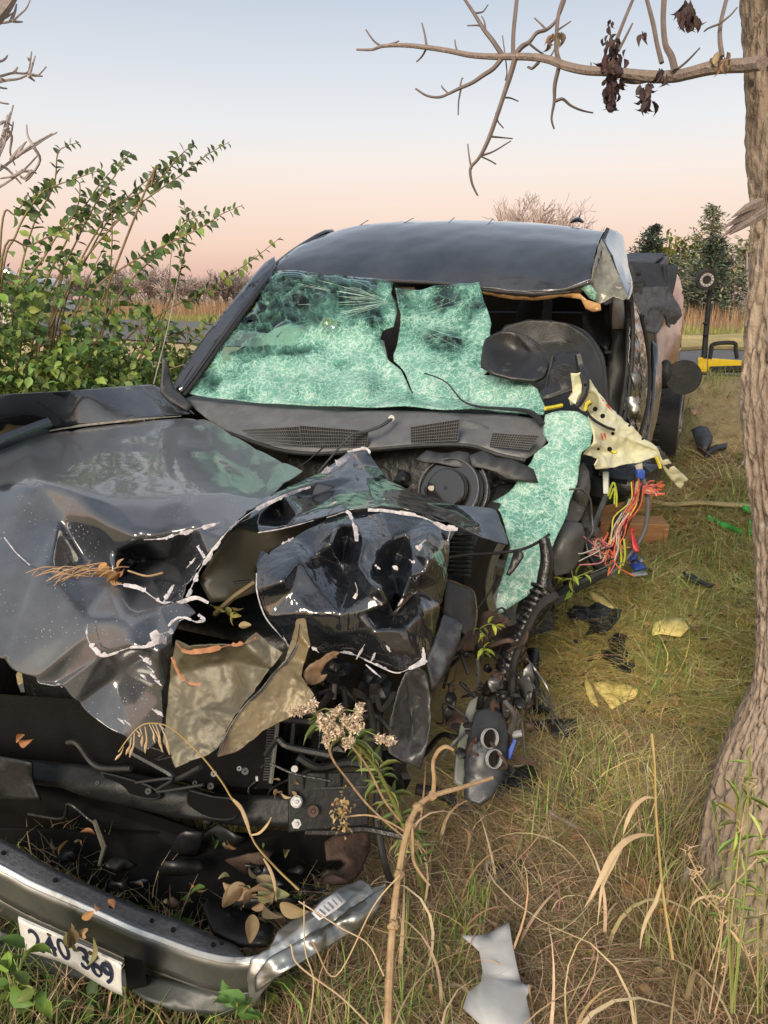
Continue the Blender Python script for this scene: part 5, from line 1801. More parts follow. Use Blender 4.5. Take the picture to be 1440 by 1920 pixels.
# tyre and hub of the crushed front corner
wheel(S(925, 1060, -.12), (VV * .9 - NU * .35), .30, .22, TR)
MB().disc(S(918, 1166, -.5), EYE - S(918, 1166, -.5), .006, .034, .012, 24).build('pulley', M['rust'], TR)
# strut tower, grey with an orange seam
sheet('strut_tower', [S(838, 1086, -.62), S(862, 1095, -.6), S(888, 1108, -.58), S(894, 1146, -.6), S(886, 1195, -.66), S(872, 1192, -.68), S(830, 1150, -.7)], mat=M['dark_primer'], parent=TR, sub=2, thick=.004, dent=.01)
flake('seam_sealer', [S(842, 1088, -.625), S(866, 1097, -.605), S(888, 1109, -.585), S(894, 1146, -.605), S(888, 1190, -.66)], [.004, .006, .005, .005, .003], M['brown'], TR)
sheet('inner_fender', [S(833, 1152, -.72), S(850, 1160, -.7), S(866, 1172, -.7), S(862, 1205, -.74), S(846, 1240, -.78), S(826, 1280, -.83), S(806, 1300, -.86), S(800, 1240, -.84), S(815, 1195, -.78)], mat=M['grey_metal'], parent=TR, sub=2, thick=.003, dent=.03, dsize=.05)
sheet('inner_fender', [S(760, 1260, -.98), S(785, 1250, -.96), S(800, 1262, -.95), S(806, 1300, -.96), S(808, 1350, -.98), S(800, 1400, -1.0), S(788, 1442, -1.02), S(760, 1430, -1.04), S(728, 1412, -1.06), S(733, 1345, -1.04), S(748, 1290, -1.0)], [S(770, 1330, -.93), S(775, 1390, -.98)], [(0, 11), (11, 12)], mat=M['scuffed'], parent=TR, sub=3, thick=.003, dent=.025, dsize=.05)
sheet('inner_fender', [S(880, 1180, -.66), S(920, 1190, -.6), S(950, 1200, -.58), S(935, 1222, -.62), S(890, 1220, -.68), S(850, 1222, -.74)], mat=M['rust'], parent=TR, sub=2, thick=.01, dent=.02, dsize=.04)

# ================================================================== bonnet


def H(px, py, s):                       # the crushed nose leans further down and forward than the cab's planes suggest
    return S(px, py, s * 1.22 + .0132 if s > -.97 else s - .20 + .12 * (-.97 - s) / .45)


hood_out = [H(373, 781, -.06), H(391, 785, -.10), H(435, 812, -.22), H(480, 838, -.34), H(530, 864, -.47), H(573, 884, -.58), H(553, 900, -.66), H(533, 910, -.72), H(500, 938, -.80), H(467, 962, -.88), H(440, 983, -.93), H(415, 1012, -.98), H(391, 1043, -1.02), H(372, 1072, -1.06), H(356, 1100, -1.10), H(348, 1125, -1.14),
            H(372, 1150, -1.16), H(340, 1168, -1.20), H(326, 1195, -1.24), H(318, 1230, -1.26), H(311, 1297, -1.28), H(311, 1363, -1.30), H(302, 1390, -1.31), H(271, 1414, -1.33), H(231, 1390, -1.34), H(178, 1359, -1.35), H(140, 1322, -1.36), H(113, 1288, -1.37), H(58, 1279, -1.40), H(0, 1257, -1.42), H(-170, 1200, -1.50),
            H(-170, 1050, -1.22), H(-170, 950, -1.02), H(-170, 885, -.75), H(0, 836, -.52), H(44, 820, -.45), H(133, 803, -.34), H(249, 790, -.22), H(311, 783, -.14)]
nO = len(hood_out)
hood_in = [H(100, 850, -.62), H(200, 835, -.52), H(300, 832, -.40), H(400, 850, -.42), H(460, 885, -.55), H(120, 882, -.82), H(220, 895, -.80), H(330, 890, -.72), H(430, 905, -.72), H(500, 905, -.66),    # 0-9 upper field
           H(0, 908, -.95), H(67, 903, -.96), H(133, 918, -.97), H(209, 939, -.96), H(289, 941, -.93), H(356, 932, -.88), H(427, 927, -.82), H(470, 932, -.80),      # 10-17 ridge
           H(111, 970, -1.00), H(162, 1052, -1.00), H(215, 1032, -1.05), H(269, 1010, -1.06), H(320, 1003, -1.00), H(370, 990, -.96), H(420, 965, -.90),       # 18-24 valley
           H(0, 1008, -1.12), H(58, 1062, -1.20), H(90, 1071, -1.22), H(150, 1085, -1.16), H(215, 1092, -1.10), H(280, 1085, -.95), H(330, 1050, -.86), H(260, 1050, -.86),    # 25-32 recess
           H(158, 1163, -1.28), H(164, 1192, -1.30), H(191, 1229, -1.32), H(249, 1212, -1.34), H(290, 1221, -1.31), H(240, 1165, -1.28), H(300, 1140, -1.16),   # 33-39 lobe
           H(225, 1260, -1.22), H(109, 1279, -1.35), H(190, 975, -1.03)]
c = nO
hood_cr = [(c + 10, c + 11), (c + 11, c + 12), (c + 12, c + 13), (c + 13, c + 14), (c + 14, c + 15), (c + 15, c + 16), (c + 16, c + 17), (c + 12, c + 18), (c + 18, c + 19), (c + 19, c + 20), (c + 20, c + 21), (c + 21, c + 22), (c + 22, c + 23), (c + 23, c + 24), (c + 24, 9),
           (c + 14, c + 21), (c + 25, c + 26), (c + 26, c + 27), (c + 27, c + 28), (c + 28, c + 29), (c + 27, c + 33), (c + 33, c + 34), (c + 34, c + 35), (c + 35, c + 36), (c + 36, c + 37), (c + 35, c + 41), (c + 41, 27), (c + 34, c + 41), (c + 13, c + 42), (c + 42, c + 19)]
hood = sheet('hood', hood_out, hood_in, hood_cr, mat=M['paint_hood'], parent=TR, sub=3, facet=34, thick=.003, crs=.6, edge=.7, dent=.002, dsize=.12)
# passenger fender along the far edge
fen = sheet('fender', [H(-170, 772, -.93), H(0, 741, -.60), H(150, 731, -.30), H(240, 724, -.12), H(289, 721, -.03), H(307, 733, -.03), H(364, 776, -.05), H(312, 780, -.145), H(249, 787, -.225), H(133, 800, -.345), H(44, 817, -.455), H(0, 833, -.525), H(-170, 880, -.76)],
            [H(100, 765, -.40), H(200, 757, -.26), H(0, 785, -.58), H(280, 752, -.12), H(50, 748, -.50)], mat=M['paint_hood'], parent=TR, sub=3, thick=.003, edge=.8, dent=.008, dsize=.2)
patch('fender_side', [[TK(-1.35, -.95, 1.10), TK(-.7, -.98, 1.13), TK(.05, -.98, 1.12)], [TK(-1.35, -.97, .9), TK(-.7, -1.0, .95), TK(.05, -1.0, .9)], [TK(-1.35, -.95, .62), TK(-.7, -.99, .80), TK(.05, -.98, .5)]], M['paint'], thick=.003)
flake('bare_primer', [H(309, 733, -.035), H(335, 752, -.04), H(364, 776, -.05)], [.002, .003, .002], M['primer'], fen)
flake('dust_line', [H(0, 834, -.54), H(44, 818, -.465), H(133, 801, -.355), H(249, 788, -.235), H(340, 780, -.10)], [.010, .008, .006, .005, .002], M['dust'], hood, jag=.6, lift=.006)
# washer nozzle
MB().blob(H(331, 803, -.2), .014, .010, .009, .1).build('washer_nozzle', M['plastic_dark'], hood)

# bare primer where the paint has sprung off
PR = M['primer']
flake('bare_primer', [H(582, 913, -.70), H(555, 921, -.74), H(533, 929, -.80), H(500, 945, -.84), H(467, 963, -.89), H(440, 984, -.94), H(427, 996, -.97), H(408, 1020, -1.01), H(391, 1043, -1.03), H(374, 1070, -1.07), H(362, 1094, -1.10), H(351, 1120, -1.15)], [.004, .006, .007, .008, .010, .008, .006, .007, .008, .008, .008, .007], PR, hood, lift=.008, jag=.45)
flake('bare_primer', [H(412, 980, -.95), H(385, 987, -.97), H(356, 996, -1.0), H(330, 1003, -1.03), H(305, 1010, -1.06), H(270, 1012, -1.08)], [.003, .008, .010, .010, .004, .005], PR, hood, lift=.008, jag=.4)
flake('bare_primer', [H(370, 1024, -1.02), H(377, 1034, -1.03), H(384, 1046, -1.04)], [.006, .007, .006], PR, hood, lift=.01)
flake('bare_primer', [H(222, 1095, -1.12), H(245, 1098, -1.12), H(267, 1106, -1.12), H(290, 1122, -1.13), H(307, 1130, -1.13), H(330, 1132, -1.13), H(350, 1126, -1.15), H(370, 1122, -1.15), H(391, 1131, -1.15)], [.008, .010, .009, .007, .005, .006, .008, .005, .004], PR, hood, lift=.012, jag=.5)
flake('bare_primer', [H(307, 1128, -1.14), H(318, 1112, -1.12), H(326, 1096, -1.10)], [.008, .006, .003], PR, hood, lift=.012, jag=.5)
flake('bare_primer', [H(350, 1065, -1.05), H(358, 1056, -1.04), H(366, 1046, -1.03)], [.002, .005, .002], PR, hood, lift=.012, jag=.5)
flake('bare_primer', [H(165, 1170, -1.29), H(163, 1190, -1.31), H(172, 1212, -1.32), H(191, 1228, -1.34), H(220, 1222, -1.35), H(250, 1213, -1.35), H(275, 1212, -1.35), H(295, 1200, -1.33), H(312, 1200, -1.30)], [.003, .005, .008, .008, .006, .006, .005, .018, .020], PR, hood, lift=.012, jag=.55)
flake('bare_primer', [H(282, 1195, -1.33), H(300, 1190, -1.31), H(324, 1182, -1.27)], [.008, .014, .010], PR, hood, lift=.013, jag=.6)
flake('bare_primer', [H(316, 1174, -1.24), H(330, 1160, -1.22), H(345, 1158, -1.21), H(368, 1166, -1.2), H(382, 1162, -1.18), H(372, 1152, -1.17)], [.003, .005, .003, .004, .009, .006], PR, hood, lift=.014, jag=.5)
for (x, y, w) in ((268, 1234, .012), (278, 1240, .009), (283, 1254, .008), (289, 1268, .008), (297, 1280, .005), (270, 1270, .004), (300, 1338, .006), (292, 1334, .004), (240, 1356, .003), (228, 1352, .003), (306, 1365, .007), (116, 1275, .004), (111, 1283, .004)):
    flake('bare_primer', [H(x - 7, y - 5, -1.30), H(x, y, -1.30), H(x + 6, y + 6, -1.30)], [w * .5, w, w * .4], PR, hood, lift=.05, jag=.6, seg=5)
flake('bare_primer', [H(8, 1008, -1.14), H(30, 1036, -1.17), H(56, 1060, -1.22)], [.0015, .002, .0015], PR, hood, lift=.008)

# olive underside of the bonnet seen through the tear
sheet('hood_inner_panel', [H(396, 1046, -.98), H(440, 985, -.90), H(485, 1000, -.86), H(585, 978, -.78), H(560, 1010, -.80), H(500, 1040, -.86), H(484, 1070, -.88), H(482, 1110, -.92), H(440, 1125, -.96), H(395, 1130, -1.0), H(372, 1088, -1.0)], [H(440, 1050, -.92), H(470, 1020, -.88)], mat=M['under'], parent=TR, sub=2, thick=.003, dent=.012, dsize=.08)
for (x, y, x2, y2) in ((392, 1100, 400, 1101), (438, 1092, 470, 1089)):
    MB().tube([H(x, y, -.975), H(x2, y2, -.955)], .006, 8, squash=.5).build('slot', M['black'], TR)
MB().tube([H(404, 1150, -1.02), H(440, 1118, -1.0), H(478, 1092, -.96)], .014, 6, squash=.5).build('hood_brace', M['brown'], TR)

# ---- folded peak between bonnet and fender
pk_out = [H(660, 842, -.42), H(688, 839, -.42), H(696, 855, -.44), H(712, 878, -.46), H(729, 900, -.48), H(775, 921, -.50), H(858, 946, -.52), H(929, 951, -.50), H(942, 979, -.54), H(956, 1026, -.60), H(917, 1016, -.64), H(862, 990, -.68), H(817, 968, -.70), H(758, 956, -.74), H(717, 951, -.76), H(650, 958, -.80), H(588, 975, -.85), H(530, 990, -.90), H(484, 999, -.94), H(479, 985, -.92), H(484, 966, -.88),
          H(440, 985, -.91), H(402, 1040, -.97), H(415, 1008, -.95), H(440, 975, -.89), H(470, 945, -.83), H(510, 926, -.76), H(546, 911, -.70), H(600, 886, -.58), H(630, 864, -.50)]
pk_in = [H(590, 905, -.66), H(640, 896, -.60), H(662, 900, -.60), H(668, 925, -.66), H(640, 944, -.76), H(560, 965, -.82), H(520, 962, -.74), H(580, 935, -.68), H(635, 915, -.63), H(680, 870, -.48), H(690, 910, -.60), H(720, 920, -.58), H(700, 940, -.70), H(780, 942, -.62), H(860, 965, -.58), H(900, 985, -.60), H(530, 925, -.77), H(660, 866, -.50)]
p0 = len(pk_out)
peak = sheet('crumpled_fender', pk_out, pk_in, [(1, p0 + 9), (p0 + 9, p0 + 3), (p0 + 3, p0 + 4), (p0 + 4, p0 + 5), (p0 + 1, p0 + 2), (p0 + 0, p0 + 1), (20, p0 + 16), (p0 + 16, p0 + 0), (4, p0 + 11), (p0 + 11, p0 + 13), (p0 + 13, p0 + 14)], mat=M['paint_peak'], parent=TR, sub=3, facet=26, thick=.003, crs=.6, edge=.6, dent=.003, dsize=.06)
flake('bare_primer', [H(604, 888, -.60), H(622, 878, -.56), H(640, 866, -.52), H(655, 856, -.47)], [.004, .018, .016, .008], PR, peak, lift=.006, jag=.5)
flake('bare_primer', [H(652, 848, -.44), H(668, 843, -.43), H(688, 842, -.43), H(694, 852, -.44)], [.010, .008, .008, .003], PR, peak, lift=.006, jag=.5)
flake('bare_primer', [H(484, 999, -.945), H(530, 991, -.91), H(588, 976, -.86)], [.0015, .002, .0015], PR, peak, lift=.003)
flake('bare_primer', [H(612, 950, -.80), H(622, 945, -.78), H(632, 940, -.77)], [.001, .004, .001], PR, peak, lift=.006)

# ---- crumpled outer skin, glossy and deeply dented
cf_out = [H(490, 1030, -0.972), H(500, 1035, -0.974), H(550, 1004, -0.905), H(595, 980, -0.846), H(633, 963, -0.791), H(665, 958, -0.770), H(717, 955, -0.749), H(758, 960, -0.750), H(800, 970, -0.734), H(824, 986, -0.739), H(862, 990, -0.720), H(853, 1003, -0.734), H(843, 1018, -0.749), H(840, 1071, -0.805), H(834, 1105, -0.836), H(828, 1135, -0.859), H(812, 1200, -0.904), H(800, 1240, -0.937),
          H(776, 1250, -0.958), H(746, 1260, -0.978), H(718, 1250, -0.988), H(692, 1240, -0.997), H(660, 1226, -0.996), H(637, 1222, -1.006), H(615, 1226, -1.006), H(583, 1220, -1.025), H(550, 1221, -1.046), H(525, 1192, -1.073), H(497, 1158, -1.101), H(481, 1112, -1.098), H(478, 1067, -1.044)]
cf_in = [H(560, 1050, -0.999), H(545, 1110, -1.058), H(575, 1150, -1.080), H(530, 1090, -1.111), H(598, 1108, -1.016), H(590, 1040, -0.935), H(620, 1020, -0.949), H(633, 985, -0.879), H(650, 1010, -0.826), H(640, 1060, -0.881), H(618, 1095, -0.963), H(670, 985, -0.839), H(684, 1015, -0.908), H(672, 1060, -0.962), H(660, 1090, -0.911),
         H(700, 990, -0.840), H(705, 1040, -0.896), H(690, 1085, -0.990), H(692, 1120, -1.018), H(712, 1100, -1.035), H(728, 1130, -1.019), H(736, 1152, -0.920), H(735, 1010, -0.826), H(745, 1045, -0.797), H(735, 1080, -0.848), H(745, 1110, -0.878), H(765, 1000, -0.803), H(775, 1040, -0.876), H(768, 1080, -0.929), H(755, 1120, -0.968), H(790, 1010, -0.826), H(805, 1045, -0.917), H(800, 1070, -0.925), H(780, 1105, -0.896),
         H(825, 1030, -0.812), H(818, 1090, -0.871), H(790, 1150, -0.940), H(760, 1180, -0.973), H(700, 1180, -1.042), H(640, 1150, -1.040), H(620, 1190, -1.043), H(680, 1150, -1.040), H(770, 1220, -0.975), H(720, 1215, -1.025)]
k = len(cf_out)
cf_cr = [(k + 0, k + 3), (1, k + 0), (k + 0, k + 1), (k + 1, k + 2), (k + 4, k + 10), (4, k + 7), (k + 7, k + 5), (k + 5, k + 4), (k + 8, k + 9), (k + 9, k + 10), (k + 11, k + 12), (k + 12, k + 13), (k + 13, k + 14), (k + 16, k + 17), (k + 17, k + 18), (k + 18, k + 19), (k + 19, k + 20), (k + 20, k + 21), (k + 23, k + 24), (k + 24, k + 25), (k + 25, k + 21), (k + 27, k + 28), (k + 28, k + 29), (k + 29, k + 21),
         (k + 31, k + 32), (k + 32, k + 33), (k + 33, k + 21), (1, k + 3), (k + 3, k + 2)]
cf = sheet('crumpled_fender', cf_out, cf_in, cf_cr, mat=M['paint_crushed'], parent=TR, sub=3, facet=26, thick=.003, crs=.45, edge=.8, dent=.005, dsize=.06)
flake('bare_primer', [H(690, 957, -0.770), H(722, 958, -0.770), H(755, 963, -0.771), H(790, 969, -0.764), H(815, 980, -0.767), H(835, 990, -0.760), H(858, 992, -0.751)], [.006, .008, .007, .005, .008, .012, .007], PR, cf, lift=.01, jag=.5)
flake('bare_primer', [H(845, 994, -0.761), H(842, 1004, -0.775), H(840, 1014, -0.777)], [.012, .009, .005], PR, cf, lift=.012, jag=.4)
flake('bare_primer', [H(612, 971, -0.834), H(628, 966, -0.823), H(650, 960, -0.820), H(660, 975, -0.855), H(667, 995, -0.881), H(668, 1015, -0.908)], [.006, .006, .006, .008, .010, .006], PR, cf, lift=.03, jag=.4)
flake('bare_primer', [H(528, 1020, -0.959), H(540, 1014, -0.948), H(550, 1008, -0.935)], [.002, .007, .003], PR, cf, lift=.012, jag=.5)
flake('bare_primer', [H(782, 1030, -0.872), H(790, 1020, -0.860), H(798, 1012, -0.857)], [.010, .012, .009], PR, cf, lift=.03, jag=.5)
flake('bare_primer', [H(666, 1092, -0.991), H(670, 1108, -0.996), H(664, 1122, -0.998)], [.004, .006, .006], PR, cf, lift=.03, jag=.4)
flake('bare_primer', [H(700, 1120, -1.058), H(710, 1127, -1.059), H(716, 1134, -1.049)], [.003, .005, .003], PR, cf, lift=.015, jag=.4)
flake('bare_primer', [H(746, 1136, -0.979), H(751, 1130, -0.989), H(755, 1122, -0.988)], [.003, .005, .003], PR, cf, lift=.03, jag=.4)
for x, y, r in ((708, 1063, .006), (741, 1065, .006), (772, 1052, .006)):
    flake('bare_primer', [H(x - 5, y - 3, -.95), H(x, y, -.95), H(x + 5, y + 4, -.95)], [r * .4, r, r * .4], PR, cf, lift=.04, jag=.6)
flake('bare_primer', [H(481, 1075, -1.066), H(482, 1110, -1.107), H(497, 1156, -1.111), H(524, 1190, -1.083), H(548, 1218, -1.055)], [.0015, .002, .002, .002, .001], PR, cf, lift=.004)
flake('bare_primer', [H(638, 1222, -1.010), H(665, 1228, -1.006), H(692, 1240, -1.002), H(718, 1252, -0.993), H(746, 1261, -0.983), H(776, 1250, -0.962), H(800, 1238, -0.942)], [.004, .004, .003, .004, .003, .006, .010], PR, cf, lift=.006, jag=.7)
for x, y, a, b, w in ((676, 1222, 8, -14, .005), (700, 1232, 4, -8, .005), (728, 1216, 4, 6, .006), (795, 1228, -2, -14, .006), (535, 1200, -6, -14, .004), (590, 1216, -8, -8, .006), (612, 1236, -20, 4, .004), (700, 1258, -14, -12, .003)):
    flake('bare_primer', [H(x - a, y - b, -1.0), H(x, y, -1.0), H(x + a, y + b, -1.0)], [w * .3, w, w * .5], PR, cf, lift=.03, jag=.5, seg=5)

# brown torn inner sheets
b1 = sheet('torn_inner_sheet', [H(327, 1196, -1.30), H(356, 1209, -1.31), H(400, 1209, -1.29), H(458, 1202, -1.25), H(480, 1183, -1.22), H(507, 1206, -1.21), H(533, 1223, -1.21), H(510, 1255, -1.24), H(480, 1292, -1.28), H(460, 1318, -1.30), H(444, 1341, -1.32), H(428, 1372, -1.34), H(410, 1403, -1.37), H(392, 1417, -1.39), H(360, 1428, -1.41), H(330, 1441, -1.43), H(320, 1417, -1.42), H(303, 1392, -1.40), H(309, 1360, -1.37), H(311, 1328, -1.35), H(314, 1270, -1.32)],
           [H(380, 1250, -1.28), H(440, 1240, -1.24), H(370, 1330, -1.33), H(430, 1300, -1.28), H(370, 1390, -1.38)], mat=M['under_brown'], parent=TR, sub=3, thick=.003, facet=14, dent=.02, dsize=.07)
flake('seam_sealer', [H(330, 1205, -1.31), H(345, 1220, -1.32), H(370, 1222, -1.31), H(400, 1218, -1.30), H(430, 1210, -1.28), H(460, 1206, -1.26), H(480, 1196, -1.24)], [.008, .010, .009, .010, .008, .008, .006], M['sealer'], b1, lift=.008, jag=.3)
flake('seam_sealer', [H(322, 1232, -1.33), H(335, 1262, -1.34), H(350, 1278, -1.34), H(376, 1284, -1.33)], [.005, .006, .007, .006], M['sealer'], b1, lift=.012, jag=.3)
b2 = sheet('torn_inner_sheet', [H(556, 1160, -1.20), H(573, 1159, -1.20), H(578, 1194, -1.23), H(583, 1217, -1.25), H(570, 1245, -1.27), H(566, 1268, -1.29), H(578, 1285, -1.30), H(591, 1303, -1.31), H(575, 1325, -1.33), H(556, 1341, -1.35), H(525, 1356, -1.38), H(493, 1372, -1.40), H(470, 1392, -1.42), H(444, 1412, -1.44), H(404, 1421, -1.45), H(420, 1385, -1.42), H(440, 1346, -1.38), H(465, 1315, -1.35), H(489, 1292, -1.33), H(512, 1262, -1.30), H(534, 1238, -1.27), H(546, 1198, -1.23)],
           [H(545, 1270, -1.31), H(500, 1330, -1.37), H(540, 1310, -1.34), H(564, 1190, -1.24), H(470, 1360, -1.39)], mat=M['brown'], parent=TR, sub=3, facet=14, thick=.003, dent=.018, dsize=.06)
flake('torn_edge', [H(562, 1170, -1.23), H(556, 1205, -1.25), H(536, 1240, -1.28), H(512, 1264, -1.31), H(489, 1294, -1.34), H(465, 1317, -1.36), H(441, 1348, -1.39), H(420, 1387, -1.43), H(408, 1416, -1.455)], [.004, .005, .004, .003, .003, .003, .003, .003, .002], M['black'], b2, lift=.004, jag=.6)
b3 = sheet('torn_inner_sheet', [H(568, 1262, -1.27), H(580, 1245, -1.25), H(600, 1235, -1.22), H(612, 1225, -1.20), H(624, 1219, -1.19), H(638, 1222, -1.18), H(626, 1232, -1.19), H(606, 1246, -1.22), H(600, 1266, -1.23), H(614, 1264, -1.22), H(608, 1276, -1.23), H(590, 1284, -1.26), H(575, 1282, -1.28)], mat=M['sealer_brown'], parent=TR, sub=2, thick=.003, dent=.02, dsize=.04)

# ---- radiator and its support
rad = MB()
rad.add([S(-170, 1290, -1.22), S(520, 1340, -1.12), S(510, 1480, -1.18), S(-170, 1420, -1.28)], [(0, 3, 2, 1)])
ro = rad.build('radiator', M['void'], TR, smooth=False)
fm = MB()
for i in range(44):
    f = i / 43
    a = S(-170, 1290, -1.22).lerp(S(-170, 1420, -1.28), f)
    b = S(498, 1338, -1.12).lerp(S(490, 1480, -1.18), f)
    e = (EYE - (a + b) / 2).normalized() * .006
    fm.hexa([a + e * .1, b + e * .1, b + e * .1 + Vector((0, 0, .0012)), a + e * .1 + Vector((0, 0, .0012))], [a + e, b + e, b + e + Vector((0, 0, .0012)), a + e + Vector((0, 0, .0012))])
tag(fm.build('radiator_fins', M['fin'], ro, smooth=False), kind='stuff')
tb = MB()
for i in range(22):
    f = i / 21
    tb.tube([S(502, 1358, -1.14).lerp(S(494, 1462, -1.19), f), S(516, 1358, -1.14).lerp(S(508, 1462, -1.19), f)], .0022, 5)
tb.build('tank_ribs', M['plastic'], ro)
MB().tube([S(521, 1350, -1.13), S(508, 1468, -1.19)], .006, 6).build('side_tank', M['pale_tank'], ro)
sheet('radiator_support', [S(-170, 1400, -1.34), S(0, 1420, -1.32), S(100, 1428, -1.30), S(200, 1440, -1.28), S(300, 1462, -1.26), S(400, 1488, -1.24), S(460, 1492, -1.23), S(560, 1490, -1.20), S(560, 1550, -1.24), S(480, 1548, -1.26), S(400, 1540, -1.28), S(330, 1532, -1.30), S(250, 1512, -1.31), S(190, 1500, -1.32), S(120, 1478, -1.34), S(60, 1470, -1.35), S(0, 1500, -1.37), S(-170, 1490, -1.4)],
      [S(300, 1490, -1.31), S(200, 1470, -1.33), S(430, 1515, -1.29)], mat=M['support'], parent=TR, sub=2, thick=.01, dent=.006, dsize=.05)
for pts in ([(190, 1448), (230, 1458), (280, 1474), (300, 1492), (282, 1498), (240, 1488), (205, 1472), (190, 1448)], [(356, 1482), (400, 1494), (440, 1500), (446, 1524), (430, 1536), (390, 1532), (358, 1514), (352, 1496), (356, 1482)]):
    P_ = [S(x, y, -1.30) for x, y in pts]
    e = (EYE - P_[0]).normalized() * .016
    MB().add([p + e for p in P_[:-1]], [tuple(range(len(P_) - 2, -1, -1))]).build('opening', M['void'], TR, smooth=False)
    MB().tube([p + e for p in P_], .003, 5, smooth=3).build('opening_lip', M['support'], TR)
sheet('support_flap', [S(-170, 1400, -1.42), S(0, 1418, -1.42), S(60, 1430, -1.41), S(62, 1462, -1.41), S(78, 1500, -1.42), S(50, 1500, -1.43), S(0, 1496, -1.44), S(-170, 1480, -1.46)], mat=M['support'], parent=TR, sub=2, thick=.006, dent=.01)
# bolt plate
bp_ = MB()
q = [S(540, 1450, -1.25), S(690, 1446, -1.15), S(692, 1548, -1.20), S(540, 1562, -1.30)]
e = (EYE - q[0]).normalized()
bp_.hexa([p - e * .04 for p in q], q)
bpo = bp_.build('mount_plate', M['support'], TR, bevel=.004)
rb = MB()
for (x0, y0, x1, y1) in ((570, 1452, 570, 1558), (612, 1450, 612, 1554), (640, 1449, 640, 1552), (545, 1480, 690, 1476), (572, 1535, 690, 1532), (612, 1502, 690, 1500)):
    rb.tube([S(x0, y0, -1.255 + (x0 - 540) / 1500), S(x1, y1, -1.285 + (x1 - 540) / 1500)], .0035, 4)
rb.build('plate_rib', M['support'], bpo)
for x, y in ((556, 1503), (556, 1544)):
    c0 = S(x, y, -1.275)
    nt = MB()
    nt.disc(c0, e, 0, .0145, .006, 24)
    nt.disc(c0 + e * .005, e, 0, .0125, .010, 6)
    nt.disc(c0 + e * .014, e, 0, .0045, .006, 12)
    nt.build('hex_nut', M['steel'], bpo, bevel=.001)
nt = MB()
nt.disc(S(587, 1521, -1.265), e, .006, .013, .004, 20)
nt.disc(S(587, 1521, -1.265), e, 0, .0045, .007, 12)
nt.build('bolt', M['rust'], bpo)
nt = MB()
nt.disc(S(552, 1442, -1.24), e, 0, .008, .008, 16)
nt.build('bolt', M['steel'], TR)
MB().box(S(482, 1460, -1.17) + e * .01, .006, .004, .013).box(S(481, 1474, -1.17) + e * .01, .006, .004, .008).build('white_clip', M['label'], TR)
MB().tube([S(478, 1466, -1.19), S(466, 1480, -1.2), S(474, 1505, -1.21), S(490, 1522, -1.21), S(500, 1508, -1.2), S(508, 1480, -1.19), S(540, 1462, -1.15), S(580, 1440, -1.12), S(598, 1400, -1.1), S(600, 1350, -1.08)], .003, 6, smooth=5).build('wire', M['tape'], TR)
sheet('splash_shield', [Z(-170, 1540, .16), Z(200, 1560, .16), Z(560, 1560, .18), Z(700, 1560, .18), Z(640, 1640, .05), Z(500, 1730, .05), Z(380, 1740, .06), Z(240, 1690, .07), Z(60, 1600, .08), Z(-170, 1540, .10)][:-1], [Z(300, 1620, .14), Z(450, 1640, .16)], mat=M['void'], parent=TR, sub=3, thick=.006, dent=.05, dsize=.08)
MB().tbox(-1.32, -1.25, -1.0, .35, -.0, .34).build('light_block_panel', M['void'], TR, bevel=.02)  # added black panel that blocks the lit grass behind the gap
# broken plastic, ribs and brackets in the dark gap
for k in range(30):
    x, y = random.uniform(0, 640), random.uniform(1530, 1720)
    if y > 1590 + x * .32:
        continue
    d_ = Z(x, y, .17).y - .04
    r_ = random.uniform(12, 44)
    n_ = random.randint(4, 7)
    sheet('torn_bracket', [Y(x + r_ * random.uniform(.4, 1.6) * math.cos(2 * math.pi * i / n_), y + r_ * random.uniform(.2, .8) * math.sin(2 * math.pi * i / n_), d_ + random.uniform(-.03, .03)) for i in range(n_)], mat=random.choice([M['plastic_dark'], M['support'], M['black'], M['lampbody'], M['rust']]), parent=TR, sub=1, thick=.006, dent=.03, dsize=.04)
for k in range(12):
    x, y = random.uniform(20, 600), random.uniform(1330, 1640)
    P_ = [S(x + 40 * q + random.gauss(0, 20), y + random.gauss(0, 14) + 6 * q, -1.30 - (y - 1330) / 2600) for q in range(4)]
    MB().tube(P_, random.choice((.003, .004, .007)), 6, smooth=5).build('loose_hose', random.choice([M['rubber'], M['tape'], M['plastic_dark']]), TR)
for k in range(9):
    a = S(random.uniform(40, 480), 1448 + random.uniform(-10, 40), -1.325)
    MB().disc(a, EYE - a, .002, random.uniform(.005, .009), .004, 14).build('support_clip', random.choice([M['plastic'], M['grey_metal'], M['black']]), TR)
# dark clutter between radiator and fender
cl = MB()
cl.tbox(-1.12, -.7, -.05, .35, .30, .75)
cl.build('engine_front', M['engine'], TR, bevel=.03)
for i, pts in enumerate(([(600, 1300), (640, 1290), (680, 1320), (720, 1300)], [(610, 1330), (650, 1360), (700, 1340), (735, 1370)], [(580, 1380), (600, 1330), (620, 1300)], [(640, 1400), (650, 1340), (645, 1290)], [(690, 1420), (700, 1370), (690, 1310)], [(560, 1420), (600, 1440), (660, 1430), (720, 1445)], [(705, 1300), (716, 1330), (740, 1300)])):
    MB().tube([S(x, y, -1.02 - .02 * i) for x, y in pts], .007 + .002 * (i % 3), 7, smooth=5).build('engine_hose', M['rubber'], TR)
for i, (x, y, rx, rz) in enumerate(((630, 1270, .05, .04), (600, 1310, .03, .05), (650, 1340, .04, .05), (700, 1290, .04, .03), (690, 1350, .03, .06), (620, 1400, .05, .04), (590, 1430, .03, .03), (560, 1400, .02, .05), (740, 1440, .04, .04))):
    MB().blob(S(x, y, -.95 - .02 * (i % 4)), rx, .05, rz, .9, i + 3).build('engine_clutter', M['engine'], TR)
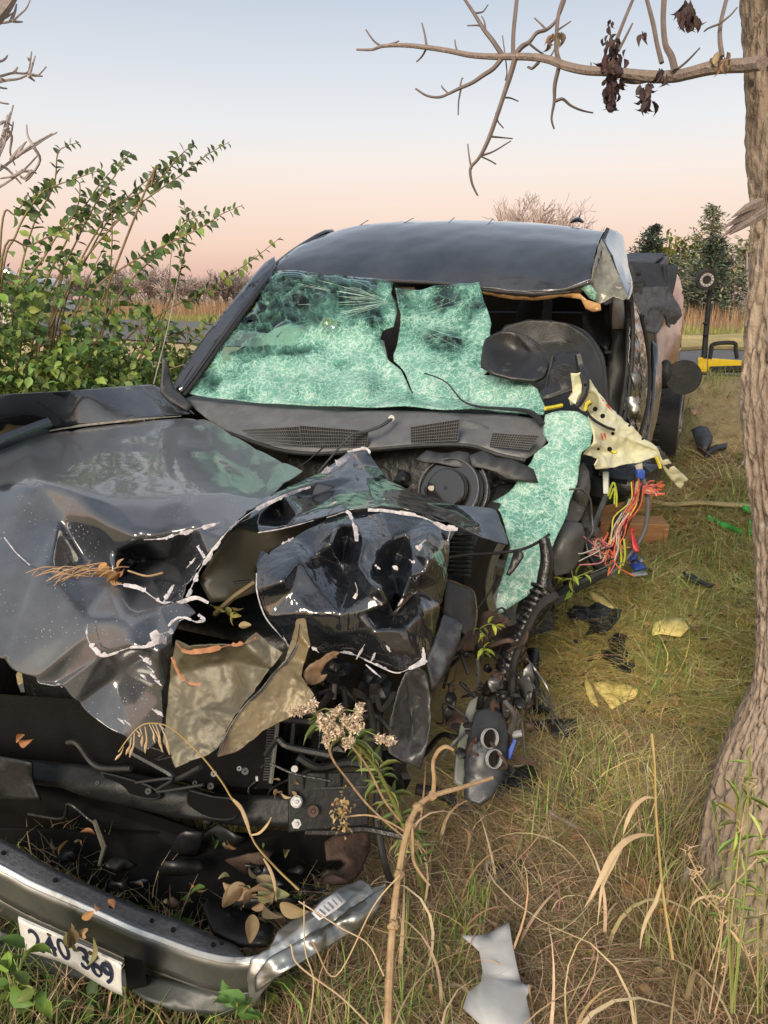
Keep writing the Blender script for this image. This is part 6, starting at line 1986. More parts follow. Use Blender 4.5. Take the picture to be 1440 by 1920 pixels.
MB().tube([S(546, 1395, -1.06), S(552, 1330, -1.02), S(560, 1290, -.99)], .012, 8, smooth=3).build('engine_hose', M['black'], TR)
MB().tube([S(628, 1282, -1.04), S(626, 1310, -1.05)], .007, 8).build('bolt', M['grey_metal'], TR)
# hose dropping to the ground at the right of the plate
MB().tube([S(712, 1340, -1.0), S(710, 1440, -1.08), S(706, 1520, -1.15), S(712, 1570, -1.18), S(722, 1620, -1.2), S(735, 1660, -1.2)], .0085, 8, smooth=5).build('corrugated_hose', M['rubber'], TR)
# rusty bracket below
sheet('rusty_bracket', [S(608, 1580, -1.22), S(640, 1560, -1.18), S(690, 1560, -1.12), S(692, 1590, -1.14), S(676, 1630, -1.2), S(655, 1655, -1.24), S(620, 1658, -1.27), S(602, 1640, -1.28), S(614, 1632, -1.27), S(636, 1632, -1.25), S(652, 1618, -1.23), S(640, 1612, -1.23), S(612, 1614, -1.25)], mat=M['rust'], parent=TR, sub=2, thick=.014, dent=.01, dsize=.03)
# the torn tangle at the crushed corner: cables, brackets, scraps of trim
for k in range(34):
    x, y = random.uniform(830, 1010), random.uniform(1150, 1400)
    if x < 830 + (y - 1150) * .12:
        continue
    s0 = -.62 - (y - 1150) / 900 + random.uniform(-.05, .08)
    P_ = [S(x, y, s0)]
    for q in range(random.randint(2, 4)):
        x, y = x + random.gauss(0, 26), y + random.gauss(14, 24)
        P_.append(S(x, y, s0 + random.uniform(-.04, .04)))
    MB().tube(P_, random.choice((.0025, .003, .005, .008)), 5, smooth=5).build('torn_cable', random.choice([M['tape'], M['rubber'], M['rubber'], M['rust'], M['grey_metal'], M['black']]), TR)
for k in range(26):
    x, y = random.uniform(835, 1000), random.uniform(1165, 1430)
    s0 = -.60 - (y - 1150) / 900 + random.uniform(-.05, .05)
    r_ = random.uniform(8, 24)
    n_ = random.randint(5, 7)
    sheet('torn_bracket', [S(x + r_ * random.uniform(.5, 1.4) * math.cos(2 * math.pi * i / n_) * .7, y + r_ * random.uniform(.5, 1.5) * math.sin(2 * math.pi * i / n_), s0 + random.uniform(-.03, .03)) for i in range(n_)], mat=random.choice([M['grey_metal'], M['black'], M['plastic'], M['rust'], M['scuffed'], M['dark_primer']]), parent=TR, sub=1, thick=.004, dent=.02, dsize=.03)
# antenna whip on the passenger fender
MB().tube([T(288, 720, -.93), T(318, 600, -.93), T(344, 462, -.93)], [.0026, .002, .0012], 5, smooth=4).build('whip_antenna', M['whip'], TR)

# ---- torn cream hinge pillar on the driver's side
cream = sheet('hinge_pillar', [S(1070, 700, .02), S(1082, 700, .02), S(1092, 694, .03), S(1104, 708, .05), S(1113, 722, .06), S(1132, 748, .08), S(1152, 770, .10), S(1175, 792, .13), S(1195, 811, .16), S(1206, 820, .18), S(1226, 832, .2), S(1242, 848, .22), S(1262, 872, .26), S(1289, 897, .32), S(1284, 904, .32), S(1276, 918, .32), S(1266, 908, .30), S(1253, 893, .27), S(1240, 872, .24), S(1226, 858, .2), S(1203, 866, .14),
                               S(1185, 870, .1), S(1168, 872, .06), S(1140, 878, .02), S(1117, 880, -.02), S(1112, 870, -.03), S(1122, 858, -.02), S(1110, 856, -.05), S(1092, 851, -.08), S(1100, 838, -.07), S(1113, 828, -.05), S(1109, 806, -.03), S(1098, 770, .0), S(1075, 756, .0), S(1066, 748, .02), S(1074, 738, .03)],
              [S(1130, 800, .02), S(1160, 815, .08), S(1190, 828, .13), S(1150, 845, .08), S(1190, 850, .16), S(1110, 740, .03), S(1130, 770, .05), S(1220, 845, .21), S(1130, 850, .05), S(1170, 830, .13)], [(32, 36), (36, 37), (37, 38), (38, 11), (29, 44), (44, 39), (39, 40), (31, 39)], mat=M['cream_metal'], parent=TR, sub=3, thick=.004, dent=.03, dsize=.05, edge=.8)
sheet('pillar_tip', [S(1232, 838, .2), S(1244, 848, .22), S(1264, 872, .26), S(1289, 896, .32), S(1282, 902, .315), S(1262, 892, .285), S(1246, 872, .24)], mat=M['scuffed'], parent=cream, sub=2, thick=.004)
MB().tube([S(1086, 664, .06), S(1092, 690, .05), S(1098, 715, .0), S(1096, 738, -.02), S(1082, 762, -.03)], [.016, .018, .014, .012, .01], 7, smooth=4).build('pillar_weather_strip', M['plastic_dark'], TR)
MB().tube([S(1094, 742, -.0), S(1100, 770, -.03), S(1112, 786, -.03), S(1135, 800, .0), S(1152, 806, .03)], .005, 6, smooth=4).build('pillar_seam', M['black'], cream)
for x, y, r in ((1116, 767, .008), (1130, 780, .008), (1097, 722, .005), (1143, 842, .008), (1122, 842, .005), (1149, 813, .006), (1180, 798, .004), (1205, 823, .004)):
    c0 = S(x, y, -.06)
    MB().disc(c0, EYE - c0, 0, r, .004, 10).build('pillar_hole', M['void'], cream)
c0 = S(1102, 752, -.02)
MB().disc(c0, EYE - c0 + Vector((.3, 0, 0)), .03, .036, .004, 20).disc(c0 - (EYE - c0).normalized() * .004, EYE - c0, 0, .03, .003, 20).build('pillar_opening', M['olive_inner'], cream)
for pts in ([(1108, 752), (1100, 758), (1098, 770)], [(1144, 844), (1150, 848), (1156, 848)], [(1230, 856), (1236, 870), (1238, 878)]):
    MB().tube([S(x, y, -.03 if x < 1200 else .19) for x, y in pts], .006, 6, smooth=3).build('yellow_foam', M['yelloww'], cream)
for pts in ([(1126, 745), (1132, 752)], [(1137, 758), (1142, 766), (1147, 771)], [(1127, 812), (1130, 826)], [(1133, 812), (1136, 825)]):
    flake('red_scuff', [S(*pts[0], .0), S(*pts[-1], .0)], [.004, .003], M['red'], cream, jag=.6, lift=.03, seg=4)
MB().tube([S(1022, 766, -.02), S(1040, 763, .02), S(1054, 760, .04)], .007, 6).build('yellow_foam', M['yelloww'], TR)
sheet('pillar_flange', [S(1066, 745, .06), S(1076, 728, .07), S(1084, 740, .06), S(1080, 756, .05), S(1070, 760, .05)], mat=M['cream_metal'], parent=TR, sub=1, thick=.004, dent=.02, dsize=.03)

# ---- grey plastic bottles and boxes hanging below the glass flap
sheet('washer_bottle', [S(1090, 868, .0), S(1100, 885, .0), S(1102, 915, -.02), S(1096, 950, -.05), S(1085, 975, -.08), S(1070, 985, -.12), S(1056, 985, -.14), S(1060, 960, -.12), S(1070, 930, -.08), S(1082, 890, -.04)], [S(1084, 930, -.12), S(1090, 900, -.08)], mat=M['grey_box'], parent=TR, sub=3, thick=.02)
sheet('washer_bottle', [S(1040, 985, -.16), S(1062, 980, -.14), S(1088, 984, -.1), S(1094, 1010, -.1), S(1086, 1045, -.14), S(1068, 1072, -.2), S(1040, 1080, -.24), S(1032, 1050, -.24), S(1034, 1015, -.2)], [S(1060, 1020, -.24), S(1075, 1005, -.2)], mat=M['grey_box'], parent=TR, sub=3, thick=.02)
MB().tube([S(1090, 960, -.02), S(1100, 985, -.02), S(1120, 1000, -.02)], .02, 8, smooth=3).build('hose_stub', M['plastic'], TR)
MB().hexa([S(1130, 884, .1), S(1140, 884, .1), S(1141, 926, .08), S(1131, 926, .08)], [S(1131, 885, .14), S(1142, 885, .14), S(1143, 926, .12), S(1133, 926, .12)]).build('white_strip', M['airbag'], TR, bevel=.002)
MB().tube([S(1138, 924, .1), S(1128, 950, .06), S(1116, 980, .0), S(1108, 1005, -.05)], [.010, .012, .012, .008], 5, smooth=2).build('brace_rod', M['scuffed'], TR)
MB().blob(S(1170, 895, .25), .12, .12, .06, .5, 3).blob(S(1125, 905, .25), .08, .1, .08, .4, 5).build('footwell_clutter', M['engine'], TR)
sheet('footwell', [S(1110, 880, .2), S(1220, 862, .4), S(1226, 905, .5), S(1190, 935, .4), S(1130, 945, .3), S(1105, 1010, .2), S(1090, 1080, .1), S(1060, 1100, .0), S(1060, 980, .1)], mat=M['black'], parent=TR, sub=1, thick=.02)
sheet('black_strut', [S(1098, 990, -.05), S(1108, 1020, -.06), S(1122, 1045, -.07), S(1134, 1068, -.08), S(1118, 1068, -.1), S(1100, 1040, -.1), S(1092, 1005, -.08)], mat=M['black'], parent=TR, sub=2, thick=.02)

# ---- wiring
wr = MB()
wr.tube([S(1020, 1010, -.5), S(1026, 1050, -.52), S(1020, 1090, -.54), S(1024, 1120, -.55), S(1008, 1150, -.57), S(984, 1175, -.58), S(965, 1210, -.62), S(952, 1245, -.66), S(940, 1280, -.70), S(936, 1305, -.72)], [.016, .020, .021, .024, .024, .026, .030, .031, .026, .02], 10, smooth=6)
ha = wr.build('wiring_harness', M['tape'], TR)
for pts in ([(940, 1285), (925, 1310), (935, 1325), (928, 1340), (905, 1352), (890, 1372)], [(945, 1280), (950, 1310), (945, 1335), (930, 1350)], [(935, 1290), (912, 1320), (900, 1340), (880, 1345)], [(950, 1270), (962, 1250), (958, 1320), (945, 1350)], [(938, 1295), (935, 1320), (920, 1335), (914, 1350)], [(930, 1290), (905, 1300), (898, 1330)], [(1045, 1115), (1010, 1140), (985, 1190), (965, 1240), (960, 1300), (948, 1340)]):
    MB().tube([S(x, y, -.70 - .01 * i) for i, (x, y) in enumerate(pts)], .010 if pts[0][0] < 1000 else .012, 7, smooth=5).build('cable', M['rubber'], ha)
for k in range(16):
    f = k / 15
    a = S(1016, 1100, -.56).lerp(S(945, 1270, -.71), f)
    MB().disc(a, (S(945, 1270, -.71) - S(1016, 1100, -.56)), .021, .0285 if k % 3 else .032, .007, 12).build('tape_ring', M['tape'], ha)
MB().tube([S(1060, 1120, -.2), S(1100, 1085, -.16), S(1140, 1078, -.12), S(1180, 1040, -.08), S(1206, 1000, -.04), S(1214, 960, .0), S(1212, 920, .04), S(1203, 892, .06)], .008, 7, smooth=6).build('cable', M['grey_box'], TR)
MB().box(S(1200, 889, .05), .026, .026, .03).build('blue_connector', M['blue'], TR, bevel=.003)
sheet('connector_plate', [S(1190, 872, .08), S(1204, 868, .08), S(1206, 884, .08), S(1196, 888, .08)], mat=M['beige'], parent=TR, sub=1, thick=.004)
MB().tube([S(1030, 1135, -.3), S(1060, 1110, -.2), S(1110, 1085, -.16), S(1140, 1070, -.15)], [.02, .022, .018, .012], 8, smooth=4).build('sill_tube', M['black'], TR)
MB().tube([S(838, 1046, -.62), S(880, 1040, -.6), S(920, 1038, -.6), S(958, 1034, -.6), S(985, 1028, -.55), S(1010, 1016, -.5), S(1030, 1002, -.45)], .0045, 6, smooth=5).build('brake_line', M['rubber'], TR)
sheet('line_clip', [S(964, 1035, -.61), S(976, 1030, -.61), S(982, 1042, -.62), S(970, 1062, -.63), S(956, 1080, -.64), S(949, 1078, -.64), S(956, 1060, -.63)], mat=M['plastic_dark'], parent=TR, sub=1, thick=.008)
MB().tube([S(930, 1060, -.55), S(925, 1095, -.57), S(908, 1125, -.6), S(895, 1142, -.62)], .0035, 6, smooth=4).build('wire', M['rubber'], TR)
MB().tube([S(1068, 918, -.3), S(1090, 918, -.2), S(1106, 935, -.18), S(1110, 970, -.18), S(1110, 1000, -.2), S(1090, 1020, -.2)], .0035, 6, smooth=5).build('wire', M['scuffed'], TR)
# the burst bundle of coloured wires
bun = MB()
bun.tube([S(1195, 890, .06), S(1196, 915, .02), S(1188, 940, -.02), S(1172, 965, -.05), S(1160, 990, -.08), S(1152, 1020, -.1), S(1148, 1045, -.12)], [.012, .018, .022, .026, .030, .026, .02], 8, smooth=4)
bu = bun.build('wire_bundle', M['tape'], TR)
wc = [M['orange'], M['pinkw'], M['whitew'], M['yelloww'], M['red'], M['tape'], M['tape'], M['tape'], M['beige'], M['grey_box'], M['wood']]
for k in range(40):
    j = random.random()
    ctr = [(1196, 905, .04), (1188, 940, -.02), (1170, 970, -.06), (1158, 1000, -.09), (1150, 1030, -.12), (1146, 1056, -.14)]
    i0 = random.randint(0, 2)
    i1 = random.randint(i0 + 2, 5)
    ox, oy = random.gauss(0, 4.5), random.gauss(0, 4)
    P_ = [S(x + ox + random.gauss(0, 4), y + oy, s_ - .025 + random.uniform(-.012, .004)) for x, y, s_ in ctr[i0:i1 + 1]]
    if random.random() < .3:
        P_.append(P_[-1] + Vector((random.gauss(0, .04), random.gauss(-.02, .02), random.uniform(-.06, .02))))
    MB().tube(P_, .0022, 4, smooth=4).build('loose_wire', random.choice(wc), bu)
for k in range(22):
    a = S(1208 + random.uniform(-4, 4), 918 + random.uniform(-6, 6), .0)
    b = S(1234 + random.uniform(-10, 14), 917 + random.uniform(-16, 14), -.02)
    MB().tube([a, a.lerp(b, .5) + Vector((0, 0, random.uniform(-.01, .015))), b], .0024, 4, smooth=3).build('loose_wire', random.choice([M['orange'], M['orange'], M['pinkw'], M['orange'], M['whitew']]), bu)
for k in range(18):
    a = S(1134 + random.uniform(-14, 10), 1030 + random.uniform(-22, 18), -.16)
    b = a + Vector((random.gauss(0, .05), random.gauss(0, .02), random.gauss(0, .03)))
    MB().tube([a, a.lerp(b, .5) + Vector((random.gauss(0, .015), 0, random.gauss(0, .015))), b], .0026, 4, smooth=4).build('loose_wire', random.choice([M['orange'], M['pinkw'], M['pinkw'], M['whitew'], M['red']]), bu)
for pts in ([(1140, 930), (1150, 905), (1156, 925), (1156, 950)], [(1143, 935), (1152, 915), (1152, 945)], [(1163, 1020), (1165, 1050), (1160, 1075)], [(1170, 1010), (1172, 1040), (1168, 1060)]):
    MB().tube([S(x, y, .02 if y < 1000 else -.14) for x, y in pts], .0035, 5, smooth=5).build('loose_wire', M['ygreen'], bu)

# ================================================================== front bumper, torn loose
inner_ = [(-150, 1500), (0, 1571), (106, 1632), (179, 1664), (264, 1703), (343, 1730), (400, 1756), (440, 1772)]
bright = [(-150, 1550), (0, 1624), (63, 1658), (127, 1685), (195, 1716), (253, 1743), (317, 1766), (369, 1785), (422, 1798), (464, 1799), (490, 1793)]
BY = lambda x: 1.36 - .24 * max(0, min(1, (x + 20) / 470))
bo = thing('front_bumper', 'bent chrome front bumper lying torn off in the grass with a licence plate hanging from it', 'bumper', Y(280, 1840, 1.1))


def rib_patch(name, A, B, ya, yb, mat, n=26, thick=.003, sub=1, dent=0):
    def res(L, yf):
        P_ = [Vector((x, y, 0)) for x, y in L]
        C_ = catmull(P_, 8)
        out = []
        for i in range(n + 1):
            f = i / n * (len(C_) - 1)
            k = min(int(f), len(C_) - 2)
            out.append(C_[k].lerp(C_[k + 1], f - k))
        return [Y(p.x, p.y, yf(p.x)) for p in out]
    return patch(name, [res(A, ya), [a.lerp(b, .5) for a, b in zip(res(A, ya), res(B, yb))], res(B, yb)], mat, bo, thick, sub, dent, .05)


b_edge = [(x, y) for x, y in bright]
mid_ = [(x, y + 26) for x, y in bright]
low_ = [(x, y + 62) for x, y in bright]
bot_ = [(x, y + 96) for x, y in bright]
rib_patch('bumper_top', inner_, b_edge[:-1], lambda x: BY(x) + .075, BY, M['bumper_top'], dent=.004)
rib_patch('bumper_bead', [(x, y - 5) for x, y in bright], [(x, y + 9) for x, y in bright], lambda x: BY(x) + .004, lambda x: BY(x) - .006, M['chrome'])
rib_patch('bumper_face', [(x, y + 8) for x, y in bright], low_, lambda x: BY(x) - .006, lambda x: BY(x) + .012, M['bumper_face'], dent=.004)
rib_patch('bumper_lower_face', [(x, y + 62) for x, y in bright], bot_, lambda x: BY(x) + .012, lambda x: BY(x) + .06, M['bumper_face'])
sheet('bumper_end', [Y(470, 1797, 1.115), Y(506, 1780, 1.13), Y(520, 1744, 1.16), Y(546, 1724, 1.19), Y(576, 1705, 1.21), Y(633, 1668, 1.26), Y(676, 1647, 1.29), Y(686, 1652, 1.28), Y(698, 1662, 1.265), Y(712, 1662, 1.26), Y(724, 1658, 1.26), Y(718, 1676, 1.24), Y(707, 1702, 1.215), Y(690, 1722, 1.2), Y(671, 1738, 1.18), Y(640, 1756, 1.16), Y(607, 1775, 1.14), Y(568, 1796, 1.115), Y(528, 1818, 1.095), Y(492, 1860, 1.09), Y(470, 1894, 1.12), Y(462, 1840, 1.10)],
      [Y(560, 1738, 1.155), Y(620, 1700, 1.20), Y(670, 1680, 1.23), Y(530, 1770, 1.125), Y(590, 1770, 1.125), Y(650, 1725, 1.165)], [(1, 25), (25, 22), (22, 23), (23, 24), (24, 8)], mat=M['chrome'], parent=bo, sub=3, thick=.003, dent=.02, dsize=.06)
sheet('bumper_end_face', [Y(500, 1800, 1.10), Y(560, 1764, 1.125), Y(620, 1730, 1.16), Y(680, 1690, 1.205), Y(722, 1662, 1.24), Y(712, 1700, 1.20), Y(672, 1742, 1.165), Y(607, 1780, 1.125), Y(540, 1818, 1.08), Y(480, 1860, 1.08), Y(478, 1830, 1.09)], [Y(600, 1762, 1.115), Y(660, 1722, 1.15)], mat=M['bumper_face'], parent=bo, sub=3, thick=.003, dent=.02, dsize=.05)
lb = sheet('paper_label', [Y(584, 1712, 1.15), Y(606, 1688, 1.175), Y(632, 1672, 1.195), Y(650, 1690, 1.18), Y(628, 1708, 1.155), Y(598, 1726, 1.13)], mat=M['label'], parent=bo, sub=1, thick=.001)
for i in range(6):
    f = (i + .5) / 6
    a = Y(586 + 46 * f, 1713 - 38 * f, 1.147 + .042 * f)
    b = Y(600 + 46 * f, 1725 - 34 * f, 1.128 + .046 * f)
    MB().tube([a.lerp(b, .12), a.lerp(b, .85)], .0011 + .0006 * (i % 2), 4).build('label_print', M['ink2'], lb)
for x, y in ((104, 1651), (7, 1600), (209, 1700), (325, 1744), (285, 1727), (400, 1772), (416, 1768)):
    c0 = Y(x, y, BY(x) + .034)
    MB().disc(c0, Vector((0, -.35, 1)), 0, .0048, .004, 10).build('bumper_hole', M['void'], bo)
sheet('air_dam', [Y(-150, 1690, 1.42), Y(60, 1770, 1.32), Y(250, 1822, 1.22), Y(400, 1858, 1.17), Y(480, 1862, 1.17), Y(470, 1892, 1.16), Y(420, 1905, 1.15), Y(330, 1896, 1.15), Y(270, 1876, 1.17), Y(240, 1850, 1.2), Y(60, 1820, 1.3), Y(-150, 1740, 1.42)], mat=M['dam'], parent=bo, sub=2, thick=.006, dent=.01)
sheet('bumper_bracket', [Y(380, 1700, 1.34), Y(392, 1690, 1.36), Y(460, 1716, 1.33), Y(512, 1740, 1.24), Y(500, 1770, 1.18), Y(450, 1772, 1.2), Y(400, 1750, 1.26)], mat=M['support'], parent=bo, sub=1, thick=.012, dent=.01)
MB().hexa([Y(232, 1790, 1.14), Y(270, 1800, 1.15), Y(276, 1850, 1.17), Y(238, 1858, 1.14)], [Y(232, 1790, 1.20), Y(270, 1800, 1.21), Y(276, 1850, 1.23), Y(238, 1858, 1.2)]).build('plate_mount', M['support'], bo, bevel=.004)
# licence plate
pa, pb_, pc, pd = Y(39, 1716, 1.185), Y(233, 1803, 1.085), Y(235, 1860, 1.10), Y(53, 1775, 1.205)
pu, pv = (pb_ - pa), (pd - pa)
pn = pu.cross(pv).normalized()
if pn.dot(EYE - pa) < 0:
    pn = -pn
pm_ = MB()
nx, ny = 16, 6
for i in range(ny + 1):
    for j in range(nx + 1):
        u, v = j / nx, i / ny
        rim = .0022 if (j in (0, nx) or i in (0, ny)) else 0
        bend = -.004 * math.sin(u * 3.0) + .003 * math.sin(u * 7 + v * 2)
        pm_.v.append((pa * (1 - u) + pb_ * u) * (1 - v) + (pd * (1 - u) + pc * u) * v + pn * (rim + bend + .004))
pm_.f = [(i * (nx + 1) + j, i * (nx + 1) + j + 1, (i + 1) * (nx + 1) + j + 1, (i + 1) * (nx + 1) + j) for i in range(ny) for j in range(nx)]
po = pm_.build('license_plate', M['plate'], bo)
so = po.modifiers.new('gauge', 'SOLIDIFY')
so.thickness = .0012
def text_mesh(txt, size, depth=.0015):
    cu = bpy.data.curves.new('lettering', 'FONT')
    cu.body = txt
    cu.size = size
    cu.extrude = depth
    cu.offset = .0003
    cu.align_x = 'CENTER'
    to = bpy.data.objects.new('lettering', cu)
    col.objects.link(to)
    dg = bpy.context.evaluated_depsgraph_get()
    me = bpy.data.meshes.new_from_object(to.evaluated_get(dg))
    bpy.data.objects.remove(to)
    bpy.data.curves.remove(cu)
    return me


Wp, Hp = pu.length, pv.length
for ch, u in zip('240369', (.155, .285, .415, .63, .755, .88)):
    me = text_mesh(ch, Hp * .92)
    me.materials.clear()
    me.materials.append(M['ink'])
    o = bpy.data.objects.new('plate_character', me)
    col.objects.link(o)
    o.parent = po
    xax = pu.normalized()
    yax = -pv.normalized()
    m3 = Matrix((xax * .68, yax, pn)).transposed()
    pos = (pa * (1 - u) + pb_ * u) * .18 + (pd * (1 - u) + pc * u) * .82 + pn * (.0055 - .004 * math.sin(u * 3.0) + .003 * math.sin(u * 7 + 1.2))
    o.matrix_local = Matrix.Translation(pos - parent_world(po)) @ m3.to_4x4()
for u in (.30, .70):
    c0 = pa * (1 - u) + pb_ * u + (pv * .10) + pn * .004
    MB().disc(c0, pn, 0, .005, .003, 8).build('plate_bolt', M['rust'], po)
MB().tube([pa + pn * .004, pb_ + pn * .004], .003, 5).build('plate_edge', M['steel'], po)

# ================================================================== debris lying about, each a thing of its own
def sides_ok(p):
    return abs((p - C0).dot(VV)) > .85 and (p.x - 1.03) ** 2 + (p.y - 1.48) ** 2 > .16


def debris(name, label, cat, pts, mat, lift=.012, thick=.006, sub=2, dent=.012, hs=None, jag=0, group=None, inner=(), dsize=.05):
    lift += .022
    P_ = [G(x, y, lift) + Vector((0, 0, (hs[i] if hs else 0))) for i, (x, y) in enumerate(pts)]
    I_ = [G(x, y, lift) + Vector((0, 0, h)) for x, y, h in inner]
    o = sheet(name, P_, I_, mat=mat, sub=sub, thick=thick, dent=dent, dsize=dsize, jag=jag, edge=.9)
    return tag(o, label, cat, group)


debris('plastic_shard', 'pale grey broken plastic shard standing in the straw at the bottom of the picture', 'plastic debris', [(864, 1789), (910, 1788), (952, 1772), (958, 1800), (968, 1835), (976, 1858), (996, 1870), (985, 1884), (1000, 1935), (920, 1940), (868, 1898), (876, 1878), (900, 1866), (904, 1846), (898, 1812), (880, 1796)], M['gplastic'], .13, .004, 1, .008, hs=[.05, .05, .06, .05, .03, .02, .03, .02, 0, 0, .01, .02, .03, .03, .04, .04])
debris('plastic_scrap', 'thin dark blue grey plastic scrap half buried in dry grass', 'plastic debris', [(890, 1640), (930, 1622), (968, 1612), (985, 1625), (995, 1638), (975, 1650), (972, 1664), (930, 1660), (905, 1655)], M['bplastic'], .045, .005, 1, .012)
debris('plastic_bracket', 'small square black plastic bracket on the dry straw', 'plastic debris', [(1055, 1462), (1072, 1458), (1088, 1464), (1104, 1460), (1128, 1462), (1122, 1482), (1118, 1506), (1092, 1506), (1080, 1512), (1056, 1506)], M['bplastic'], .035, .012, 1, .015)
debris('plastic_box', 'dark grey plastic box lying on the slope beside the rear wheel', 'plastic debris', [(1298, 812), (1312, 804), (1326, 806), (1336, 826), (1322, 846), (1308, 838)], M['plastic'], .05, .05, 1, .01)
debris('plastic_sliver', 'black plastic blade lying against the dark grey box', 'plastic debris', [(1318, 850), (1340, 836), (1364, 832), (1362, 840), (1340, 846), (1322, 858)], M['black'], .04, .012, 1, .01)
debris('pale_chip', 'pale bluish scrap beside the trunk, up the slope', 'plastic debris', [(1386, 868), (1402, 858), (1420, 860), (1412, 874), (1394, 874)], M['gplastic'], .03, .008, 1, .01)
debris('plastic_sliver', 'long black plastic sliver on the green grass', 'plastic debris', [(1280, 1073), (1296, 1076), (1318, 1090), (1338, 1098), (1330, 1101), (1306, 1094), (1286, 1084)], M['black'], .05, .008, 1, .006)
for lab, pts in (('jagged black plastic fragment just below the taped cables, topmost of the black pieces', [(1062, 1150), (1078, 1135), (1094, 1140), (1108, 1136), (1122, 1130), (1140, 1140), (1166, 1144), (1160, 1160), (1146, 1178), (1130, 1190), (1112, 1184), (1098, 1190), (1108, 1168), (1088, 1162), (1072, 1166)]),
                 ('jagged black plastic fragment in the middle of the golden straw', [(1138, 1202), (1156, 1188), (1176, 1192), (1170, 1210), (1178, 1226), (1168, 1244), (1176, 1262), (1156, 1252), (1144, 1240), (1128, 1232), (1126, 1220), (1146, 1218)]),
                 ('dark crumpled plastic sheet on the straw right of the black pipe', [(1030, 1352), (1058, 1346), (1084, 1352), (1078, 1374), (1058, 1384), (1030, 1376)]),
                 ('small black knob shaped scrap beside the jagged fragments', [(1170, 1246), (1188, 1240), (1192, 1252), (1180, 1260)])):
    debris('black_fragment', lab, 'plastic debris', pts, M['black'], .05, .006, 2, .03, group='black plastic fragments in the straw')
for lab, pts, hs in (('pale yellow folded foam sheet lying on the golden straw', [(1112, 1282), (1150, 1276), (1174, 1284), (1199, 1290), (1192, 1308), (1168, 1318), (1147, 1330), (1134, 1312), (1124, 1300)], None),
                     ('narrow cream strip of foam beside the folded yellow sheet', [(1095, 1276), (1104, 1272), (1110, 1290), (1118, 1310), (1122, 1326), (1108, 1318), (1100, 1304)], None),
                     ('yellowish foam scrap scattered over the grass above the folded sheet', [(1225, 1166), (1250, 1158), (1280, 1160), (1292, 1178), (1276, 1194), (1240, 1188), (1222, 1192)], None),
                     ('yellow foam strip under the dangling cable', [(1100, 1106), (1120, 1112), (1140, 1128), (1152, 1140), (1136, 1142), (1114, 1126)], None),
                     ('small yellow chip below the grey bottle', [(1036, 1068), (1048, 1064), (1050, 1084), (1038, 1086)], None)):
    debris('foam_piece', lab, 'foam', pts, M['yfoam'], .045, .006, 1, .02, group='yellow foam pieces', dsize=.03)
for lab, pts in (('small orange bark chip below the yellow foam sheet', [(1262, 1300), (1272, 1300), (1272, 1326), (1262, 1322)]), ('curled orange brown leaf scrap on the straw', [(1124, 1424), (1150, 1414), (1150, 1426), (1130, 1436)]),
                 ('pale brown scrap lying in the shaded straw', [(942, 1560), (962, 1540), (986, 1560), (980, 1590), (958, 1604), (944, 1584)]), ('tan scrap on the slope below the scene light', [(1290, 766), (1302, 764), (1310, 774), (1300, 778)]), ('shredded whitish scrap right of the square black bracket', [(1186, 1460), (1204, 1444), (1214, 1432), (1216, 1446), (1200, 1470)])):
    debris('bark_chip', lab, 'scrap', pts, M['sealer_tan'] if 'whitish' not in lab else M['gplastic'], .04, .006, 1, .03, group='small scraps on the ground', dsize=.03)
cp = thing('bottle_cap', 'small round black and silver cap lying in the straw', 'cap', G(1249, 1272, .04))
c0 = G(1249, 1272, .04)
MB().disc(c0, Vector((-.2, -.6, .7)), .012, .016, .012, 20).build('cap_rim', M['steel'], cp)
MB().disc(c0, Vector((-.2, -.6, .7)), 0, .012, .008, 20).build('cap_face', M['black'], cp)
for k in range(120):
    x, y = random.uniform(1010, 1400), random.uniform(900, 1520)
    p = G(x, y, .05)
    if sides_ok(p):
        r_ = random.uniform(.006, .02)
        n_ = random.randint(4, 6)
        vs_ = [p + Vector((math.cos(6.283 * i / n_ + k) * r_ * random.uniform(.6, 1.4), math.sin(6.283 * i / n_ + k) * r_ * random.uniform(.5, 1.2), random.uniform(0, .012))) for i in range(n_)]
        o = link_mesh('plastic_crumb', vs_, [tuple(range(n_))], random.choice([M['black'], M['plastic'], M['black'], M['sealer_tan'], M['bplastic']]), None, False)
        o.modifiers.new('gauge', 'SOLIDIFY').thickness = .003
        tag(o, 'small broken crumb of debris lying in the straw between truck and trunk', 'debris', 'small debris crumbs in the straw')
# orange brown lump of rotten wood
rw = MB()
for k in range(9):
    a = G(1206 + 9 * k, 1690 + 6 * k + random.uniform(-6, 6), .05)
    rw.blob(a + Vector((0, .02, .01 * (k % 3))), .05, .035, .028, 1.2, k + 2, 7, 9)
tag(rw.build('rotten_wood', M['rotten']), 'broken lump of orange rotten wood at the foot of the trunk', 'wood lump')
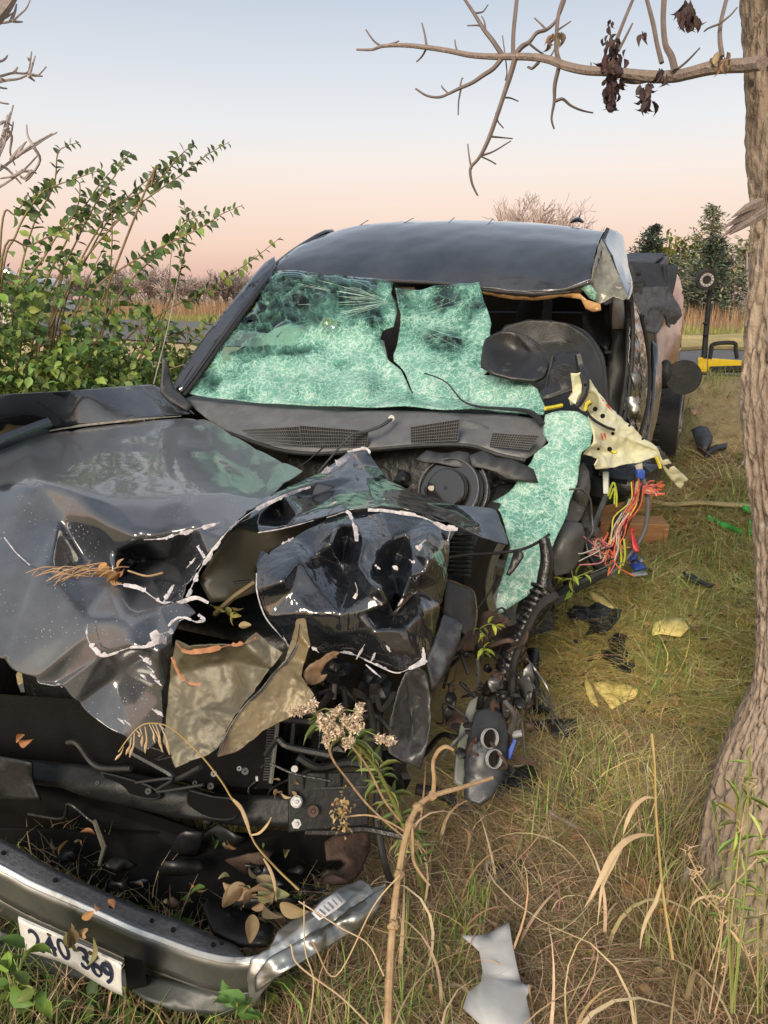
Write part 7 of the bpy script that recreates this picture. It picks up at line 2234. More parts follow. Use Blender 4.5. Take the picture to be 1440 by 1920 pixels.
# head lamp remains
hl = thing('headlamp', 'broken grey headlamp with two round lens rings standing in the grass', 'headlamp', G(890, 1520))
sheet('lamp_body', [S(893, 1340, -.82), S(918, 1330, -.80), S(940, 1342, -.8), S(948, 1380, -.82), S(944, 1420, -.86), S(936, 1465, -.92), S(922, 1495, -.96), S(900, 1510, -.98), S(872, 1500, -.98), S(874, 1450, -.94), S(882, 1390, -.88)], [S(905, 1420, -.93), S(915, 1370, -.86)], mat=M['lampbody'], parent=hl, sub=2, thick=.03, dent=.01)
sheet('lamp_side', [S(880, 1315, -.80), S(896, 1305, -.78), S(888, 1345, -.82), S(880, 1390, -.87), S(874, 1440, -.92), S(868, 1476, -.96), S(850, 1470, -.96), S(854, 1420, -.92), S(862, 1365, -.86)], mat=M['lamp_grey'], parent=hl, sub=2, thick=.012, dent=.02)
for x, y, r, s_ in ((916, 1384, .026, -.90), (924, 1422, .024, -.93)):
    c0 = S(x, y, s_)
    ax = Vector((.5, -.8, .35))
    ringo = MB().disc(c0, ax, r - .002, r, .010, 32).build('lens_ring', M['gplastic'], hl)
    MB().disc(c0 - ax.normalized() * .004, ax, 0, r - .004, .006, 28).build('lens', M['booster'], ringo)
cn = thing('wire_connector', 'blue connector plug on a bundle of red wires beside the headlamp', 'connector', G(955, 1430))
MB().hexa([S(948, 1418, -.82), S(966, 1384, -.80), S(970, 1390, -.80), S(958, 1424, -.82)], [S(947, 1419, -.86), S(964, 1384, -.84), S(969, 1389, -.84), S(957, 1425, -.86)]).build('plug', M['blue'], cn, bevel=.002)
for k in range(14):
    a = S(942 + random.uniform(-6, 4), 1352 + random.uniform(-4, 8), -.78)
    b = S(952 + random.uniform(-8, 8), 1412 + random.uniform(-14, 4), -.83)
    MB().tube([a, a.lerp(b, .5) + Vector((random.gauss(0, .008), 0, random.gauss(0, .01))), b], .0022, 4, smooth=4).build('wire', random.choice([M['red'], M['red'], M['pinkw'], M['tape']]), cn)
MB().tube([S(960, 1378, -.78), S(978, 1374, -.77)], .010, 8).build('plug_sleeve', M['gplastic'], cn)
# black pipe and joint
pp = thing('black_pipe', 'oily black pipe with a flanged end lying in the straw beside the cables', 'pipe', G(1000, 1370))
MB().tube([G(998, 1225, .09), G(996, 1265, .09), G(1004, 1310, .08), G(1012, 1345, .06)], [.03, .027, .025, .03], 12, smooth=4).build('tube', M['engine'], pp)
MB().disc(G(1010, 1340, .06), G(1012, 1345, .06) - G(996, 1265, .09), .02, .046, .02, 20).build('flange', M['engine'], pp)
MB().blob(G(1008, 1372, .03), .06, .05, .04, .5, 4).build('joint', M['black'], pp)
hs_ = thing('black_hose', 'black rubber hose curving through the weeds below the headlamp', 'hose', G(880, 1500))
MB().tube([G(780, 1480, .1), G(830, 1490, .08), G(862, 1512, .05), G(895, 1530, .03), G(920, 1548, .01)], .016, 8, smooth=4).build('tube', M['rubber'], hs_)
MB().blob(G(958, 1475, .06), .07, .05, .05, .9, 8).build('split_end', M['black'], hs_)
# cribbing timbers, strap, scraps
tg = 'orange timber wedges under the truck'
for lab, p, sz, rz in (('upper orange timber wedge packed under the driver side sill', (1158, 990), (.36, .18, .22), .1), ('lower orange timber block sticking out to the right under the red strap', (1192, 1036), (.34, .16, .15), -.15), ('orange timber block nearest the dangling cable', (1130, 1062), (.26, .14, .14), .2)):
    c0 = G(p[0], p[1], .0) + Vector((0, .1, sz[2] * .5))
    m = MB()
    m.box(c0, *sz, rot=Matrix.Rotation(rz, 3, 'Z'))
    tag(m.build('timber_wedge', M['wood'], bevel=.006), lab, 'timber', tg)
st = sheet('red_strap', [S(1182, 988, -.12), S(1188, 992, -.12), S(1186, 1000, -.12), S(1194, 1018, -.14), S(1200, 1034, -.16), S(1194, 1036, -.16), S(1186, 1030, -.16), S(1184, 1004, -.14)], mat=M['red'], sub=1, thick=.006)
tag(st, 'dark red strap hanging over the orange timbers', 'strap')
for lab, pts, mt in (('blue plastic scrap in front of the timbers', [(1178, 1042), (1192, 1034), (1196, 1046), (1182, 1052)], 'blue'), ('second blue scrap nearer the grass', [(1180, 1058), (1196, 1050), (1212, 1064), (1190, 1070)], 'blue'), ('pale grey strip of plastic in front of the timbers', [(1178, 1076), (1206, 1070), (1214, 1076), (1190, 1082)], 'gplastic'), ('light blue grey angled strip beside the blue scraps', [(1186, 1056), (1204, 1046), (1206, 1052), (1190, 1064)], 'gplastic')):
    debris('plastic_scrap', lab, 'plastic debris', pts, M[mt], .06, .008, 1, .02, dsize=.03)
# flat hose and green ribbon on the grass
ho = MB()
ho.tube([G(1100, 918, .05), G(1160, 928, .05), G(1220, 940, .05), G(1258, 946, .05), G(1310, 943, .06), G(1360, 946, .06), G(1430, 950, .05)], .026, 9, smooth=6, squash=.5)
tag(ho.build('flat_hose', M['hose']), 'tan flat hose running across the green grass towards the trunk', 'hose')
for lab, pts in (('bright green ribbon curling over the grass left of the trunk', [(1326, 970), (1338, 976), (1352, 984), (1366, 988), (1390, 1000)]), ('green ribbon knot half hidden by the trunk, above the curl', [(1392, 952), (1408, 956), (1424, 954)]), ('lower green ribbon tail beside the trunk', [(1404, 984), (1414, 978), (1424, 972), (1428, 966)]), ('faint green ribbon end lowest by the trunk', [(1402, 996), (1412, 1000), (1424, 1000)])):
    P_ = [G(x, y, .06) for x, y in pts]
    C_ = catmull(P_, 6)
    rbm = MB()
    vs_ = []
    for i, p in enumerate(C_):
        w = Vector((0, .01 * math.sin(i * .5), .016))
        vs_ += [p + w, p - w]
    rbm.add(vs_, [(2 * i, 2 * i + 1, 2 * i + 3, 2 * i + 2) for i in range(len(C_) - 1)])
    o = rbm.build('green_ribbon', M['greenw'])
    o.modifiers.new('gauge', 'SOLIDIFY').thickness = .001
    tag(o, lab, 'ribbon', 'bright green ribbon pieces')

# ---- scene light on the road
lt = Y(1355, 696, 6.48)
lt.z = .885
sl = thing('scene_light', 'portable scene light with yellow base, black handle and round lamp on a mast', 'work light', lt)
px_ = lambda x, y, d=0: Y(x, y, 6.48 + d)
b = MB()
b.hexa([px_(1327, 697), px_(1398, 695), px_(1396, 696, .25), px_(1327, 697, .25)], [px_(1327, 671), px_(1396, 676), px_(1394, 677, .25), px_(1327, 672, .25)])
b.build('base', M['yellow'], sl, bevel=.012)
MB().hexa([px_(1308, 698, -.02), px_(1326, 698, -.02), px_(1326, 698, .1), px_(1308, 698, .1)], [px_(1309, 670, -.02), px_(1326, 670, -.02), px_(1326, 670, .1), px_(1309, 670, .1)]).build('battery', M['yellow'], sl, bevel=.008)
MB().hexa([px_(1330, 697, -.03), px_(1400, 693, -.03), px_(1400, 693), px_(1330, 697)], [px_(1331, 687, -.03), px_(1399, 685, -.03), px_(1399, 685), px_(1331, 687)]).build('lens_bar', M['rubber'], sl, bevel=.006)
MB().tube([px_(1320, 672), px_(1324, 620), px_(1333, 525)], [.026, .024, .02], 8).build('mast', M['rubber'], sl)
MB().tube([px_(1331, 672), px_(1334, 655), px_(1338, 645), px_(1376, 643), px_(1379, 655), px_(1382, 672)], .018, 7, smooth=3).build('handle', M['rubber'], sl)
for y in (628, 606):
    MB().blob(px_(1322, y, -.03), .02, .02, .012, .1).build('mast_clamp', M['rubber'], sl)
c0 = px_(1323, 524, -.06)
ax = Vector((-.15, -1, -.08))
lo = MB().disc(c0, ax, .06, .083, .06, 32).disc(c0 - ax.normalized() * .0, ax, 0, .082, .01, 32).build('lamp_head', M['rubber'], sl)
MB().disc(c0 + ax.normalized() * .012, ax, .034, .058, .03, 32).build('reflector', M['steel'], lo)
for k in range(12):
    a = k * math.pi / 6
    d = Vector((math.cos(a), -.15 * math.cos(a), math.sin(a)))
    MB().blob(c0 + d * .047 + ax.normalized() * .045, .009, .006, .009, 0, 0, 5, 7).build('light_diode', M['label'], lo)
MB().disc(c0 + ax.normalized() * .012, ax, 0, .032, .03, 24).build('lamp_core', M['black'], lo)
# fire hoses on the road's far edge
for i, (lab, y0, q) in enumerate((('upper yellowish hose lying along the far road edge', 641, 0), ('middle tan hose lying along the far road edge', 649, .0), ('lower tan hose lying along the far road edge nearest the asphalt', 657, .0))):
    P_ = []
    for x in range(1180, 1470, 30):
        p = G(x, y0 + (x - 1280) * .012 * (i - 1) + 2 * math.sin(x * .03 + i), 0)
        p.z = .93
        P_.append(p)
    tag(MB().tube(P_, .055, 8, smooth=3).build('fire_hose', M['hose']), lab, 'hose', 'hoses along the far road edge')

# ---- car far left behind the shrub
def far_car():
    c0 = Y(30, 603, 14.5)
    c0.z = .884
    t = thing('parked_car', 'black and white car on the road, mostly hidden by the shrub at the left', 'car', c0)
    L = Vector((1, .12, 0)).normalized()
    W = Vector((-.12, 1, 0)).normalized()
    U = Vector((0, 0, 1))
    prof = [(-3.6, .35), (-3.6, .95), (-3.3, 1.05), (-2.9, 1.1), (-2.6, 1.55), (-1.1, 1.62), (-.45, 1.12), (.42, 1.0), (.55, .85), (.55, .35)]
    m = MB()
    n = len(prof)
    m.add([c0 + L * x + U * z + W * w * (1 if z < 1.2 else .8) for w in (0, 1.8) for x, z in prof], [tuple(range(n)), tuple(range(2 * n - 1, n - 1, -1))] + [(i, i + n, (i + 1) % n + n, (i + 1) % n) for i in range(n)])
    m.build('body', M['paint'], t, smooth=False, bevel=.05)
    MB().box(c0 + L * -1.0 + U * .72 - W * .012, 1.6, .02, .45, rot=Matrix((L, W, U)).transposed()).build('door', M['airbag'], t, bevel=.01)
    MB().hexa([c0 + L * -2.4 + U * 1.12 + W * .12, c0 + L * -.62 + U * 1.12 + W * .12, c0 + L * -1.15 + U * 1.55 + W * .16, c0 + L * -2.3 + U * 1.5 + W * .16], [c0 + L * -2.4 + U * 1.12 + W * .2, c0 + L * -.62 + U * 1.12 + W * .2, c0 + L * -1.15 + U * 1.55 + W * .24, c0 + L * -2.3 + U * 1.5 + W * .24]).build('window', M['booster'], t)
    for x in (-2.8, -.15):
        wo = MB().disc(c0 + L * x + U * .35 - W * .03, W, .2, .35, .22, 28).build('wheel', M['rubber'], t)
        MB().disc(c0 + L * x + U * .35 - W * .02, W, 0, .21, .1, 20).build('rim', M['steel'], wo)
    MB().box(c0 + L * .50 + U * .80 + W * .25, .12, .3, .14).build('headlight', M['label'], t, bevel=.02)
    MB().box(c0 + L * .57 + U * .48 + W * .9, .08, 1.7, .2).build('bumper', M['airbag'], t, bevel=.03)
    # a lit lamp on a short mast on its roof
    em = bpy.data.materials.new('lit_lamp')
    em.use_nodes = True
    bs = em.node_tree.nodes['Principled BSDF']
    bs.inputs['Emission Color'].default_value = (1, .72, .35, 1)
    bs.inputs['Emission Strength'].default_value = 25
    p = Y(11, 512, 14.8)
    bar = MB().tube([c0 + L * -.9 + U * 1.5 + W * .5, p - U * .08], .02, 6).build('lamp_mast', M['black'], t)
    MB().blob(p, .06, .05, .06, 0, 0, 8, 12).build('lamp_bulb', em, bar)


far_car()

# ---- small stuff on the bonnet
def twig_bunch(name, label, cat, c, n, L, cols_, spread, surf=None):
    vs, qs, cs = [], [], []
    t = MB()
    for k in range(n):
        a = c + Vector((random.gauss(0, spread), random.gauss(0, spread * .5), random.uniform(0, .012)))
        an = random.gauss(.5, .5)
        d = Vector((math.cos(an), math.sin(an) * .5, random.uniform(0, .35))) * L * random.uniform(.4, 1.1)
        t.tube([a - d * .5, a + Vector((0, 0, .008)), a + d * .5], [.0012, .0016, .0008], 4, smooth=2)
    return tag(t.build(name, cols_), label, cat)


def dry_leaf_bunch(name, label, cat, pts, n, size, cols_, group=None, stretch=1.0):
    P_, D_ = [], []
    for k in range(n):
        p = random.choice(pts)
        P_.append(p + Vector((random.gauss(0, .012), random.gauss(0, .01), random.gauss(0, .008))))
        D_.append((random.gauss(.1, .12), -.25, -1) if 'licence' in label else (random.gauss(0, 1), random.gauss(-.3, .6), random.gauss(.0, .6)))
    t = thing(name, label, cat, tuple(pts[0]), group)
    for k in range(n):
        V_, Q, C_ = leaf_cloud(np.array(P_[k:k + 1]), np.array(D_[k:k + 1]), rng.uniform(*size, 1), pick(cols_, 1, .2), wide=random.uniform(.7, 1.0), flat=random.uniform(1.5, 3.6), roll=rng.uniform(0, 6, 1))
        np_mesh('leaf', V_, Q, C_, M['dry'], t, kind=None).modifiers.new('round', 'SUBSURF').render_levels = 2
    return t


ORL = [(0.36, 0.19, 0.085), (0.28, 0.14, 0.06), (0.42, 0.25, 0.12)]
BRL = [(0.24, 0.18, 0.10), (0.17, 0.125, 0.075), (0.28, 0.22, 0.13)]
twig_bunch('straw_bits', 'small heap of straw bits on the dusty bonnet field', 'straw', H(250, 918, -.80), 22, .07, M['stick'], .03)
dry_leaf_bunch('dry_leaf', 'curled orange brown dead leaf lying in the valley of the bonnet', 'dead leaf', [H(225, 1062, -1.10), H(232, 1070, -1.10), H(210, 1072, -1.10)], 9, (.025, .05), ORL)
twig_bunch('straw_bits', 'string of dry stems along the bonnet valley beside the orange leaf', 'straw', H(150, 1076, -1.22), 26, .09, M['sealer_tan'], .045)
MB_l = MB().tube([H(240, 1070, -1.14), H(275, 1080, -1.14), H(305, 1074, -1.14)], .0025, 5, smooth=4)
tag(MB_l.build('leaf_stalk', M['stick']), 'pale dry stalk curving right from the orange dead leaf', 'stalk')
dry_leaf_bunch('dry_leaf', 'yellow green wilted leaf caught below the bonnet tear', 'dead leaf', [H(425, 1140, -1.05), H(436, 1152, -1.06), H(415, 1136, -1.05)], 8, (.025, .045), [(0.26, 0.22, 0.07), (0.20, 0.20, 0.06), (0.3, 0.22, 0.1)])
dry_leaf_bunch('dry_leaf', 'pale lobed dead leaf stuck beside the hex bolts', 'dead leaf', [S(528, 1478, -1.27), S(520, 1486, -1.27), S(534, 1472, -1.27)], 6, (.018, .03), [(0.42, 0.31, 0.16), (0.36, 0.26, 0.13)])
dry_leaf_bunch('dry_leaf', 'orange dead leaf resting on the dark support at the far left', 'dead leaf', [S(48, 1391, -1.34), S(40, 1386, -1.34)], 3, (.03, .05), ORL)
tag(MB().tube([S(372, 780, -.1), S(366, 786, -.1)], .001, 3).build('speck', M['black']), 'tiny dark speck at the bonnet corner', 'speck') if False else None
for lab, pts, n, sz, cl_ in (('drooping brown leaf bunch over the bent end of the bumper', [Y(462, 1672, 1.24), Y(480, 1690, 1.22), Y(500, 1680, 1.22), Y(470, 1655, 1.25), Y(520, 1690, 1.2), Y(498, 1710, 1.2)], 16, (.04, .07), BRL),
                             ('long brown leaf hanging over the middle of the licence plate', [Y(146, 1715, 1.12), Y(144, 1735, 1.10), Y(138, 1750, 1.085)], 4, (.045, .065), [(0.20, 0.18, 0.08), (0.16, 0.14, 0.075)]),
                             ('orange curled leaf on the bumper top above the plate', [Y(188, 1700, 1.16), Y(155, 1735, 1.11)], 4, (.022, .036), ORL)):
    dry_leaf_bunch('dead_leaf_bunch', lab, 'dead leaves', pts, n, sz, cl_, 'dead leaves caught on the bumper')
for k in range(26):
    x, y = random.uniform(0, 660), random.uniform(1540, 1740)
    if y > 1590 + x * .30:
        continue
    V_, Q, C_ = leaf_cloud(np.array([Z(x, y, .2)]), np.array([[random.gauss(0, 1), random.gauss(-.5, .5), random.gauss(0, .4)]]), rng.uniform(.025, .05, 1), pick(BRL + ORL[:1] + [(.1, .16, .04)], 1, .2), wide=.8, flat=2.5, roll=rng.uniform(0, 6, 1))
    o = np_mesh('fallen_leaf', V_, Q, C_, M['dry'], origin=tuple(Z(x, y, .2)), kind=None)
    o.modifiers.new('round', 'SUBSURF').render_levels = 2
    tag(o, 'fallen dead leaf lying in the dark gap between bumper and radiator', 'dead leaf', 'fallen leaves behind the bumper')
tag(MB().tube([Y(178, 1540, 1.6), Y(196, 1590, 1.5), Y(186, 1622, 1.45)], [.006, .007, .004], 6).build('bark_strip', M['stick_dark']), 'short strip of bark standing in the dark gap behind the bumper', 'bark strip')

# ================================================================== GRASS, STRAW AND WEEDS
def field(n, r0, r1, a0, a1, keep):
    """places on the ground, denser near the eye; a: bearing from +Y in degrees"""
    r = r0 * (r1 / r0) ** rng.random(n) if r0 > 0 else r1 * rng.random(n)
    a = np.radians(rng.uniform(a0, a1, n))
    x, y = r * np.sin(a), r * np.cos(a)
    k = keep(x, y) & (((x - 1.03) ** 2 + (y - 1.48) ** 2) > .27 ** 2) & (qdist(x, y) < -.05)
    x, y = x[k], y[k]
    return np.stack([x, y, hz(x, y) - .002], 1)


def nz(x, y, f, o=0.0):
    return np.sin(x * f * 1.3 + o) * np.sin(y * f + o * 1.7) + .6 * np.sin(x * f * 2.9 - y * f * 2.1 + o)


def sides(x, y):                        # truck coordinates
    dx, dy = x - C0.x, y - C0.y
    return dx * NU.x + dy * NU.y, dx * VV.x + dy * VV.y


def offtruck(x, y):
    s, t = sides(x, y)
    return ~((s > -.9) & (s < 4.3) & (np.abs(t) < .80))


GRN = [(0.20, 0.29, 0.07), (0.26, 0.34, 0.09), (0.16, 0.24, 0.065), (0.32, 0.37, 0.12)]
STR = [(0.60, 0.46, 0.24), (0.50, 0.37, 0.18), (0.68, 0.54, 0.30), (0.40, 0.29, 0.14)]
GLD = [(0.74, 0.58, 0.22), (0.66, 0.50, 0.19), (0.80, 0.66, 0.32), (0.50, 0.42, 0.14)]
DRY = [(0.48, 0.35, 0.21), (0.36, 0.25, 0.145), (0.56, 0.43, 0.28), (0.26, 0.175, 0.10)]


def grass_green():
    # the green band under the hose and patches elsewhere
    P_ = field(34000, 2.2, 8.5, 8, 42, lambda x, y: offtruck(x, y) & (nz(x, y, 2.2) + 2.4 * np.exp(-((y - 3.6) / .7) ** 2) > rng.uniform(-.2, 1.9, x.shape)))
    n = len(P_)
    V_, Q, C_ = blades(P_, rng.uniform(.05, .15, n), rng.uniform(.003, .0065, n), rng.uniform(.5, 1.3, n), rng.normal(.3, 1.6, n), pick(GRN, n, .2), 4, .7, b0=.55)
    np_mesh('green_grass', V_, Q, C_, M['blade'], origin=(1.4, 3.8, .3))
    P_ = field(15000, .9, 3.0, -42, 40, lambda x, y: offtruck(x, y) & (nz(x, y, 5, 1) > .65))
    n = len(P_)
    V_, Q, C_ = blades(P_, rng.uniform(.06, .2, n), rng.uniform(.003, .006, n), rng.uniform(.3, 1.3, n), rng.uniform(0, 6.28, n), pick(GRN, n, .2), 4, 1.1)
    np_mesh('green_grass', V_, Q, C_, M['blade'], origin=(.5, 2, 0))


def straw():
    # lying straw: golden in the middle, browner near the eye and up the slope
    P_ = field(90000, 1.1, 8.0, -6, 44, lambda x, y: offtruck(x, y))
    n = len(P_)
    g = np.clip(1 - np.abs(P_[:, 1] - 2.75) / .95, 0, 1)
    far = np.clip((P_[:, 1] - 4.2) / 1.0, 0, 1)
    near = np.clip((2.1 - P_[:, 1]) / .5, 0, 1)
    base = pick(STR, n, .2)
    gold = pick(GLD, n, .2)
    dry = pick(DRY, n, .2)
    tint = base * (1 - g[:, None]) + gold * g[:, None]
    w = np.maximum(near, far * .8)[:, None]
    tint = tint * (1 - w) + dry * w
    P_[:, 2] += rng.uniform(.006, .022, n)
    az = rng.normal(.2, 1.1, n) + np.where(rng.random(n) < .5, math.pi, 0)
    V_, Q, C_ = blades(P_, rng.uniform(.06, .26, n), rng.uniform(.0018, .0042, n), rng.uniform(1.2, 1.56, n), az, tint, 4, .08, twist=rng.normal(0, .7, n), b0=1.0)
    np_mesh('straw', V_, Q, C_, M['blade'], origin=(1, 2.5, 0))
    P_ = field(70000, 1.8, 5.2, 6, 42, lambda x, y: offtruck(x, y))
    n = len(P_)
    P_[:, 2] += rng.uniform(.008, .03, n)
    g = np.clip((4.3 - P_[:, 1]) / 1.2, 0, 1)[:, None]
    tint = pick(GLD, n, .3) * g + pick(STR, n, .3) * (1 - g)
    gr = (rng.random(n) < .16)[:, None]
    tint = np.where(gr, pick([(0.26, 0.31, 0.09), (0.34, 0.36, 0.11)], n, .15), tint)
    V_, Q, C_ = blades(P_, rng.uniform(.06, .22, n) * (1 + .5 * nz(P_[:, 0], P_[:, 1], 6, 2).clip(-1, 1)), rng.uniform(.0028, .0062, n), rng.uniform(1.15, 1.55, n), rng.uniform(0, 6.28, n), tint, 4, .1, twist=rng.normal(0, .7, n), b0=1.0)
    np_mesh('straw', V_, Q, C_, M['blade'], origin=(1, 2.5, 0))
    # tangled wider dead blades near the eye
    P_ = field(60000, .85, 2.5, -12, 42, lambda x, y: offtruck(x, y) & (nz(x, y, 4, 2) > -.7))
    n = len(P_)
    P_[:, 2] += rng.uniform(0, .05, n)
    V_, Q, C_ = blades(P_, rng.uniform(.06, .22, n), rng.uniform(.0012, .004, n), rng.uniform(1.05, 1.6, n), rng.uniform(0, 6.28, n), pick(DRY + [(0.46, .36, .23), (.2, .21, .08)], n, .28), 7, .35, twist=rng.normal(0, 1.8, n), b0=.9)
    np_mesh('dead_grass', V_, Q, C_, M['blade'], origin=(.6, 1.5, 0))
    P_ = field(150, .85, 1.75, -2, 40, lambda x, y: y < 1.7)
    n = len(P_)
    P_[:, 2] += rng.uniform(.02, .08, n)
    V_, Q, C_ = blades(P_, rng.uniform(.15, .38, n), rng.uniform(.004, .010, n), rng.uniform(.6, 1.4, n), rng.uniform(0, 6.28, n), pick([(0.50, 0.37, 0.22), (0.42, 0.29, 0.165), (0.56, 0.43, 0.28)], n, .15), 9, 1.6, twist=rng.normal(0, 1.8, n))
    np_mesh('dead_grass', V_, Q, C_, M['blade'], origin=(.6, 1.3, 0))
    # left of the bumper and in the dark gap
    P_ = field(9000, .75, 1.9, -46, -4, lambda x, y: y > .5)
    n = len(P_)
    V_, Q, C_ = blades(P_, rng.uniform(.06, .22, n), rng.uniform(.0025, .006, n), rng.uniform(.6, 1.5, n), rng.uniform(0, 6.28, n), pick(DRY[:2] + GRN[:1] + [(0.2, .17, .08)], n, .25), 5, 1.2, twist=rng.normal(0, 1.2, n))
    np_mesh('dead_grass', V_, Q, C_, M['blade'], origin=(-.6, 1.2, 0))


grass_green()
straw()


def ground_cover():
    P_ = field(2600, .75, 1.6, -46, -8, lambda x, y: (nz(x, y, 6, 3) > -.3))
    n = len(P_)
    P_[:, 2] += rng.uniform(.01, .12, n)
    V_, Q, C_ = leaf_cloud(P_, np.stack([rng.normal(0, 1, n), rng.normal(-.4, .8, n), rng.normal(.1, .4, n)], 1), rng.uniform(.02, .05, n), pick([(0.07, 0.13, 0.03), (0.05, 0.09, 0.025), (0.12, 0.18, 0.04), (0.2, .17, .07)], n, .2), wide=.9)
    np_mesh('ground_cover', V_, Q, C_, M['leaf'], origin=(-.5, 1.1, 0))
    P_ = field(6000, .9, 4.2, -4, 40, lambda x, y: offtruck(x, y))
    n = len(P_)
    P_[:, 2] += rng.uniform(.01, .05, n)
    V_, Q, C_ = leaf_cloud(P_, rng.normal(0, 1, (n, 3)) * np.array([1, 1, .3]), rng.uniform(.015, .045, n), pick([(0.28, 0.17, 0.09), (0.22, 0.13, 0.075), (0.36, 0.24, 0.13), (.16, .10, .07)], n, .2), wide=1.0, flat=2.5, roll=rng.uniform(0, 6, n))
    np_mesh('leaf_litter', V_, Q, C_, M['dry'], origin=(.8, 2, 0))


ground_cover()


def trunk_tufts():
    n = 2600
    a = rng.uniform(2.2, 5.4, n)
    r = rng.uniform(.27, .46, n)
    x, y = 1.03 + r * np.cos(a), 1.48 + r * np.sin(a)
    P_ = np.stack([x, y, hz(x, y)], 1)
    V_, Q, C_ = blades(P_, rng.uniform(.06, .3, n), rng.uniform(.0015, .004, n), rng.uniform(.3, 1.3, n), rng.uniform(0, 6.28, n), pick(DRY + GRN[:2], n, .25), 6, .7, twist=rng.normal(0, 1.2, n), b0=.4)
    np_mesh('dead_grass', V_, Q, C_, M['blade'], origin=(1.0, 1.2, 0))


trunk_tufts()


def leafy_sprig(name, label, cat, stems, cols_, size, n_each, wide=.6, group=None, mat=None, droop=.5):
    """a small plant: stems as tubes, leaves along them"""
    base = stems[0][0]
    t = thing(name, label, cat, base, group)
    P_, D_ = [], []
    sm = MB()
    for st in stems:
        C_ = catmull([Vector(p) for p in st], 6)
        sm.tube(C_, [.0028 * (1 - .6 * i / len(C_)) for i in range(len(C_))], 5, caps=False)
        for k in range(n_each):
            i = min(len(C_) - 2, int((.15 + .85 * k / n_each) * (len(C_) - 1)))
            d = (C_[i + 1] - C_[i]).normalized()
            sd_ = d.cross(Vector((0, -1, .3))).normalized() * (1 if k % 2 else -1)
            P_.append(C_[i])
            D_.append(sd_ * .8 + d * .5 + Vector((random.gauss(0, .2), random.gauss(-.1, .3), -droop * random.random())))
    sm.build('stem', mat or M['ygstem'], t)
    n = len(P_)
    V_, Q, C_ = leaf_cloud(np.array(P_), np.array(D_), rng.uniform(*size, n), pick(cols_, n, .15), wide=wide, flat=1.5)
    np_mesh('leaves', V_, Q, C_, M['leaf'], t, kind=None)
    return t


M['ygstem'] = pmat('green_stem', (0.22, 0.24, 0.06), (0.16, 0.18, 0.05), 30, 0.7)
YGL = [(0.34, 0.38, 0.05), (0.26, 0.33, 0.045), (0.40, 0.38, 0.06), (0.18, 0.27, 0.045)]
gs = 'yellow green sprigs growing under the torn fender'
leafy_sprig('green_sprig', 'yellow green sprig hanging left of the taped cables', 'weed', [[G(925, 1225), S(915, 1200, -.72), S(900, 1180, -.74), S(920, 1170, -.76), S(940, 1180, -.78)], [G(930, 1225), S(910, 1215, -.74), S(905, 1230, -.76)]], YGL, (.02, .04), 9, group=gs)
leafy_sprig('green_sprig', 'yellow green sprig right of the taped cables, lying toward the straw', 'weed', [[G(1000, 1240), G(1010, 1190, .08), G(1030, 1170, .10), G(1062, 1160, .08)], [G(990, 1260), G(985, 1300, .05), G(975, 1340, .04)], [G(1005, 1230), G(1020, 1200, .05), G(1050, 1210, .04)]], YGL, (.02, .045), 11, group=gs)
leafy_sprig('green_sprig', 'small leaved shoot below the grey bottle beside the dangling cable', 'weed', [[G(1030, 1110), S(1050, 1092, -.3), S(1080, 1082, -.28), S(1110, 1070, -.25)], [G(1060, 1130), S(1075, 1100, -.3), S(1072, 1070, -.3)]], YGL, (.03, .05), 6, group=gs)

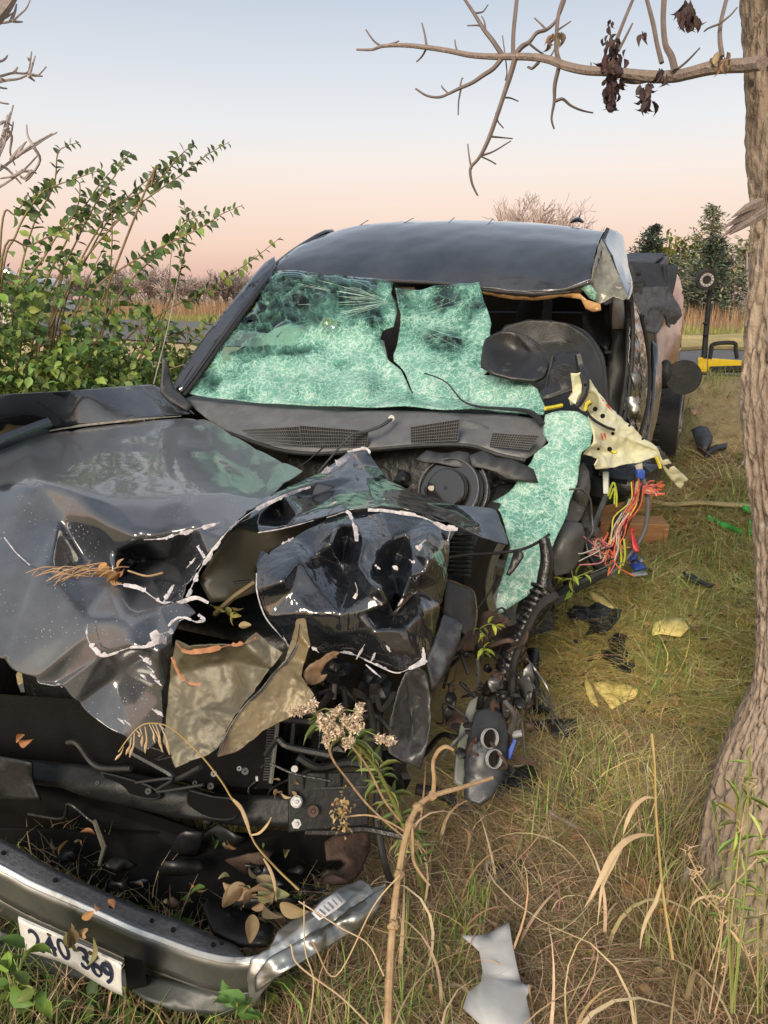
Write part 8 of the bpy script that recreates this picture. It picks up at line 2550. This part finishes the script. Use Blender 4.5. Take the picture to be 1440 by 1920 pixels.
# ---- goldenrod gone to seed
def goldenrod():
    base = G(800, 1700)
    t = thing('seed_head_weed', 'tall weed with fluffy cream seed heads and narrow green leaves in front of the radiator', 'weed', base)
    yb = lambda i: 1.32 - .035 * i
    st = [(800, 1700), (775, 1600), (745, 1520), (722, 1470), (700, 1432), (672, 1400), (640, 1378), (612, 1352), (585, 1336)]
    P_ = [base] + [Y(x, y, 1.38 - .03 * i) for i, (x, y) in enumerate(st[1:])]
    C_ = catmull(P_, 6)
    MB().tube(C_, [.0055 * (1 - .7 * i / len(C_)) for i in range(len(C_))], 6).build('stem', M['ygstem'], t)
    lp, ld = [], []
    for i in range(4, len(C_) - 4):
        for k in range(2):
            a = random.uniform(0, 6.28)
            lp.append(C_[i])
            ld.append((math.cos(a), math.sin(a) * .6, random.uniform(-.3, .6)))
    n = len(lp)
    V_, Q, C2 = leaf_cloud(np.array(lp), np.array(ld), rng.uniform(.02, .06, n), pick([(0.14, 0.20, 0.06), (0.19, 0.24, 0.075), (0.11, 0.16, 0.05), (0.26, 0.26, 0.09)], n, .15), wide=.26, flat=2.0)
    np_mesh('leaves', V_, Q, C2, M['leaf'], t, kind=None)
    heads = [((545, 1336), (582, 1328)), ((584, 1330), (588, 1316)), ((600, 1345), (612, 1372)), ((622, 1345), (640, 1330)), ((618, 1375), (610, 1395)), ((640, 1352), (672, 1346)), ((655, 1365), (678, 1362)), ((668, 1348), (676, 1322)), ((650, 1395), (658, 1388)), ((708, 1384), (740, 1391)), ((625, 1378), (640, 1368)), ((612, 1350), (625, 1360))]
    for a, b in heads:
        vp, vd, vsz = [], [], []
        for k in range(150):
            f = random.random()
            p = Y(a[0] + (b[0] - a[0]) * f + random.gauss(0, 2.5), a[1] + (b[1] - a[1]) * f + random.gauss(0, 3.4), 1.16 + random.gauss(0, .008))
            vp.append(p)
            vd.append((random.gauss(0, 1), random.gauss(0, 1), random.gauss(.3, 1)))
            vsz.append(random.uniform(.0045, .0085))
        V_, Q, C2 = leaf_cloud(np.array(vp), np.array(vd), np.array(vsz), pick([(0.62, 0.50, 0.38), (0.52, 0.40, 0.28), (0.70, 0.60, 0.48)], 150, .1), wide=.8, flat=4, roll=rng.uniform(0, 6, 150))
        np_mesh('seed_head', V_, Q, C2, M['dry'], t)
        m_ = Y((a[0] + b[0]) / 2, (a[1] + b[1]) / 2, 1.16)
        q = min(C_, key=lambda c_: (c_ - m_).length)
        MB().tube([q, q.lerp(m_, .5) + Vector((0, 0, .01)), m_], .0012, 4, smooth=3).build('stalk', M['ygstem'], t)
    for pts in ([(612, 1375), (622, 1420), (650, 1460), (690, 1510), (745, 1560), (790, 1590)], [(640, 1532), (700, 1530), (760, 1560), (800, 1600)], [(660, 1400), (690, 1440), (720, 1500), (750, 1540)]):
        MB().tube([Y(x, y, 1.22) for x, y in pts], .002, 4, smooth=4).build('stalk', M['stick'], t)
    vp = [Y(640 + random.gauss(0, 9), 1525 + random.gauss(0, 18), 1.2 + random.gauss(0, .01)) for k in range(60)]
    V_, Q, C2 = leaf_cloud(np.array(vp), rng.normal(0, 1, (60, 3)), rng.uniform(.006, .014, 60), pick([(0.46, 0.33, 0.17), (0.36, 0.25, 0.12)], 60), wide=.9, flat=3)
    np_mesh('seed_head', V_, Q, C2, M['dry'], t)


goldenrod()

# ---- forked dry stick leaning in front
sk = thing('forked_stick', 'long pale dry stick standing up with a forked tip at the bottom middle', 'stick', Y(728, 1925, .95))
MB().tube([Y(727, 1990, .93), Y(729, 1860, .99), Y(736, 1740, 1.06), Y(746, 1650, 1.12), Y(756, 1590, 1.16), Y(768, 1545, 1.19), Y(784, 1512, 1.22), Y(812, 1492, 1.24), Y(870, 1475, 1.27), Y(924, 1458, 1.3)], [.007, .007, .0067, .0062, .0062, .006, .0056, .0053, .0043, .0034], 8, smooth=6).build('stem', M['stick'], sk)
MB().tube([Y(812, 1492, 1.24), Y(814, 1460, 1.25), Y(812, 1430, 1.26), Y(822, 1408, 1.27), Y(836, 1400, 1.27), Y(850, 1406, 1.27)], [.0045, .0042, .0038, .0042, .0042, .003], 7, smooth=5).build('fork', M['stick'], sk)
MB().tube([Y(772, 1548, 1.19), Y(774, 1590, 1.17), Y(776, 1615, 1.15), Y(790, 1640, 1.14), Y(806, 1660, 1.13)], [.004, .0035, .003, .003, .002], 6, smooth=4).build('side_twig', M['stick'], sk)
for x, y, d in ((768, 1547, 1.19), (748, 1640, 1.125), (784, 1512, 1.22), (737, 1735, 1.06), (811, 1492, 1.24)):
    MB().blob(Y(x, y, d), .010, .010, .008, .5, x % 7, 7, 9).build('knot', M['stick'], sk)

# ---- bent foxtail stalk over the brown sheet
fx = thing('grass_stalk', 'single bent grass stalk with a drooping seed head over the torn brown sheet', 'grass stalk', Y(530, 1640, 1.3))
pts = [(560, 1668), (520, 1630), (484, 1590), (470, 1565), (455, 1525), (435, 1498), (415, 1465), (380, 1420), (345, 1385), (315, 1362), (285, 1356), (262, 1362), (240, 1385), (222, 1410)]
P_ = [Y(x, y, 1.22 - .006 * i) for i, (x, y) in enumerate(pts)]
MB().tube(P_, [.0022 - .0001 * i for i in range(len(P_))], 5, smooth=5).build('stem', M['straw_stem'], fx)
for a, b in (((300, 1358), (318, 1415)), ((292, 1358), (300, 1400)), ((280, 1358), (290, 1392)), ((272, 1362), (272, 1412)), ((262, 1364), (266, 1400)), ((252, 1374), (243, 1420)), ((246, 1382), (236, 1415)), ((232, 1400), (216, 1425)), ((285, 1358), (305, 1410)), ((256, 1370), (262, 1382))):
    MB().tube([Y(a[0], a[1], 1.15), Y((a[0] + b[0]) / 2 + 3, (a[1] + b[1]) / 2, 1.145), Y((a[0] + b[0] * 3) / 4 + 1, (a[1] + b[1] * 3) / 4, 1.142), Y(*b, 1.14)], [.0008, .0014, .0026, .0008], 5, smooth=3).build('spikelet', M['straw_pale'], fx)


def ribbon_leaf(name, pts, ws, mat, parent, d0, d1):
    k = len(pts)
    P_ = [Y(x, y, d0 + (d1 - d0) * i / (k - 1)) for i, (x, y) in enumerate(pts)]
    C_, W = catmull(P_, 6, [w * .72 / FPX * d0 for w in ws])
    vs_ = []
    for i, p in enumerate(C_):
        t = (C_[min(i + 1, len(C_) - 1)] - C_[max(i - 1, 0)]).normalized()
        e = t.cross((EYE - p).normalized()).normalized()
        bk = (EYE - p).normalized() * W[i] * .5
        vs_ += [p + e * W[i], p - bk, p - e * W[i]]
    fs = []
    for i in range(len(C_) - 1):
        for q in (0, 1):
            fs.append((i * 3 + q, i * 3 + q + 1, i * 3 + q + 4, i * 3 + q + 3))
    o = link_mesh(name, vs_, fs, mat, parent)
    o.modifiers.new('gauge', 'SOLIDIFY').thickness = .0006
    return o


ribbon_leaf('blade', [(434, 1496), (450, 1512), (462, 1540), (470, 1568)], [2, 5, 6, 2], M['straw_pale'], fx, 1.19, 1.19)
ribbon_leaf('blade', [(470, 1566), (486, 1562), (500, 1548), (509, 1532)], [2, 4, 4, 1], M['straw_pale'], fx, 1.19, 1.18)
ribbon_leaf('blade', [(494, 1610), (506, 1630), (514, 1654), (518, 1690)], [2, 5, 5, 1.5], M['straw_pale'], fx, 1.2, 1.2)

# ---- dry corn-like stalk before the trunk
ds = thing('dry_stalk', 'thin upright dry stalk with two long pale curling blades left of the trunk foot', 'grass stalk', Y(1238, 1660, 1.3))
MB().tube([Y(1262, 1800, 1.12), Y(1244, 1680, 1.2), Y(1236, 1600, 1.22), Y(1230, 1520, 1.24), Y(1228, 1440, 1.26), Y(1222, 1375, 1.28)], [.003, .0026, .0024, .0022, .002, .003], 6, smooth=4).build('stem', M['straw_stem'], ds)
ribbon_leaf('blade', [(1229, 1496), (1210, 1496), (1190, 1512), (1176, 1540), (1168, 1566)], [2, 5, 7, 6, 1], M['straw_pale'], ds, 1.25, 1.2)
ribbon_leaf('blade', [(1228, 1566), (1200, 1566), (1172, 1578), (1148, 1605), (1130, 1640), (1112, 1675), (1096, 1702)], [2, 6, 9, 9, 8, 5, 1], M['straw_pale'], ds, 1.25, 1.14)
ribbon_leaf('blade', [(1172, 1578), (1150, 1620), (1130, 1660), (1124, 1700), (1120, 1735)], [2, 5, 5, 3, 1], M['straw_pale'], ds, 1.24, 1.15)
ribbon_leaf('blade', [(1240, 1655), (1230, 1690), (1214, 1720), (1204, 1750), (1200, 1780)], [3, 6, 6, 4, 1], M['straw_pale'], ds, 1.2, 1.12)
ribbon_leaf('blade', [(1292, 1705), (1310, 1685), (1340, 1680), (1370, 1684)], [1, 4, 4, 1], M['straw_pale'], ds, 1.2, 1.2)
tw_ = thing('fallen_twig', 'thin dark twig lying across the straw between headlamp and trunk', 'twig', G(1080, 1540))
MB().tube([G(985, 1496, .05), G(1060, 1540, .06), G(1110, 1565, .05), G(1160, 1590, .04)], [.004, .006, .006, .004], 6, smooth=4).build('stem', M['twig'], tw_)
MB().tube([G(1268, 1690, .02), G(1280, 1662, .08), G(1290, 1630, .14)], [.012, .010, .006], 7, smooth=3).build('broken_twig', M['twig'], tw_)

# ---- weeds in front of the trunk
def trunk_weeds():
    base = G(1370, 1880)
    t = thing('trunk_weed', 'green weeds and thin seed stalks growing against the furrowed trunk', 'weed', base)
    sm = MB()
    P_, D_ = [], []
    for k in range(7):
        x0 = random.uniform(1370, 1440)
        x1 = x0 + random.uniform(-40, 50)
        yt = random.uniform(1380, 1640)
        d = random.uniform(1.0, 1.22)
        C_ = catmull([Y(x0, 1900, d - .05), Y((x0 + x1) / 2 + random.uniform(-20, 20), (1900 + yt) / 2, d), Y(x1, yt, d + .03)], 8)
        sm.tube(C_, .0016, 4, caps=False)
        for i in range(6, len(C_)):
            if random.random() < .75:
                P_.append(C_[i])
                D_.append((random.gauss(0, .8), random.gauss(-.2, .4), random.gauss(.1, .6)))
    sm.build('stem', M['ygstem'], t)
    n = len(P_)
    V_, Q, C2 = leaf_cloud(np.array(P_), np.array(D_), rng.uniform(.02, .055, n), pick(GRN + [(0.28, .26, .10), (.4, .32, .16)], n, .15), wide=.22, flat=1.5)
    np_mesh('leaves', V_, Q, C2, M['leaf'], t, kind=None)
    for pts in ([(1330, 1820), (1352, 1740), (1340, 1690), (1310, 1640), (1290, 1600)], [(1420, 1850), (1405, 1800), (1380, 1740), (1330, 1690), (1295, 1645)], [(1340, 1900), (1360, 1820), (1390, 1560), (1404, 1480)], [(1330, 1900), (1350, 1780), (1364, 1680), (1420, 1610)]):
        MB().tube([Y(x, y, 1.08) for x, y in pts], .0014, 4, smooth=5).build('seed_stalk', M['straw_pale'], t)
        for x, y in pts[1:]:
            for q in range(4):
                a = Y(x + random.uniform(-10, 10), y + random.uniform(-12, 12), 1.08)
                MB().tube([a, a + Vector((random.uniform(-.008, .008), 0, .008)), a + Vector((random.uniform(-.014, .014), 0, .014))], [.0006, .0015, .0005], 4).build('spikelet', M['straw_pale'], t)


trunk_weeds()
leafy_sprig('nettle_sprig', 'small fresh green leaves sprouting below the bumper end', 'weed', [[G(440, 1915), Y(445, 1890, 1.0), Y(440, 1870, 1.02)], [G(450, 1915), Y(462, 1890, 1.0), Y(478, 1880, 1.0)]], [(0.08, 0.17, 0.04), (0.11, 0.2, 0.05)], (.04, .06), 4, wide=.8)
leafy_sprig('nettle_sprig', 'bright leaved creeper at the lower left corner beside the licence plate', 'weed', [[G(20, 1880), Y(30, 1840, 1.02), Y(45, 1790, 1.04), Y(50, 1770, 1.05)], [G(10, 1880), Y(20, 1850, 1.0), Y(5, 1800, 1.04)], [G(60, 1890), Y(70, 1860, 1.0), Y(30, 1840, 1.0)]], [(0.16, 0.24, 0.04), (0.10, 0.18, 0.035), (.08, .14, .03)], (.03, .055), 7, wide=.9)
# loose dry stems crossing the bumper
for lab, pts, d0, d1 in (('pale dry stem running down across the bumper end to the bottom', [(560, 1690), (640, 1740), (690, 1770), (720, 1830)], 1.12, 1.0), ('thin bent stem crossing below the bumper', [(545, 1770), (560, 1810), (640, 1870), (700, 1930)], 1.0, .95), ('wiry pale loop of stem hanging under the bumper', [(585, 1765), (630, 1830), (700, 1700), (750, 1640)], 1.05, 1.1), ('pale stalk rising beside the bumper end', [(578, 1930), (588, 1840), (572, 1780), (570, 1690)], 1.0, 1.14)):
    q = [Y(x, y, d0 + (d1 - d0) * i / (len(pts) - 1)) for i, (x, y) in enumerate(pts)]
    tag(MB().tube(q, .0014, 5, smooth=6).build('dry_stalk', M['straw_pale']), lab, 'dry stem', 'dry stems over the bumper')
for o in bpy.data.objects:
    if o.name.startswith('twigs'):
        o['kind'] = 'stuff'
    if o.name == 'front_bumper':
        o['label'] = 'bent chrome front bumper torn off in the grass, a licence plate hanging from it'
